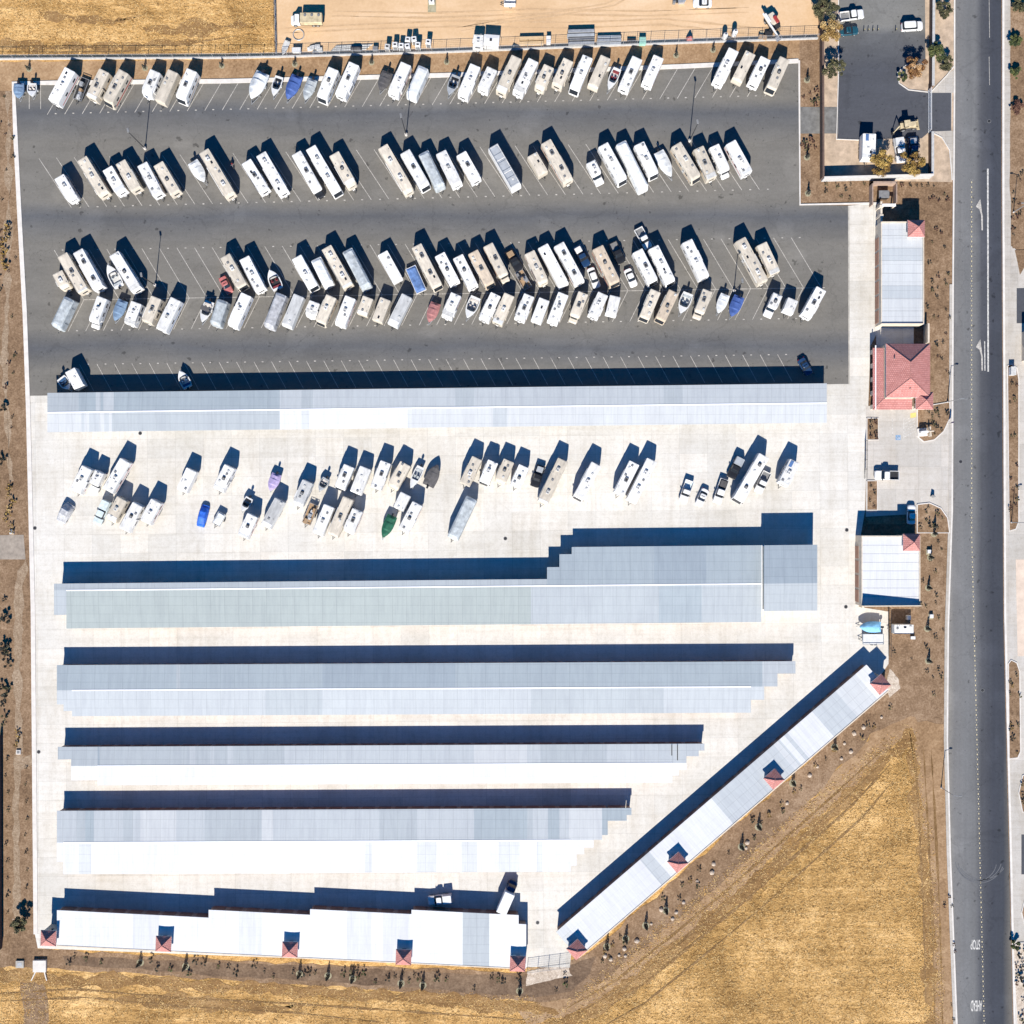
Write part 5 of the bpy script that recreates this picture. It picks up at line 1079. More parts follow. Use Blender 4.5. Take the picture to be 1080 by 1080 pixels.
 (4, 'B5', 'B', 142, 475, 88, 610, 'w', dict(w=2.5, seats=TARPG, lab='grey and white boat second from the cream motorhomes, fourth row')), (4, 'B5', 'C', 247, 466, 183, 634, 'c', {}), (4, 'B5', 'K', 352, 485, 303, 605, TARPW, dict(w=2.1, rise=.3, lab='white covered boat beside the royal blue covered boat, fourth row')), (4, 'B5', 'K', 432, 495, 378, 625, TARPB, dict(w=2.4, lab='boat under a royal blue cover near the right end of the fourth row')), (4, 'B5', 'X', 642, 495, 588, 618, 'w', dict(lab='white camper pickup near the right end of the fourth row')), (4, 'B5', 'G', 732, 515, 693, 610, 'w', {}), (4, 'B5', 'T', 892, 455, 793, 635, 'w', {}),
 (5, 'B1', 'B', 118, 870, 175, 945, 'w', dict(w=2.3, seats=TARPDB, lab='white open boat at the left end of the stalls facing the carport')), (5, 'B1', 'G', 175, 832, 232, 938, 'w', dict(lab='white cargo trailer beside the boat at the left end of the carport')), (5, 'B1', 'B', 735, 835, 785, 935, 'w', dict(w=2.3, up=1, seats=TARPDB, lab='lone white boat with blue stern in the stalls facing the carport')), (5, 'B5', 'S', 783, 862, 828, 938, BLUEP, dict(lab='dark blue car at the right end of the stalls facing the carport')),
 (7, 'C1', 'Z', 208, 488, 138, 605, TARPS, dict(w=2.3, lab='silver covered vehicle at the left end of the lower concrete row')), (6, 'C1', 'T', 332, 255, 248, 424, 'w', {}), (6, 'C1', 'X', 397, 305, 350, 400, 'w', dict(lab='small white camper pickup in the upper concrete row')), (6, 'C1', 'T', 572, 210, 453, 415, 'w', {}),
 (7, 'C1', 'P', 442, 465, 370, 620, TARPT, dict(cap=TARPT, lab='pale teal pickup with a covered bed in the lower concrete row')), (7, 'C1', 'N', 552, 450, 465, 610, 'c', {}), (7, 'C1', 'T', 652, 485, 553, 665, 'w', {}), (7, 'C1', 'T', 767, 465, 687, 616, 'w', {}), (6, 'C1', 'G', 987, 270, 918, 414, 'w', {}),
 (7, 'C2', 'Z', 102, 495, 65, 634, TARPBR, dict(w=1.85, lab='car under a vivid blue cover on the concrete')), (6, 'C2', 'T', 267, 250, 187, 410, 'w', {}), (6, 'C2', 'K', 557, 297, 512, 408, TARPP, dict(w=2.2, lab='boat under a lilac purple cover on the concrete')), (7, 'C2', 'F', 212, 545, 170, 620, 'p', dict(w=1.9, load=TARPW, lab='small grey trailer with a white load right of the vivid blue car')), (7, 'C2', 'B', 387, 445, 335, 540, 'w', dict(w=1.9, seats=BLACKP, lab='small white boat with black seats on the concrete')),
 (7, 'C2', 'T', 412, 555, 342, 705, 'w', {}), (7, 'C2', 'G', 582, 460, 485, 640, 'p', {}), (6, 'C2', 'N', 757, 345, 685, 505, 'p', {}), (6, 'C2', 'B', 872, 325, 822, 410, 'g', dict(w=1.9, lab='small grey open boat above the brown utility trailer')), (7, 'C2', 'F', 792, 490, 740, 615, BROWN, dict(w=2.0, load='junk', lab='brown utility trailer between two pale trailers on the concrete')), (6, 'C2', 'M', 1017, 248, 950, 405, 'w', {}), (7, 'C2', 'T', 892, 498, 815, 688, 'w', {}), (7, 'C2', 'T', 1012, 450, 908, 695, 'c', {}),
 (7, 'C3', 'N', 110, 525, 45, 676, 'w', {}), (6, 'C3', 'G', 160, 260, 93, 425, 'w', dict(w=2.6)), (6, 'C3', 'T', 287, 225, 222, 396, 'w', {}), (6, 'C3', 'N', 412, 235, 322, 396, 'c', dict(w=2.6)), (6, 'C3', 'B', 508, 248, 437, 396, 'w', dict(w=1.9, seats=TARPG, floor=GREYP, sh=0, lab='slim white boat with long grey deck on the concrete')), (6, 'C3', 'K', 612, 240, 548, 378, TARPD, dict(w=2.7, up=1, rise=.35, lab='wide boat with a dark grey cover and pointed bow on the concrete')),
 (7, 'C3', 'G', 412, 425, 363, 525, 'w', {}), (7, 'C3', 'K', 327, 560, 263, 706, TARPGR, dict(w=2.3, lab='boat under a green cover on the concrete')), (7, 'C3', 'T', 487, 485, 392, 666, 'w', {}), (6, 'C3', 'T', 862, 200, 780, 370, 'c', {}), (6, 'C3', 'M', 962, 220, 898, 370, 'w', {}), (7, 'C3', 'V', 827, 450, 702, 712, TARPG, dict(w=2.6, lab='long grey tarpaulin covered trailer standing alone below the upper concrete row')), (6, 'C4', 'N', 102, 215, 38, 364, 'c', dict(w=2.5)),
 (6, 'C4', 'T', 197, 250, 138, 384, 'w', {}), (6, 'C4', 'P', 302, 255, 262, 372, BLACKP, dict(load=GREYP, lab='black pickup at the left of a long cream trailer on the concrete')), (6, 'C4', 'T', 442, 210, 308, 490, 'c', {}), (6, 'C4', 'M', 652, 235, 528, 466, 'w', {}), (6, 'C4', 'T', 892, 227, 788, 434, 'w', {}), (6, 'C4', 'T', 1002, 210, 867, 480, 'w', {}),
 (6, 'C5', 'P', 222, 352, 183, 465, W, dict(lab='white pickup with empty pale bed, leftmost of the right hand group', bed=TARPT)), (6, 'C5', 'S', 327, 395, 278, 500, W, dict(lab='white car between two white pickups on the concrete')), (6, 'C5', 'P', 447, 332, 393, 486, W, dict(load=TARPD, bed=DARKM, lab='white pickup with a dark covered load in its bed')), (6, 'C5', 'P', 545, 200, 485, 320, BLACKP, dict(w=2.1, bed=GREYP, cap=GREYP, lab='black pickup with a grey bed cover behind the long white motorhome')), (6, 'C5', 'M', 687, 180, 512, 482, 'w', dict(w=2.5, lab='longest white motorhome at the right of the concrete row')), (6, 'C5', 'P', 717, 285, 652, 420, W, dict(lab='white pickup with dark windows right of the longest motorhome')), (6, 'C5', 'T', 882, 215, 800, 375, 'w', dict(lab='white trailer parked last on the right of the concrete row')),
 (8, 'N', 'P', 235, 78, 355, 62, W, dict(horiz=1, lab='white pickup parked beside the green trees in the neighbouring lot')), (8, 'N', 'S', 247, 145, 318, 138, TEALP, dict(horiz=1, lab='teal car parked in the shade below the white pickup')), (8, 'N', 'U', 520, 122, 620, 116, W, dict(horiz=1, lab='white sport utility vehicle at the right of the neighbouring lot')),
 (8, 'N', 'G', 366, 610, 362, 745, 'w', dict(w=2.9, lab='white box trailer beside the golden tree in the neighbouring lot')), (8, 'N', 'P', 505, 625, 522, 745, W, dict(w=2.1, cap=PALE, lab='white work pickup between the two golden trees')), (8, 'N', 'P', 572, 625, 580, 728, BLUEP, dict(load=STEEL, lab='blue pickup loaded with steel beside the golden tree')),
 (9, 'E', 'P', 300, 545, 438, 548, W, dict(left=1, w=2.0, bed=DARKM, lab='white pickup stopped on the entrance drive')), (9, 'E', 'S', 497, 700, 495, 800, W, dict(up=1, lab='white car parked at the edge of the entrance drive')),
]
KN = {'T': ('travel trailer', 'travel_trailer', 'travel trailer'), 'N': ('round nosed trailer', 'travel_trailer', 'travel trailer'), 'M': ('motorhome', 'motorhome', 'motorhome'), 'C': ('cabover motorhome', 'motorhome', 'motorhome'), 'G': ('plain box trailer', 'cargo_trailer', 'trailer'),
      'V': ('tarp covered trailer', 'covered_trailer', 'trailer'), 'B': ('boat', 'speedboat', 'boat'), 'K': ('covered boat', 'covered_boat', 'boat'), 'P': ('pickup', 'pickup_truck', 'pickup'), 'S': ('car', 'parked_car', 'car'), 'U': ('car', 'parked_car', 'car'), 'F': ('open trailer', 'utility_trailer', 'trailer'),
      'X': ('camper pickup', 'truck_camper', 'camper'), 'Z': ('covered car', 'covered_car', 'car'), 'H': ('toy hauler', 'toy_hauler', 'trailer'), 'Y': ('motorcycle', 'motorcycle', 'motorcycle')}
HT = {'T': 3.25, 'N': 3.1, 'M': 3.4, 'C': 3.1, 'G': 2.9, 'V': 3.2, 'B': 1.7, 'K': 1.9, 'P': 1.8, 'S': 1.45, 'U': 1.75, 'F': 1.0, 'X': 2.8, 'Z': 1.5, 'H': 3.4, 'Y': 1.0}
CN = {TARPG: 'grey', TARPW: 'white', TARPS: 'silver'}
items = []
for row, cr, k, ux, uy, lx, ly, c_, ex in D:
    ox, oy, sc = CR[cr]; h = HT[k]
    a = Vector((ox + ux / sc, oy + uy / sc)); b = Vector((ox + lx / sc, oy + ly / sc)); mid = (a + b) / 2
    ax = (b - a).normalized(); dis = (mid - Vector((540, 540))) * h / H
    Lp = (b - a).length - abs(ax.dot(dis)) * .8; L = Lp * S * (H - h * .5) / H
    p = P(mid.x, mid.y, h * .5); ang = math.atan2(-ax.y, ax.x)
    if ex.get('up') or ex.get('left'): ang += math.pi
    if k in 'PX': L = min(max(L, 5.0), 6.0)
    if k in 'S': L = min(max(L, 4.1), 4.9)
    if k == 'U': L = 4.8
    cn = COLS[c_][2] if (isinstance(c_, str) and c_ in COLS) else CN.get(c_, '')
    lw = 'short ' if L < 5.6 else ('long ' if L > 9.0 else '')
    items.append(dict(row=row, k=k, p=p, ang=ang, L=L, c=c_, ex=ex, cn=cn, lw=lw, x=mid.x, noun=KN[k][0], look=(lw if k in 'TNMCGV' else '') + (cn + ' ' if cn else '') + KN[k][0]))
WORDS = 'first second third fourth fifth sixth seventh eighth ninth tenth eleventh twelfth thirteenth fourteenth fifteenth sixteenth seventeenth eighteenth nineteenth twentieth'.split()
def nb(it):                       # how a neighbour is named inside another label
    if it is None: return None
    l = it['ex'].get('lab')
    base = {'T': 'trailer', 'N': 'trailer', 'G': 'trailer', 'V': 'tarped trailer', 'M': 'motorhome', 'C': 'motorhome', 'B': 'open boat', 'K': 'covered boat', 'P': 'pickup', 'S': 'car', 'U': 'car', 'F': 'open trailer', 'X': 'camper pickup', 'Z': 'covered car', 'H': 'toy hauler', 'Y': 'motorcycle'}[it['k']]
    return (it['cn'] + ' ' if it['cn'] and it['k'] in 'TNGMC' else '') + base
byrow = {}
for it in items: byrow.setdefault(it['row'], []).append(it)
for rw, L_ in byrow.items():
    L_.sort(key=lambda t: t['x'])
    for i, it in enumerate(L_): it['l'] = L_[i - 1] if i else None; it['r'] = L_[i + 1] if i + 1 < len(L_) else None
for rw, L_ in byrow.items():
    for it in L_:
        if 'lab' in it['ex']: it['label'] = it['ex']['lab']; continue
        def same(o, withlen=True): return o['noun'] == it['noun'] and o['cn'] == it['cn'] and (not withlen or not it['lw'] or o['lw'] == it['lw'])
        peers = [o for o in L_ if same(o)]
        if len(peers) == 1: it['label'] = f"{it['look']} parked in {ROWS[rw]}"; continue
        near = [o for o in peers if nb(o['l']) == nb(it['l']) and nb(o['r']) == nb(it['r'])]
        if len(near) == 1 and it['l'] and it['r']:
            s_ = f"{it['look']} between {nb(it['l'])} and {nb(it['r'])}, {ROWS[rw][4:]}"
            if len(s_.split()) <= 16: it['label'] = s_; continue
        i = peers.index(it); n = len(peers)
        e = f"{WORDS[i]} from the left" if i <= n - 1 - i else f"{WORDS[n - 1 - i]} from the right"
        e = {'first from the left': 'leftmost', 'first from the right': 'rightmost'}.get(e, e)
        it['label'] = f"{it['look']}, {e} of its kind in {ROWS[rw]}"
for n_, it in enumerate(items):
    k, ex, c_, L = it['k'], it['ex'], it['c'], it['L']; r = random.Random(100 + n_)
    cat = KN[k][2]
    root = thing(KN[k][1], (it['p'].x, it['p'].y, .075), it['ang'], it['label'], cat, {'travel trailer': 'travel trailers in the storage yard', 'trailer': 'box and open trailers in the storage yard', 'motorhome': 'motorhomes in the storage yard', 'boat': 'boats on trailers in the storage yard', 'pickup': 'parked pickups', 'car': 'parked cars'}.get(cat))
    w = ex.get('w'); Wr = w or 2.42
    if k == 'T': trailer(root, L, Wr, c_, r)
    elif k == 'N': trailer(root, L, Wr, c_, r, 3.1, rounded=True)
    elif k == 'G': trailer(root, L, Wr, c_, r, 2.9, plain=True)
    elif k == 'M': motorhome(root, L, Wr, c_, r)
    elif k == 'C': class_c(root, L, w or 2.35, c_, r, darkcab='dark' in ex)
    elif k == 'V': covered(root, L, Wr, c_, r)
    elif k == 'B': boat(root, L * .92, (w or 2.3), COLS[c_][0] if c_ != 'w' else WHITE2, r, ex.get('floor'), ex.get('seats'), bool(ex.get('tower')), ex.get('sh', 1))
    elif k == 'K': covered_boat(root, L * .95, w or 2.3, c_, r, rise=ex.get('rise', .5), dz=ex.get('dz', 0))
    elif k == 'P': pickup(root, L, min(w or 1.95, 2.1), c_, r, ex.get('bed'), ex.get('cap'), ex.get('load'))
    elif k == 'S': car(root, L, 1.82, c_, r)
    elif k == 'U': car(root, L, 1.95, c_, r, suv=True)
    elif k == 'F': flatbed(root, L, w or 2.0, DARKM if c_ == 'd' else (COLS[c_][0] if isinstance(c_, str) else c_), r, load=ex.get('load'), railm=W if c_ == 'w' else None)
    elif k == 'X': camper_truck(root, L, 2.2, W, c_, r)
    elif k == 'Z': covered_car(root, L, w or 1.9, c_, r, 1.5 if c_ is TARPBR else 1.9)
    elif k == 'H': toy_hauler(root, L, Wr, r)
    elif k == 'Y': motorcycle(root, r)
# trucks and trailers outside the stall rows
GRP_T = 'box and open trailers in the storage yard'
root = thing('box_truck', (*P(535.5, 945, 1.6), .075), R(66), 'white box truck with dark cab parked against the bottom building', 'truck')
m = MB(); m.loft([rr(-3.6, 1.3, 1.12, .9, .08), rr(-3.6, 1.3, 1.15, 3.1, .08), rr(-3.5, 1.2, 1.05, 3.2, .08)], W); m.build('cargo_box', root)
m = MB(); m.loft([rr(1.4, 3.3, .98, .45, .1, 3, .35), rr(1.4, 3.35, 1.0, 1.1, .1, 3, .35), rr(1.4, 2.75, .98, 1.3, .1, 3, .3), rr(1.45, 2.3, .9, 2.25, .15, 3, .25)], BLUEP); m.build('cab', root)
m = MB(); m.loft([[(2.72, -.75, 1.36), (2.72, .75, 1.36), (2.5, .75, 1.36), (2.5, -.75, 1.36)], [(2.4, -.7, 2.1), (2.4, .7, 2.1), (2.2, .7, 2.1), (2.2, -.7, 2.1)]], GLASS); m.build('windshield', root)
m = MB(); m.box(-3.5, 3.0, -.45, .45, .55, .88, DARKM); m.build('chassis', root); wheels(root, (2.4, -2.2), .92, .45, .32)
root = thing('pickup_truck', (*P(464, 948.5, .9), .075), R(186), 'white service pickup parked in the shade north of the bottom building', 'pickup', 'parked pickups'); pickup(root, 5.3, 1.95, W, rng, cap=W)
root = thing('covered_boat', (*P(917, 661, 1), .075), R(180), 'boat under a sky blue cover beside the grey flat trailer', 'boat', 'boats on trailers in the storage yard'); covered_boat(root, 4.6, 2.3, mat('sky_blue_tarp', (.22, .50, .75), .7, .15, .9, bump=.08), rng, rise=.6)
root = thing('utility_trailer', (*P(920.5, 674, .7), .075), R(180), 'grey flat trailer with its hitch pointing left beside the sky blue boat', 'trailer', GRP_T); flatbed(root, 4.6, 2.3, PALE, rng, .3)
root = thing('cargo_trailer', (*P(951, 663, 1.2), .03), R(180), 'white cargo trailer on the brown soil beside the square building', 'trailer', GRP_T); trailer(root, 4.3, 2.0, 'w', rng, 2.4, plain=True)
def crate(label, u, v, w, d, h, m, cat='crate', name='storage_crate', rz=0, group=None, lid=None):
    p = P(u, v, h / 2); root = thing(name, (p.x, p.y, .025), rz, label, cat, group)
    a = MB(); a.box(-w / 2, w / 2, -d / 2, d / 2, .12, h * .93, m, .05); a.build('body', root)
    a = MB(); a.box(-w / 2 - .04, w / 2 + .04, -d / 2 - .04, d / 2 + .04, h * .93 + .003, h, lid or m, .03); a.build('lid', root)
    a = MB()
    for x in (-w / 2 + .15, w / 2 - .15): a.box(x - .08, x + .08, -d / 2, d / 2, 0, .118, BROWN)
    a.build('skid', root)
    return root
crate('low white crate beside the small boat in the upper left of the sandy yard', 313, 53.5, 1.9, 1.0, 1.0, W)
crate('dark square bin beside the row of white cabins in the sandy yard', 396, 52, 1.1, .9, 1.0, PLAST)
crate('flat black crate beside the green crate in the sandy yard', 666, 43.5, 1.9, .9, .6, DARKM)
crate('pale green crate in the sandy yard', 677.5, 44, 1.4, 1.5, 1.2, mat('mint_paint', (.30, .55, .45), .6, .15, 1))
crate('small white cabinet beside the lumber stack', 578.5, 43, .9, 1.6, 1.2, W)
crate('small white utility box beside the white cargo trailer', 962.5, 672.5, .9, .6, .7, W)
def pile(label, u, v, seeds, mats_, spread, name='scrap_pile', cat='scrap pile'):
    root = thing(name, (*P(u, v), .02), 0, label, cat); r = random.Random(seeds)
    for k in range(7):
        a = MB(); x, y = r.uniform(-spread, spread), r.uniform(-.7, .7); w_, d_ = r.uniform(.3, .9), r.uniform(.15, .5); t_ = r.uniform(-.3, .3)
        z = r.uniform(.25, .9); c_, s_ = math.cos(t_), math.sin(t_)
        a.loft([[(x + c_ * i - s_ * j, y + s_ * i + c_ * j, zz) for i, j in ((-w_, -d_), (w_, -d_), (w_, d_), (-w_, d_))] for zz in (0, z)], r.choice(mats_)); a.build('scrap_piece', root)
pile('heap of white and brown scrap between the crates in the sandy yard', 331, 52.5, 3, [W, BROWN, PLAST, LPLAST], 1.6)
pile('heap of dark and brown parts beside the boom lift', 808, 39, 5, [DARKM, BROWN, PLAST, YELLOW], 1.6)
pile('scrap at the top edge of the sandy yard', 716, 2, 8, [DARKM, PLAST, STEEL], 1.4)
root = thing('small_boat', (*P(301, 51, .5), .02), R(-112), 'small white dinghy with pointed bow in the corner of the sandy yard', 'boat'); hull(root, 3.2, .65, WHITE2, -.5); m = MB(); m.add([(-1.5, -.55, .72), (.3, -.6, .74), (1.3, -.1, .95), (1.3, .1, .95), (.3, .6, .74), (-1.5, .55, .72)], [(0, 1, 2, 3, 4, 5)], LPLAST); m.build('deck', root)
root = thing('steel_hoop', (*P(315, 37), .03), 0, 'large steel hoop lying flat in the sandy yard', 'hoop'); m = MB(); n = 28
ringp = [(1.2 * math.cos(2 * math.pi * k / n), 1.2 * math.sin(2 * math.pi * k / n), .12) for k in range(n + 1)]
for a, b in zip(ringp[:-1], ringp[1:]): m.tube(a, b, .1, .1, STEEL, 6)
m.build('hoop', root)
root = thing('tank_truck', (*P(326, 21, 1.2), .025), R(180), 'beige flatbed truck with white cab alone in the sandy yard', 'truck')
m = MB(); m.box(-3.0, 1.8, -1.1, 1.1, .9, 1.1, DARKM); m.box(-3.0, 1.8, -1.1, 1.1, 1.1, 2.3, YELLOW, .08); m.build('bed', root)
m = MB(); m.loft([rr(2.0, 4.0, .95, .45, .1, 3, .3), rr(2.0, 4.0, .98, 1.1, .1, 3, .3), rr(2.0, 3.4, .95, 1.3, .1), rr(2.05, 3.0, .85, 2.1, .15)], W); m.build('cab', root)
m = MB(); m.loft([[(3.38, -.7, 1.36), (3.38, .7, 1.36), (3.2, .7, 1.36), (3.2, -.7, 1.36)], [(3.1, -.65, 2.0), (3.1, .65, 2.0), (2.95, .65, 2.0), (2.95, -.65, 2.0)]], GLASS); m.build('windshield', root)
m = MB()
for k in range(3): m.tube((-2.3 + k * 1.5, -.5, 2.31), (-2.3 + k * 1.5, -.5, 2.45), .3, .3, PLAST, 10)
m.build('hatch', root); wheels(root, (3.1, -1.8, -.9), .9, .45, .3)
root = thing('pipe_bundle', (*P(368, 51), .02), R(1), 'bundle of long thin pipes on the sand', 'pipes'); m = MB()
for k in range(7): m.tube((-4 + k * .2, -.6 + k * .2, .12), (3.6 + k * .3, -.5 + k * .22, .12), .07, .07, STEEL if k % 2 else PLAST, 6)
m.build('pipe', root)
root = thing('tarp_stack', (*P(376, 53), .02), 0, 'dark tarp covered stack beside the thin pipes', 'stack'); m = MB(); m.loft([rr(-1.3, 1.3, .55, 0, .2), rr(-1.2, 1.2, .5, .7, .2), rr(-.6, .9, .2, 1.1, .1)], TARPD); m.build('cover', root)
WC = 'row of white cabins in the sandy yard'
for k, (u, v, dv) in enumerate(((417, 49, 0), (423.5, 50, 0), (430, 50.5, 1), (430.5, 43.5, 1), (437, 43, 1), (441, 49, 0), (452, 46, 0), (409, 51, 1))):
    p = P(u, v, 1); root = thing('portable_toilet', (p.x, p.y, .03), R(rng.uniform(-8, 8)), {6: 'white portable cabin standing apart at the right of the cabin row', 7: 'beige portable cabin at the left end of the cabin row'}.get(k, 'white portable cabin with dark roof vent in the sandy yard row'), 'portable toilet', WC)
    m = MB(); m.box(-.55, .55, -.55, .55, .06, 1.95, CREAM if k == 7 else W, .04); m.build('body', root); m = MB(); m.loft([rr(-.58, .58, .58, 1.952, .06), rr(-.45, .45, .45, 2.12, .06)], LPLAST if k == 7 else W); m.build('roof', root)
    m = MB(); m.box(-.4, .4, -.58, -.545, .1, 1.8, PLAST, .01); m.build('door', root)
    m = MB(); m.box(-.28, .28, -.22, .12, 2.122, 2.16, DARKM); m.build('roof_vent', root)
root = thing('concrete_pad', (*P(455.5, 6), .02), 0, 'greenish concrete pad with a white pump box at the top edge', 'utility pad'); m = MB(); m.box(-.9, .9, -1.5, 1.2, 0, .12, GREENPAD); m.build('pad', root); m = MB(); m.box(-.6, .6, .2, 1.1, .12, 1.2, W, .06); m.build('pump_box', root); m = MB(); m.box(-.2, .2, .3, .6, 1.202, 1.26, DARKM); m.build('vent', root)
root = thing('travel_trailer', (*P(504.5, 46, 1.3), .03), R(-94), 'white trailer in the sandy yard, left of the white square cabin', 'travel trailer'); trailer(root, 2.7, 2.2, 'w', rng, 2.5)
root = thing('site_cabin', (*P(518.5, 45, 1.4), .03), R(-4), 'white square site cabin in the sandy yard', 'cabin'); m = MB(); m.box(-1.6, 1.6, -1.1, 1.1, .15, 2.5, W, .04); m.build('wall', root); m = MB(); m.loft([rr(-1.7, 1.7, 1.2, 2.502, .05), rr(-1.7, 1.7, 1.2, 2.6, .05), rr(-1.2, 1.2, .4, 2.72, .05)], W); m.build('roof', root); m = MB(); m.box(-.4, .1, -.3, .15, 2.722, 2.95, DARKM, .03); m.build('air_conditioner', root); m = MB(); m.box(.4, 1.2, -1.14, -1.09, .2, 2.1, LPLAST); m.build('door', root)
root = thing('cargo_trailer', (*P(537.5, 3.5, 1), .02), R(180), 'small white trailer at the top edge of the sandy yard', 'trailer'); trailer(root, 2.6, 1.4, 'w', rng, 1.9, plain=True)
root = thing('parked_car', (*P(741, 3, .8), .02), R(180), 'white car at the top edge of the sandy yard', 'car', 'parked cars'); car(root, 4.2, 1.8, W, rng)
def stack(label, u0, u1, v, d, h, m_, nrow, name, cat):
    p0, p1 = P(u0, v, h / 2), P(u1, v, h / 2); L = p1.x - p0.x; root = thing(name, ((p0.x + p1.x) / 2, p0.y, .02), R(1.5), label, cat)
    for k in range(nrow):
        y = -d / 2 + d * (k + .5) / nrow; q = d / nrow * .36
        a = MB(); a.box(-L / 2 + rng.uniform(0, .3), L / 2 - rng.uniform(0, .3), y - q, y + q, .12, h * rng.uniform(.8, 1), m_ if isinstance(m_, type(W)) else m_[k % len(m_)], .02); a.build('board_stack', root)
    a = MB()
    for x in (-L * .4, 0, L * .4): a.box(x - .08, x + .08, -d / 2, d / 2, 0, .118, BROWN)
    a.build('bearer', root)
stack('two long stacks of fresh lumber in the sandy yard', 547, 574, 43.5, 2.0, 1.0, LUMBER, 2, 'lumber_stack', 'lumber')
stack('taller grey stack of racked panels in the sandy yard', 598, 627, 40, 3.6, 1.5, [STEEL, PLAST, GREYP, STEEL], 4, 'panel_stack', 'panel stack')
stack('lower grey stack of racked panels right of the taller one', 629, 656, 43, 2.2, 1.1, [GREYP, STEEL], 3, 'panel_stack', 'panel stack')
root = thing('debris_cone', (*P(727, 42), .02), 0, 'small red tarpaulin tent against the yard fence', 'tent'); m = MB(); m.loft([rr(-.8, .8, .6, 0, .15), rr(-.7, .7, .45, .5, .15), rr(-.12, .12, .08, 1.7, .04)], FADEDRED); m.build('canvas', root)
for u, v, l in ((765, 37.5, 'left white upright tank beside the yard fence'), (775.3, 34, 'right white upright tank beside the yard fence')):
    root = thing('water_tank', (*P(u, v, 1.5), .02), 0, l, 'tank', 'white upright tanks by the fence'); m = MB(); n = 18; rg = lambda r_, z: [(r_ * math.cos(2 * math.pi * k / n), r_ * math.sin(2 * math.pi * k / n), z) for k in range(n)]
    m.loft([rg(.52, .1), rg(.55, .2), rg(.55, 1.9), rg(.42, 2.15), rg(.15, 2.25)], W); m.build('tank', root); m = MB(); m.loft([rg(.18, 2.22), rg(.18, 2.32)], DARKM); m.build('lid', root); m = MB(); m.box(-.7, .7, -.7, .7, 0, .1, BROWN); m.build('base', root)
root = thing('boom_lift', (*P(815, 24, 1), .02), R(-57), 'boom lift with long white boom and orange body in the sandy yard', 'boom lift')
m = MB(); m.box(-1.6, 1.6, -1.0, 1.0, .45, .9, DARKM, .05); m.build('chassis', root); wheels(root, (-1.1, 1.1), 1.05, .45, .35)
m = MB(); m.loft([rr(-1.9, .6, .15, .95, .1), rr(-1.9, .6, 1.0, .98, .1), rr(-1.8, .4, .95, 1.9, .2)], CREAM); m.box(-.8, .9, .2, .9, 1.91, 2.3, RED, .1); m.build('turret', root)
m = MB(); m.box(-2.6, 3.2, -1.35, -1.05, 1.9, 2.25, W, .03); m.box(-2.3, -.2, -1.04, -.6, 1.4, 2.2, W, .03); m.build('boom', root)
m = MB()
for z in (1.5, 2.0, 2.5): m.box(3.2, 4.2, -1.7, -1.66, z, z + .05, STEEL); m.box(3.2, 4.2, -.74, -.7, z, z + .05, STEEL); m.box(4.16, 4.2, -1.66, -.74, z, z + .05, STEEL)
m.box(3.2, 4.2, -1.7, -.7, 1.42, 1.48, STEEL); m.build('basket', root)
root = thing('warning_sign', (*P(862, 8), .02), R(70), 'red and white board at the right end of the sandy yard', 'sign'); m = MB(); m.box(-.9, .9, -.05, .05, .5, 1.7, RED); m.box(-.5, .5, -.06, .06, .9, 1.3, W); m.build('board', root); m = MB(); m.box(-.8, -.7, -.05, .05, 0, .498, STEEL); m.box(.7, .8, -.05, .05, 0, .498, STEEL); m.build('post', root)
root = thing('backhoe', (*P(957, 132, 1.2), .075), R(8), 'beige backhoe loader in the neighbouring lot', 'loader')
m = MB(); m.loft([rr(-1.6, 1.9, .55, .6, .1), rr(-1.6, 1.9, .6, 1.3, .1), rr(-.2, 1.8, .5, 1.5, .1)], YELLOW); m.build('body', root)
m = MB(); m.box(-1.0, .1, -.6, .6, 1.5, 2.4, GLASS, .05); m.build('cab', root); m = MB(); m.box(-1.1, .2, -.7, .7, 2.402, 2.5, YELLOW, .04); m.build('cab_roof', root)
m = MB(); m.loft([[(2.3, -1.05, .2), (3.0, -1.05, .15), (2.6, -1.05, .9)], [(2.3, 1.05, .2), (3.0, 1.05, .15), (2.6, 1.05, .9)]], YELLOW); m.build('bucket', root)
m = MB()
for y in (-.7, .7): m.tube((.6, y, 1.3), (2.5, y, .6), .1, .1, YELLOW, 6)
m.tube((-1.6, 0, 1.0), (-2.4, -.5, 2.6), .16, .13, YELLOW, 6); m.tube((-2.4, -.5, 2.6), (-3.2, -1.2, .9), .13, .1, YELLOW, 6); m.box(-3.5, -2.9, -1.5, -.9, .4, .95, DARKM, .05); m.build('arm', root)
wheels(root, (-.9,), .8, .65, .4); wheels(root, (1.5,), .75, .42, .3)
for k, u in enumerate((910.5, 915, 920, 925, 944)):
    p = P(u, 33 - .1 * k); root = thing('bollard', (p.x, p.y, .07), 0, 'thin dark bollard on the paint line of the neighbouring lot', 'bollard', 'bollards in the neighbouring lot'); m = MB(); m.tube((0, 0, 0), (0, 0, .95), .09, .09, DARKM, 8); m.build('post', root); m = MB(); m.tube((0, 0, .952), (0, 0, 1.0), .1, .06, YELB, 8); m.build('cap', root)

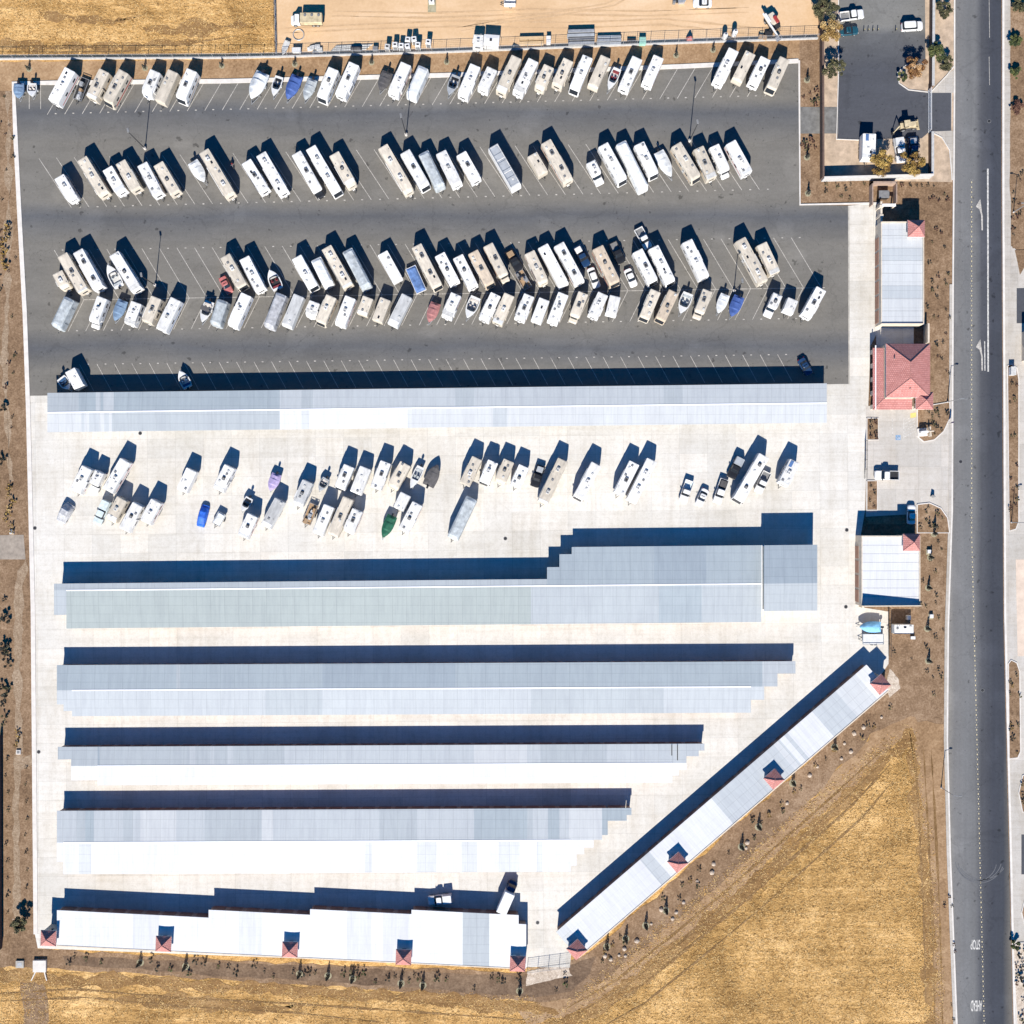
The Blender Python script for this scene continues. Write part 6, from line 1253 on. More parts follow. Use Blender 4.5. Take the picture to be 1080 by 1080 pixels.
# ------------------------------------------------------------------ lamps, fences, walls, small fittings
def lot_lamp(u, v, h, label):
    root = thing('light_pole', (*P(u, v), .06), R(100), label, 'light pole', 'lamp poles of the vehicle lot')
    m = MB(); m.tube((0, 0, 0), (0, 0, .7), .32, .30, KERB, 12); m.build('base', root)
    m = MB(); m.tube((0, 0, .7), (0, 0, h), .11, .07, DARKM, 8); m.build('pole', root)
    m = MB(); m.box(-.1, .85, -.22, .22, h, h + .16, PLAST, .05); m.build('lamp_head', root)
lot_lamp(153.3, 157, 10.0, 'lamp pole among the first trailers at the left of the second row'); lot_lamp(428.5, 142.5, 10.2, 'lamp pole above the middle of the second row'); lot_lamp(727, 149, 10.4, 'lamp pole above the right part of the second row')
lot_lamp(164.3, 301, 8.6, 'lamp pole in the empty stalls at the left of the third row'); lot_lamp(774, 307, 8.6, 'lamp pole beside the royal blue covered boat')
def street_lamp(u, v, h, label, side=1):
    root = thing('street_lamp', (*P(u, v), .02), 0, label, 'street lamp', 'street lamps along the road')
    m = MB(); m.tube((0, 0, 0), (0, 0, .5), .2, .16, KERB, 10); m.build('base', root)
    m = MB(); m.tube((0, 0, .5), (0, 0, h), .09, .06, STEEL, 8); m.tube((0, 0, h - .05), (side * 1.0, 0, h + .25), .05, .04, STEEL, 6); m.build('pole', root)
    m = MB(); m.box(min(side * .9, side * 1.6), max(side * .9, side * 1.6), -.14, .14, h + .2, h + .32, PLAST, .04); m.build('lamp_head', root)
street_lamp(992.5, 830.5, 6.6, 'street lamp beside the dry field on the left of the road'); street_lamp(999, 424, 6.4, 'street lamp beside the red tiled office'); street_lamp(1068.5, 224, 6.6, 'street lamp on the far side near the top of the road', -1); street_lamp(1066, 551, 6.4, 'street lamp on the far side beside the planted strip', 1)
def fence(name, label, pts, h, base=0.0, pitch=3.0, wires=True, pick=.5, m_=STEEL, z=0.02):
    c = P(*pts[0]); root = thing(name, (c.x, c.y, z), 0, label, 'fence'); ps = [P(*p) - c for p in pts]
    if base:
        a = MB(); strip_mb(a, pts, .32, 0, base, CMU); a.v = [(x - c.x, y - c.y, q) for x, y, q in a.v]; a.build('base_wall', root)
    rails, pk = MB(), MB(); npost = 0
    for a, b in zip(ps[:-1], ps[1:]):
        L = (b - a).length; n = max(1, round(L / pitch))
        for zz in (base + .15, h): rails.tube((a.x, a.y, zz), (b.x, b.y, zz), .035, .035, m_, 5)
        for k in range(n):
            q = a.lerp(b, k / n)
            if npost < 99: o = shared(('fpost', h, m_.name), 'post', root, lambda mm: mm.tube((0, 0, 0), (0, 0, h + .08), .05, .05, m_, 6), (q.x, q.y, 0)); npost += 1
        if wires:
            n2 = int(L / pick)
            for k in range(n2):
                q = a.lerp(b, k / n2); pk.tube((q.x, q.y, base + .15), (q.x, q.y, h), .012, .012, m_, 4)
            for zz in [base + .15 + (h - base - .15) * j / 5 for j in range(1, 5)]: pk.tube((a.x, a.y, zz), (b.x, b.y, zz), .01, .01, m_, 4)
    rails.build('rail', root)
    if wires: pk.build('wire_mesh', root)
    return root
fence('boundary_fence', 'steel fence on a grey block footing along the top of the lot', [(-40, 63), (240, 61.5), (290, 60.5), (470, 55.5), (700, 46.5), (862, 41)], 2.3, .55, 3.0)
fence('boundary_fence', 'dark fence between the dry grass and the sandy yard', [(289.5, -20), (291.5, 60)], 1.9, .25, 3.0, m_=DARKM)
fence('metal_gate', 'long steel gate between the bottom building and the diagonal building', [(556, 1022), (601, 1016)], 2.0, 0, 2.4, pick=.2)
fence('metal_gate', 'dark sliding gate across the entrance beside the white pickup', [(912, 465), (911.5, 505)], 1.9, 0, 2.0, pick=.2, m_=DARKM)
fence('side_fence', 'dark fence beside the grey flat trailer', [(936.5, 641), (937, 692)], 1.9, 0, 2.4, m_=DARKM, pick=.25)
wall_thing('boundary_wall', 'dark brown wall between the planted strip and the neighbouring lot', [(864.8, -40), (865.3, 190)], .3, 2.2, mat('dark_brown_block', (.13, .085, .065), .9, .15, 1.5))
wall_thing('boundary_wall', 'grey capped wall below the two golden trees', [(865.8, 191), (980, 188)], .32, 2.4, CMU, capm=KERB)
wall_thing('boundary_wall', 'grey wall along the upper street side of the neighbouring lot', [(981.5, -40), (980.5, 94)], .45, 1.9, MATS['dark_brown_block'], capm=CMU)
wall_thing('boundary_wall', 'short grey wall beside the golden tree on the street side', [(980, 142), (980, 187)], .45, 1.9, MATS['dark_brown_block'], capm=CMU)
wall_thing('boundary_wall', 'dark wall along the lower left edge', [(1, 775), (1.5, 1000)], .35, 2.0, MATS['dark_brown_block'])
root = thing('sliding_gate', (*P(978.7, 118), .09), 0, 'pale sliding gate across the driveway of the neighbouring lot', 'gate'); m = MB()
for z in (.2, 1.0, 1.8): m.box(-.06, .06, -4.7, 4.7, z, z + .1, W)
m.build('rail', root); m = MB()
for k in range(40): m.box(-.02, .02, -4.6 + k * .235, -4.57 + k * .235, .301, .999, W); m.box(-.02, .02, -4.6 + k * .235, -4.57 + k * .235, 1.101, 1.799, W)
m.build('bars', root)
root = thing('monument_sign', (*P(972.5, 456), .21), R(5), 'white monument sign on the planted island at the entrance', 'sign'); m = MB(); m.box(-1.2, 1.0, -.9, .9, 0, .3, KERB, .05); m.build('base', root); m = MB(); m.box(-.9, .7, -.25, .25, .302, 1.6, W, .05); m.build('panel', root); m = MB(); m.box(1.2, 1.45, -1.1, 1.1, 0, 1.3, STUCCO, .04); m.box(.7, 2.0, -.12, .12, 1.302, 1.5, STUCCO, .03); m.build('pillar', root)
root = thing('banner_flag', (*P(1000, 447), .2), R(40), 'purple feather banner on the entrance island beside the road', 'banner'); m = MB(); m.tube((0, 0, 0), (0, 0, 2.6), .025, .02, STEEL, 6); m.build('pole', root); m = MB(); m.loft([[(.03, -.012, .7), (.55, -.012, .8), (.55, .012, .8), (.03, .012, .7)], [(.03, -.012, 2.3), (.5, -.012, 2.1), (.5, .012, 2.1), (.03, .012, 2.3)], [(.03, -.012, 2.6), (.2, -.012, 2.5), (.2, .012, 2.5), (.03, .012, 2.6)]], mat('purple_cloth', (.18, .07, .30), .8, .1, 1)); m.build('cloth', root)
root = thing('standing_sign', (*P(983, 523), .09), R(-30), 'small folding sign standing on the entrance drive', 'sign'); m = MB()
for s_ in (-1, 1): m.loft([[(-.35, s_ * .35, 0), (.35, s_ * .35, 0), (.35, s_ * .3, 0), (-.35, s_ * .3, 0)], [(-.35, s_ * .05, 1.1), (.35, s_ * .05, 1.1), (.35, s_ * .0, 1.1), (-.35, s_ * .0, 1.1)]], PLAST)
m.build('board', root)
struct('tactile_paving', [(960, 436), (966, 435), (966, 440), (960, 441)], YELB, .09)
root = thing('utility_box', (*P(1066, 392), .21), 0, 'white utility cabinet in the far planted strip', 'utility box'); m = MB(); m.box(-.6, .5, -.9, .9, 0, 1.2, W, .05); m.build('body', root); m = MB(); m.box(-.65, .55, -.95, .95, 1.203, 1.3, LPLAST, .03); m.build('lid', root)
root = thing('utility_box', (*P(957, 651), .05), 0, 'pale transformer cabinet on a pad in the street side bed', 'utility box')
m = MB(); m.box(-.4, .4, -.5, .5, 0, 1.0, PALE, .05); m.build('body', root)
for k, (u, v, l) in enumerate(((981.5, 650, 'white valve box with pale pad in the street side bed'), (979, 582, 'small pale valve box near the square building'))):
    root = thing('valve_box', (*P(u, v), .04), 0, l, 'valve box'); m = MB(); m.box(-.55, .55, -.65, .65, 0, .1, GREENPAD); m.build('pad', root); m = MB(); m.box(-.4, .4, -.3, .5, .1, .65, W, .05); m.build('body', root)
for k, (u, v, w_) in enumerate(((37, 557, 'beside the left edge north of the widest building'), (41, 793, 'beside the left edge of the fourth building'), (533, 568, 'below the middle of the concrete row'), (893, 559, 'near the upper right corner of the concrete'), (892, 640, 'left of the square white building'), (567, 973, 'beside the bottom end of the diagonal building'), (148, 457, 'just below the carport'))):
    root = thing('drain_cover', (*P(u, v), .078), 0, 'dark round drain cover ' + w_, 'drain cover', 'drain covers in the concrete'); m = MB(); m.tube((0, 0, 0), (0, 0, .02), .42, .42, PLAST, 16); m.build('frame', root); m = MB(); m.tube((0, 0, .021), (0, 0, .035), .33, .33, DARKM, 16); m.build('lid', root)
for k, (u, v, w_) in enumerate(((1013, 487, 'beside the entrance drive'), (1036, 728, 'below the diagonal building'), (1043, 128, 'near the neighbouring driveway'))):
    root = thing('manhole_cover', (*P(u, v), .093), 0, 'round manhole cover in the road ' + w_, 'manhole cover', 'manhole covers in the road'); m = MB(); m.tube((0, 0, 0), (0, 0, .015), .42, .42, PLAST, 18); m.build('frame', root); m = MB(); m.tube((0, 0, .016), (0, 0, .025), .34, .34, DARKM, 18); m.build('lid', root)
root = thing('drain_headwall', (*P(43, 1018), .03), 0, 'white concrete drain headwall with two splayed wings at the lower left', 'headwall'); m = MB(); m.box(-1.5, 1.4, -1.3, 1.3, 0, .6, KERB, .05); m.build('slab', root)
for s_ in (-1, 1):
    m = MB(); m.loft([[(s_ * 1.0 - .1, -1.3, 0), (s_ * 1.0 + .1, -1.3, 0), (s_ * 1.0 + .1, -1.3, .5), (s_ * 1.0 - .1, -1.3, .5)], [(s_ * 2.0 - .1 - (.6 if s_ > 0 else 0), -3.3, 0), (s_ * 2.0 + .1 - (.6 if s_ > 0 else 0), -3.3, 0), (s_ * 2.0 + .1 - (.6 if s_ > 0 else 0), -3.3, .25), (s_ * 2.0 - .1 - (.6 if s_ > 0 else 0), -3.3, .25)]], KERB); m.build('wing_wall', root)
root = thing('drain_box', (*P(21.5, 1016.5), .03), 0, 'small square concrete drain box left of the headwall', 'drain box'); m = MB(); m.box(-.9, .9, -.8, .8, 0, .35, KERBD, .05); m.build('body', root); m = MB(); m.box(-.5, .5, -.4, .4, .352, .38, STEEL); m.build('grate', root)
for u, v, l in ((13, 561, 'pale drain grate at the end of the orange bush hedge'), (20, 793, 'white edged drain box in the left gravel swale')):
    root = thing('drain_box', (*P(u, v), .04), 0, l, 'drain box'); m = MB(); m.box(-.5, .5, -.5, .5, 0, .3, KERB, .04); m.build('body', root); m = MB(); m.box(-.3, .3, -.3, .3, .302, .33, PLAST); m.build('grate', root)

# ------------------------------------------------------------------ plants
def leaf_mesh(key, kind, n, rx, rz, size, clumps=5, trunk=0.0, seed=0, gap=.35):
    """crown of small leaf faces gathered in clumps around limbs; returns (leaf mesh, wood mesh)"""
    if key in SH: return SH[key]
    r = random.Random(seed); ms = LEAF[kind]; m = MB(); cl = []
    for k in range(clumps):
        a = r.uniform(0, 6.28); d = rx * math.sqrt(r.uniform(0, 1)) * .95; zz = trunk + rz * (1 + r.uniform(-.5, .75) * (1 - d / rx * .6)); cl.append((d * math.cos(a), d * math.sin(a), zz, rx * r.uniform(.13, .38), r.choice((0, 0, 1, 1, 2))))
    for k in range(n):
        cx, cy, cz, cr, tone = r.choice(cl); v = Vector((r.gauss(0, 1), r.gauss(0, 1), r.gauss(0, 1))); v.normalize(); v *= cr * r.uniform(.35, 1.05)
        x, y, z = cx + v.x, cy + v.y, max(.03, cz + v.z * rz / max(rx, .01) * .9)
        n_ = Vector((r.gauss(0, .7), r.gauss(0, .7), 1)).normalized(); a = n_.orthogonal().normalized(); a.rotate(__import__('mathutils').Quaternion(n_, r.uniform(0, 6.28))); b = n_.cross(a); s1 = size * r.uniform(.6, 1.3); s2 = s1 * r.uniform(.4, .8); p = Vector((x, y, z))
        t = min(2, max(0, tone + r.choice((-1, 0, 0, 1))))
        m.add([p - a * s1, p - b * s2, p + a * s1, p + b * s2], [(0, 1, 2, 3)], ms[t])
    o = m.build('crown'); leaf = o.data; bpy.data.objects.remove(o)
    w = MB()
    th = trunk if trunk else rz * .3
    w.tube((0, 0, 0), (0, 0, th + rz * .5), max(.03, rx * .07), max(.015, rx * .04), BARK, 7)
    for cx, cy, cz, cr, tone in cl: w.tube((0, 0, th * .7), (cx, cy, cz), max(.015, rx * .035), max(.008, rx * .012), BARK, 5)
    o = w.build('trunk'); wood = o.data; bpy.data.objects.remove(o)
    SH[key] = (leaf, wood); return SH[key]
def plant(name, cat, key, args, u, v, label, group, z=.03, sc=1.0, rz=None, parts=('crown', 'trunk')):
    leaf, wood = leaf_mesh(key, *args); h = args[2] * 0
    root = thing(name, (*P(u, v), z), rng.uniform(0, 6.28) if rz is None else rz, label, cat, group); root.scale = (sc, sc, sc * rng.uniform(.9, 1.1))
    link(parts[0], leaf, root); link(parts[1], wood, root)
    return root
TREES = [  # u, v, kind, rx, rz, trunk, label
 (930.5, 171.5, 'gold', 2.7, 1.7, 2.2, 'golden autumn tree beside the white box trailer'), (961.5, 172, 'gold', 2.6, 1.7, 2.2, 'yellow and gold autumn tree in the corner by the street wall'), (880, 71.5, 'olive', 2.2, 1.5, 2.0, 'green tree beside the left kerb of the neighbouring lot'),
 (871, 8, 'olive', 2.8, 1.5, 1.8, 'olive green tree at the top edge beside the white pickup'), (876, 33, 'straw', 2.4, 1.3, 1.6, 'pale olive tree beside the teal car'), (967, 71, 'orange', 2.5, 1.6, 1.8, 'orange brown tree on the rounded kerb island'),
 (951.5, 80, 'green', 1.2, .7, .6, 'small green bush tree at the tip of the kerb island'), (989, 54, 'green', 2.0, 1.1, 1.0, 'green tree beside the street wall'), (998, 66, 'olive', 1.6, 1.0, .9, 'green tree nearest the kerb below the street wall bushes'), (994.5, 10, 'olive', 1.9, 1.0, .9, 'olive tree between the street wall and the road at the top'),
 (1076, 6, 'olive', 1.6, .9, .6, 'green shrub tree at the top right beyond the road'), (1071, 43, 'green', 1.5, .8, .5, 'bright green bush beyond the road, upper of two'), (1072, 76, 'green', 1.4, .8, .5, 'bright green bush beyond the road, lower of two'), (1072, 112, 'rust', 1.5, .7, .4, 'rust brown bush beyond the road'), (1071, 998, 'green', 1.2, .8, .5, 'round green bush at the tip of the far grey bed'),
 (20, 975, 'olive', 1.7, 1.4, .8, 'dark olive tree at the lower left corner of the yard')]
for i, (u, v, k, rx, rz_, tr, lab) in enumerate(TREES):
    off = (v - 540) * 0
    # the crown is seen displaced outwards by its height
    f = (H - (tr + rz_)) / H; uu, vv = 540 + (u - 540) * f, 540 + (v - 540) * f
    plant('tree' if rx > 1.4 else 'bush', 'tree' if rx > 1.4 else 'bush', ('t', i), (k, int(2200 * rx), rx, rz_, .13, 24 if rx > 1.4 else 12, tr, 50 + i), uu, vv, lab, 'trees and bushes round the neighbouring lot' if u > 850 else None)
def shrubs(pts, label, group, kinds, rx=(.28, .55), z=.03, name='shrub'):
    for i, (u, v) in enumerate(pts):
        k = rng.choice(kinds); v_ = rng.randrange(3); q = rng.uniform(*rx) / .5
        plant(name, 'shrub', ('s', k, v_), (k, 90, .5, .42, .13, 4, 0, 200 + v_), u, v, label, group, z, q, parts=('foliage', 'stem'))
def scatter(poly, n, mind=2.0, seed=1):
    r = random.Random(seed); xs = [p[0] for p in poly]; ys = [p[1] for p in poly]; out = []; t = 0
    def inside(x, y):
        c = False
        for (x1, y1), (x2, y2) in zip(poly, poly[1:] + poly[:1]):
            if (y1 > y) != (y2 > y) and x < (x2 - x1) * (y - y1) / (y2 - y1) + x1: c = not c
        return c
    while len(out) < n and t < 9000:
        t += 1; x, y = r.uniform(min(xs), max(xs)), r.uniform(min(ys), max(ys))
        if inside(x, y) and all((x - a) ** 2 + (y - b) ** 2 > mind ** 2 for a, b in out): out.append((x, y))
    return out
shrubs(scatter([(979, 205), (1000, 205), (1001, 420), (984, 425), (984, 360), (977, 350)], 30, 4, 1), 'small dark shrub in the brown bed between the road and the office', 'shrubs in the bed by the office', ['dark', 'olive', 'rust'])
shrubs([(945, 195.5), (950, 196), (960, 196), (966, 196), (972, 196.5), (978, 196), (984, 197)], 'small shrub in the red brown bed below the golden trees', 'shrubs below the golden trees', ['dark', 'rust'])
shrubs(scatter([(970, 436), (999, 430), (997, 450), (985, 461), (974, 463)], 11, 4, 2), 'small dark shrub on the planted island with the monument sign', 'shrubs on the sign island', ['dark', 'olive'], z=.2)
shrubs(scatter([(969, 536), (981, 534), (991, 540), (998, 550), (998, 560), (969, 560)], 10, 4, 3), 'small dark shrub on the island south of the entrance drive', 'shrubs on the south entrance island', ['dark', 'olive'], z=.2)
shrubs(scatter([(974, 564), (1000, 564), (995, 690), (992, 740), (975, 740), (940, 690), (941, 684), (966, 684)], 20, 6, 4), 'small shrub in the brown bed beside the square white building', 'shrubs by the square building', ['dark', 'olive', 'dark'])
shrubs([(918, 445), (923, 446), (918, 452), (923, 458), (917, 461), (924, 462)], 'small shrub in the little bed left of the parking bay', 'shrubs left of the parking bay', ['dark', 'rust'], z=.2)
shrubs([(918, 512), (922, 520), (917, 528), (921, 534)], 'small shrub in the little bed beside the sliding gate', 'shrubs beside the gate', ['dark', 'rust'], z=.2)
shrubs(scatter([(846, 95), (862, 95), (862, 112), (846, 112)], 6, 3, 5) + scatter([(846, 143), (862, 143), (862, 160), (846, 160)], 7, 3, 6), 'olive shrub in the planted strip right of the asphalt lot', 'shrubs right of the asphalt lot', ['olive', 'rust'], rx=(.4, .7))
shrubs(scatter([(868, 194), (912, 194), (912, 211), (868, 211)], 8, 4, 7), 'dark shrub in the strip above the concrete near the grey capped wall', 'shrubs by the grey capped wall', ['dark', 'olive'], rx=(.35, .6))
shrubs(scatter([(2, 614), (12, 614), (11, 770), (3, 770)], 7, 6, 8), 'dark shrub in the bed at the left edge beside the widest building', 'shrubs at the left edge', ['dark', 'olive'], rx=(.5, .9))
shrubs([(8 + (k % 2) * 20 + rng.uniform(-1.5, 1.5), 800 + k * 9) for k in range(20)], 'small dark shrub in the strip along the lower left wall', 'shrubs along the lower left wall', ['dark', 'olive'])
shrubs(scatter([(0, 100), (14, 100), (22, 300), (24, 480), (0, 480)], 24, 8, 9), 'small dry shrub in the bare strip left of the asphalt lot', 'shrubs left of the asphalt lot', ['dark', 'rust', 'olive'], rx=(.3, .6))
shrubs([(5, 430), (3, 487), (7, 680), (9, 700), (6, 735), (8, 728), (9, 652), (6, 692)], 'large dark shrub at the left edge', 'large shrubs at the left edge', ['dark', 'olive'], rx=(.9, 1.3))
shrubs([(9 + rng.uniform(-2, 5), 512 + k * 6) for k in range(9)], 'orange dry bush in the hedge beside the left path', 'orange bushes beside the left path', ['straw', 'gold'], rx=(.6, .9))
shrubs([(4 + rng.uniform(-2, 5), 240 + k * 6) for k in range(8)], 'yellow dry bush beside the upper left kerb', 'yellow bushes by the upper left kerb', ['straw', 'gold'], rx=(.6, .95))
shrubs([(19, 770), (20, 777), (18, 784)], 'yellow dry bush in the left gravel swale', 'yellow bushes in the swale', ['gold'], rx=(.5, .7))
bot = scatter([(64, 1006), (300, 1018), (540, 1030), (600, 1026), (600, 1042), (565, 1049), (430, 1039), (240, 1029), (70, 1016)], 44, 6, 10)
shrubs(bot, 'dark shrub in the bed below the bottom building', 'shrubs below the bottom building', ['dark', 'olive', 'dark', 'green'], rx=(.4, .8))
shrubs(scatter([(622, 1012), (700, 945), (800, 855), (930, 740), (945, 750), (900, 785), (820, 862), (720, 955), (640, 1024)], 28, 6, 11), 'dark shrub in the bed beside the diagonal building', 'shrubs beside the diagonal building', ['dark', 'olive', 'straw'], rx=(.35, .65))
shrubs(scatter([(1066, 180), (1080, 180), (1080, 250), (1067, 255)], 14, 3, 12), 'small shrub in the brown bed beyond the upper road', 'shrubs beyond the upper road', ['dark', 'rust'])
shrubs(scatter(BEDS_R[0], 14, 3, 13), 'small shrub in the long planted strip beyond the road', 'shrubs in the long far strip', ['dark', 'olive', 'rust'], z=.2)
shrubs(scatter(BEDS_R[1], 12, 3, 14), 'small shrub in the lower planted strip beyond the road', 'shrubs in the lower far strip', ['dark', 'olive', 'straw'], z=.2)
shrubs(scatter([(1069, 1004), (1080, 1000), (1080, 1078), (1073, 1078)], 15, 3, 15) + scatter([(1076, 826), (1080, 822), (1080, 856), (1077, 852)], 3, 3, 16), 'dark shrub in the grey beds at the lower right edge', 'shrubs at the lower right edge', ['dark', 'rust', 'olive'], z=.2, rx=(.4, .8))
shrubs([(1001, 945), (1003, 955), (996, 955), (1005, 995), (1006, 1003), (1003, 1060), (1005, 1075)], 'dark weed on the bare verge beside the lower road', 'weeds beside the lower road', ['dark', 'rust'])
# young conical trees, each in its ring of pale gravel
def sapling(u, v, label, group, s=1.0):
    key = 'sap'
    if key not in SH:
        r = random.Random(5); m = MB()
        for k in range(260):
            z = r.uniform(.15, 1.9); q = .42 * (1 - z / 2.1) ** .7 * r.uniform(.5, 1.05); a = r.uniform(0, 6.28); p = Vector((q * math.cos(a), q * math.sin(a), z)); n_ = Vector((math.cos(a), math.sin(a), .8)).normalized(); t = n_.orthogonal().normalized(); b = n_.cross(t); e = r.uniform(.07, .14)
            m.add([p - t * e, p - b * e * .6, p + t * e, p + b * e * .6], [(0, 1, 2, 3)], LEAF['dark'][r.randrange(3)])
        o = m.build('crown'); SH[key] = o.data; bpy.data.objects.remove(o)
    root = thing('young_tree', (*P(u, v), .045), rng.uniform(0, 6), label, 'tree', group); root.scale = (s, s, s); link('crown', SH[key], root)
    shared('saptrunk', 'trunk', root, lambda m: m.tube((0, 0, 0), (0, 0, 1.2), .04, .02, BARK, 6))
    shared('sappad', 'gravel_ring', root, lambda m: m.tube((0, 0, -.02), (0, 0, .01), .65, .6, GREENPAD, 14))
for k, (u, v) in enumerate(((30.7, 73), (153, 72), (234, 69.5), (311, 68), (392, 66), (471, 65.5), (713, 58.5), (752, 53))): sapling(u, v, 'young dark tree in the dirt strip above the top row', 'young trees above the top row', 1.0)
for k, (u, v) in enumerate(((851, 84.5), (851, 166), (852, 204))): sapling(u, v, ('highest', 'middle', 'lowest')[k] + ' young dark tree in a pale gravel ring right of the lot', 'young trees right of the asphalt lot', 1.1)
for k, (u, v) in enumerate(((991, 563), (981, 588), (979, 620), (978, 663), (979, 697), (985, 555))): sapling(u + (-6 if k == 0 else 0), v, 'young dark tree in the bed beside the square white building', 'young trees by the square building', 1.15)
for k, (u, v) in enumerate(((316, 1027), (346, 1029), (372, 1032), (423, 1037), (446, 1039), (548, 1045), (148, 1015), (196, 1019))): sapling(u, v, 'young dark tree in the bed below the bottom building', 'young trees below the bottom building', 1.3)
for k, (u, v) in enumerate(((640, 998), (660, 990), (681, 976), (702, 960), (782, 893), (800, 872), (836, 826), (880, 788))): sapling(u, v, 'young dark tree in the bed beside the diagonal building', 'young trees beside the diagonal building', 1.3)
# pale rocks along the diagonal bed
rk = random.Random(31)
for k, (u, v) in enumerate(scatter([(630, 1014), (720, 940), (930, 745), (950, 752), (820, 868), (700, 978), (640, 1028)], 26, 6, 33)):
    o_ = shared(('rock', k % 3), 'boulder', None, lambda m: m.loft([[(q * math.cos(2 * math.pi * j / 9) * rk.uniform(.85, 1.1), q * math.sin(2 * math.pi * j / 9) * rk.uniform(.85, 1.1), z) for j in range(9)] for q, z in ((.42, 0), (.45, .12), (.3, .3), (.12, .36))], GRAVEL), (*P(u, v), .03), rk.uniform(0, 6), (rk.uniform(.7, 1.3),) * 3)
    tag(o_, 'pale boulder in the bed beside the diagonal building', 'boulder', 'boulders beside the diagonal building')

# wheel ruts worn into the dirt and the sand
RUT = ground_mat('wheel_rut_soil', [(0.38, (.11, .062, .026)), (0.5, (.20, .118, .052)), (0.62, (.31, .20, .10))], scales=(.1, .6, 2.2), weights=(.3, .3, .4), bump=.08)
RUTS = ground_mat('wheel_rut_sand', [(0.38, (.40, .26, .145)), (0.5, (.49, .33, .19)), (0.62, (.56, .39, .24))], scales=(.1, .6, 2.2), weights=(.3, .3, .4), bump=.04)
FRINGE = ground_mat('bare_fringe_soil', [(0.38, (.13, .07, .028)), (0.5, (.25, .145, .06)), (0.62, (.40, .255, .12))], scales=(.08, .5, 2.6), weights=(.35, .3, .35), streak={1: (.2, 1.4, 1)}, rot=-R(41), bump=.2)
for k, pts in enumerate(([(575, 1082), (650, 1042), (712, 992), (775, 942), (835, 886), (890, 836), (940, 788), (962, 768), (966, 780), (930, 816), (870, 872), (800, 936), (740, 986), (690, 1030), (640, 1064), (600, 1086)],
                         [(960, 770), (968, 800), (976, 880), (983, 960), (987, 1090), (977, 1090), (973, 980), (968, 900), (958, 800)],
                         [(-8, 1022), (120, 1030), (260, 1036), (420, 1046), (560, 1056), (590, 1068), (540, 1068), (400, 1056), (240, 1046), (110, 1040), (-8, 1036)],
                         [(100, 1052), (180, 1048), (260, 1056), (320, 1064), (240, 1066), (150, 1062)], [(-8, 44), (60, 46), (150, 44), (215, 40), (215, 45), (150, 52), (60, 53), (-8, 52)], [(40, 14), (110, 20), (150, 16), (120, 26), (60, 24)],
                         [(150, 30), (200, 22), (262, 26), (230, 34), (180, 38)])):
    struct('bare_fringe', pts, FRINGE, .038 + .0015 * k, 1.6, 1.0, 90 + k)
def rut(pts, wpx, m_, z, sd):
    L_ = []; R_ = []
    for i, p in enumerate(pts):
        a = Vector(pts[max(0, i - 1)]); b = Vector(pts[min(len(pts) - 1, i + 1)]); d = (b - a).normalized(); n = Vector((-d.y, d.x)) * wpx * (.25 if i in (0, len(pts) - 1) else 1) / 2
        L_.append(Vector(p) + n); R_.append(Vector(p) - n)
    struct('wheel_rut', [tuple(q) for q in L_ + R_[::-1]], m_, z, .22, 1.2, sd)
for k, (o1, o2) in enumerate(((0, 0), (9, 7), (17, 13), (30, 24))):
    rut([(600 + o1, 1062 + o2), (650 + o1, 1034 + o2), (712 + o1, 984 + o2), (770 + o1, 936 + o2), (826 + o1, 886 + o2), (880 + o1, 838 + o2), (930 + o1 * .6, 792 + o2)], (2.6, 2.2, 2.6, 1.6)[k], RUT, .048 + .002 * k, 40 + k)
for k, x in enumerate((969, 978, 986)): rut([(x - 4, 790), (x, 860), (x + 5, 960), (x + 8, 1080)], 2.2, RUT, .056 + .002 * k, 50 + k)
for k, pts in enumerate(([(0, 1048), (80, 1043), (180, 1052), (300, 1058), (420, 1066), (560, 1076)], [(0, 1056), (90, 1052), (190, 1061), (310, 1068), (400, 1078)], [(0, 50), (60, 51), (120, 49), (200, 46), (250, 38)], [(0, 55), (60, 55.5), (130, 54), (210, 52)])): rut(pts, 2.0, RUT, .05 + .002 * k, 60 + k)
for k, pts in enumerate(([(300, 30), (380, 26), (480, 22), (600, 24), (700, 20), (800, 30), (850, 34)], [(300, 35), (380, 31), (480, 28), (600, 30), (700, 26), (790, 36), (850, 40)], [(350, 12), (450, 14), (560, 10), (680, 12), (790, 8)], [(350, 17), (450, 19), (560, 15), (680, 17), (790, 13)], [(480, 30), (520, 22), (580, 14), (640, 4), (660, -6)], [(486, 33), (526, 25), (586, 17), (648, 6), (668, -6)])): rut(pts, 1.7, RUTS, .04 + .002 * k, 70 + k)
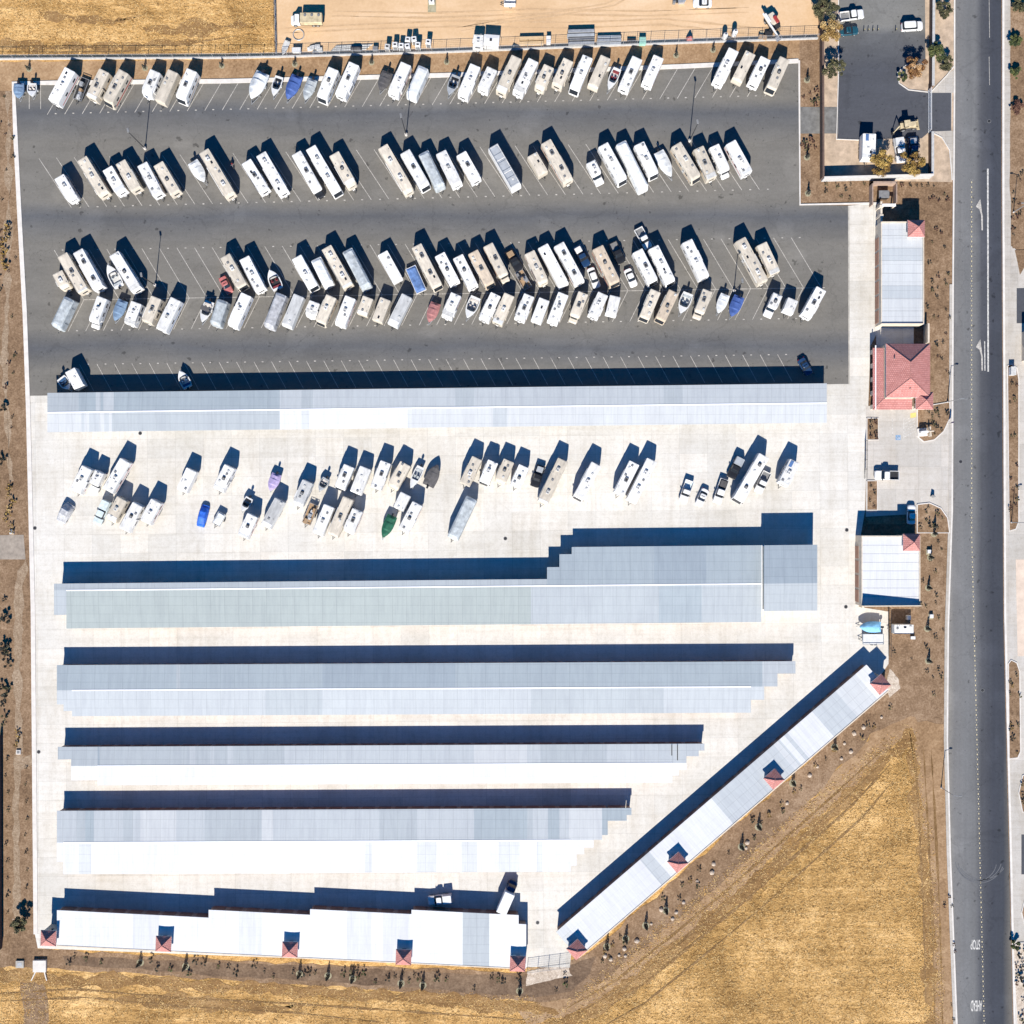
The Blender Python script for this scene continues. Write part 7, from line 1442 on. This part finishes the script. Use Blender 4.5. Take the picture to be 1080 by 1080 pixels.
# tufts of dry grass standing in the mown field and the verges
def tufts(name, polys, n, seed, size):
    r = random.Random(seed); m = MB(); ms = [mat('grass_blade_gold', (.50, .28, .085), .9, .2, 1), mat('grass_blade_pale', (.70, .47, .20), .9, .2, 1), mat('grass_blade_brown', (.23, .12, .032), .9, .2, 1)]
    for poly, cnt in polys:
        for (u, v) in poly_pts(poly, cnt, r):
            p = P(u, v); mm = r.choices(ms, (3, 3, 2))[0]
            for k in range(2):
                a = r.gauss(.7, .9) if r.random() < .7 else r.uniform(0, 6.28); l = size * r.uniform(.4, 1.5); wd_ = size * r.uniform(.06, .16); ox, oy = r.uniform(-.6, .6), r.uniform(-.6, .6)
                dx, dy = math.cos(a) * l, math.sin(a) * l; nx, ny = -math.sin(a) * wd_, math.cos(a) * wd_; z0, z1 = r.uniform(.03, .06), r.uniform(.05, .14)
                cx, cy = p.x + ox, p.y + oy; q = r.uniform(-.25, .25) * l
                m.add([(cx - dx / 2 - nx, cy - dy / 2 - ny, z0), (cx - dx / 2 + nx, cy - dy / 2 + ny, z0), (cx + nx + ny * q, cy + ny - nx * q, z1), (cx - nx + ny * q, cy - ny - nx * q, z1), (cx + dx / 2, cy + dy / 2, z0)], [(0, 1, 2, 3), (3, 2, 4)], mm)
    o = m.build(name); o['kind'] = 'stuff'; o['label'] = 'short dry golden grass covering the open fields'; o['category'] = 'grass'
def poly_pts(poly, n, r):
    xs = [p[0] for p in poly]; ys = [p[1] for p in poly]; out = []
    while len(out) < n:
        x, y = r.uniform(min(xs), max(xs)), r.uniform(min(ys), max(ys)); c = False
        for (x1, y1), (x2, y2) in zip(poly, poly[1:] + poly[:1]):
            if (y1 > y) != (y2 > y) and x < (x2 - x1) * (y - y1) / (y2 - y1) + x1: c = not c
        if c and mnoise.noise((x * .06, y * .06, 2.0)) + .8 * mnoise.noise(((x + y) * .11, (x - y) * .02, 5.0)) > r.uniform(-1.0, .4): out.append((x, y))
    return out
tufts('dry_grass', [([(610, 1045), (925, 785), (962, 760), (985, 900), (998, 1085), (570, 1085)], 16000), ([(-5, 1022), (250, 1036), (560, 1052), (600, 1085), (-5, 1085)], 6000), ([(-5, -5), (288, -5), (289, 60), (-5, 63)], 5000)], 0, 77, .36)

# ------------------------------------------------------------------ sky, sun and camera
el, dirv = math.atan(.773), Vector((.10, 1.0))
w = bpy.data.worlds.new('World'); scene.world = w; w.use_nodes = True
nt = w.node_tree; sky = nt.nodes.new('ShaderNodeTexSky'); sky.sky_type = 'NISHITA'; sky.sun_disc = False
sky.sun_elevation = el; sky.sun_rotation = math.pi + math.atan2(dirv.x, dirv.y); sky.dust_density = 0.0; sky.ozone_density = 10.0; sky.air_density = 1.0; sky.altitude = 100
bg = nt.nodes['Background']; bg.inputs['Strength'].default_value = .074; hs = nt.nodes.new('ShaderNodeHueSaturation'); hs.inputs['Saturation'].default_value = 2.0; nt.links.new(sky.outputs[0], hs.inputs['Color']); nt.links.new(hs.outputs[0], bg.inputs['Color'])
sl_ = bpy.data.lights.new('sun', 'SUN'); sl_.energy = 5.0; sl_.angle = R(.5); sl_.color = (1, .95, .87)
so = bpy.data.objects.new('sun', sl_); col.objects.link(so); so.location = (0, -60, 120)
d3 = Vector((dirv.x, dirv.y, -.773 * dirv.length)).normalized(); so.rotation_euler = d3.to_track_quat('-Z', 'Y').to_euler()
cam = bpy.data.cameras.new('camera'); co = bpy.data.objects.new('camera', cam); col.objects.link(co); scene.camera = co
cam.sensor_fit = 'HORIZONTAL'; cam.sensor_width = 36; cam.lens = 36 * H / (1080 * S); cam.clip_start = 1; cam.clip_end = 4000
co.location = (0, 0, H); co.rotation_euler = (0, 0, 0)
vs = scene.view_settings; vs.view_transform = 'Standard'; vs.look = 'None'; vs.exposure = 0.75; vs.gamma = 1; vs.use_curve_mapping = False
scene.cycles.max_bounces = 5; scene.cycles.diffuse_bounces = 3
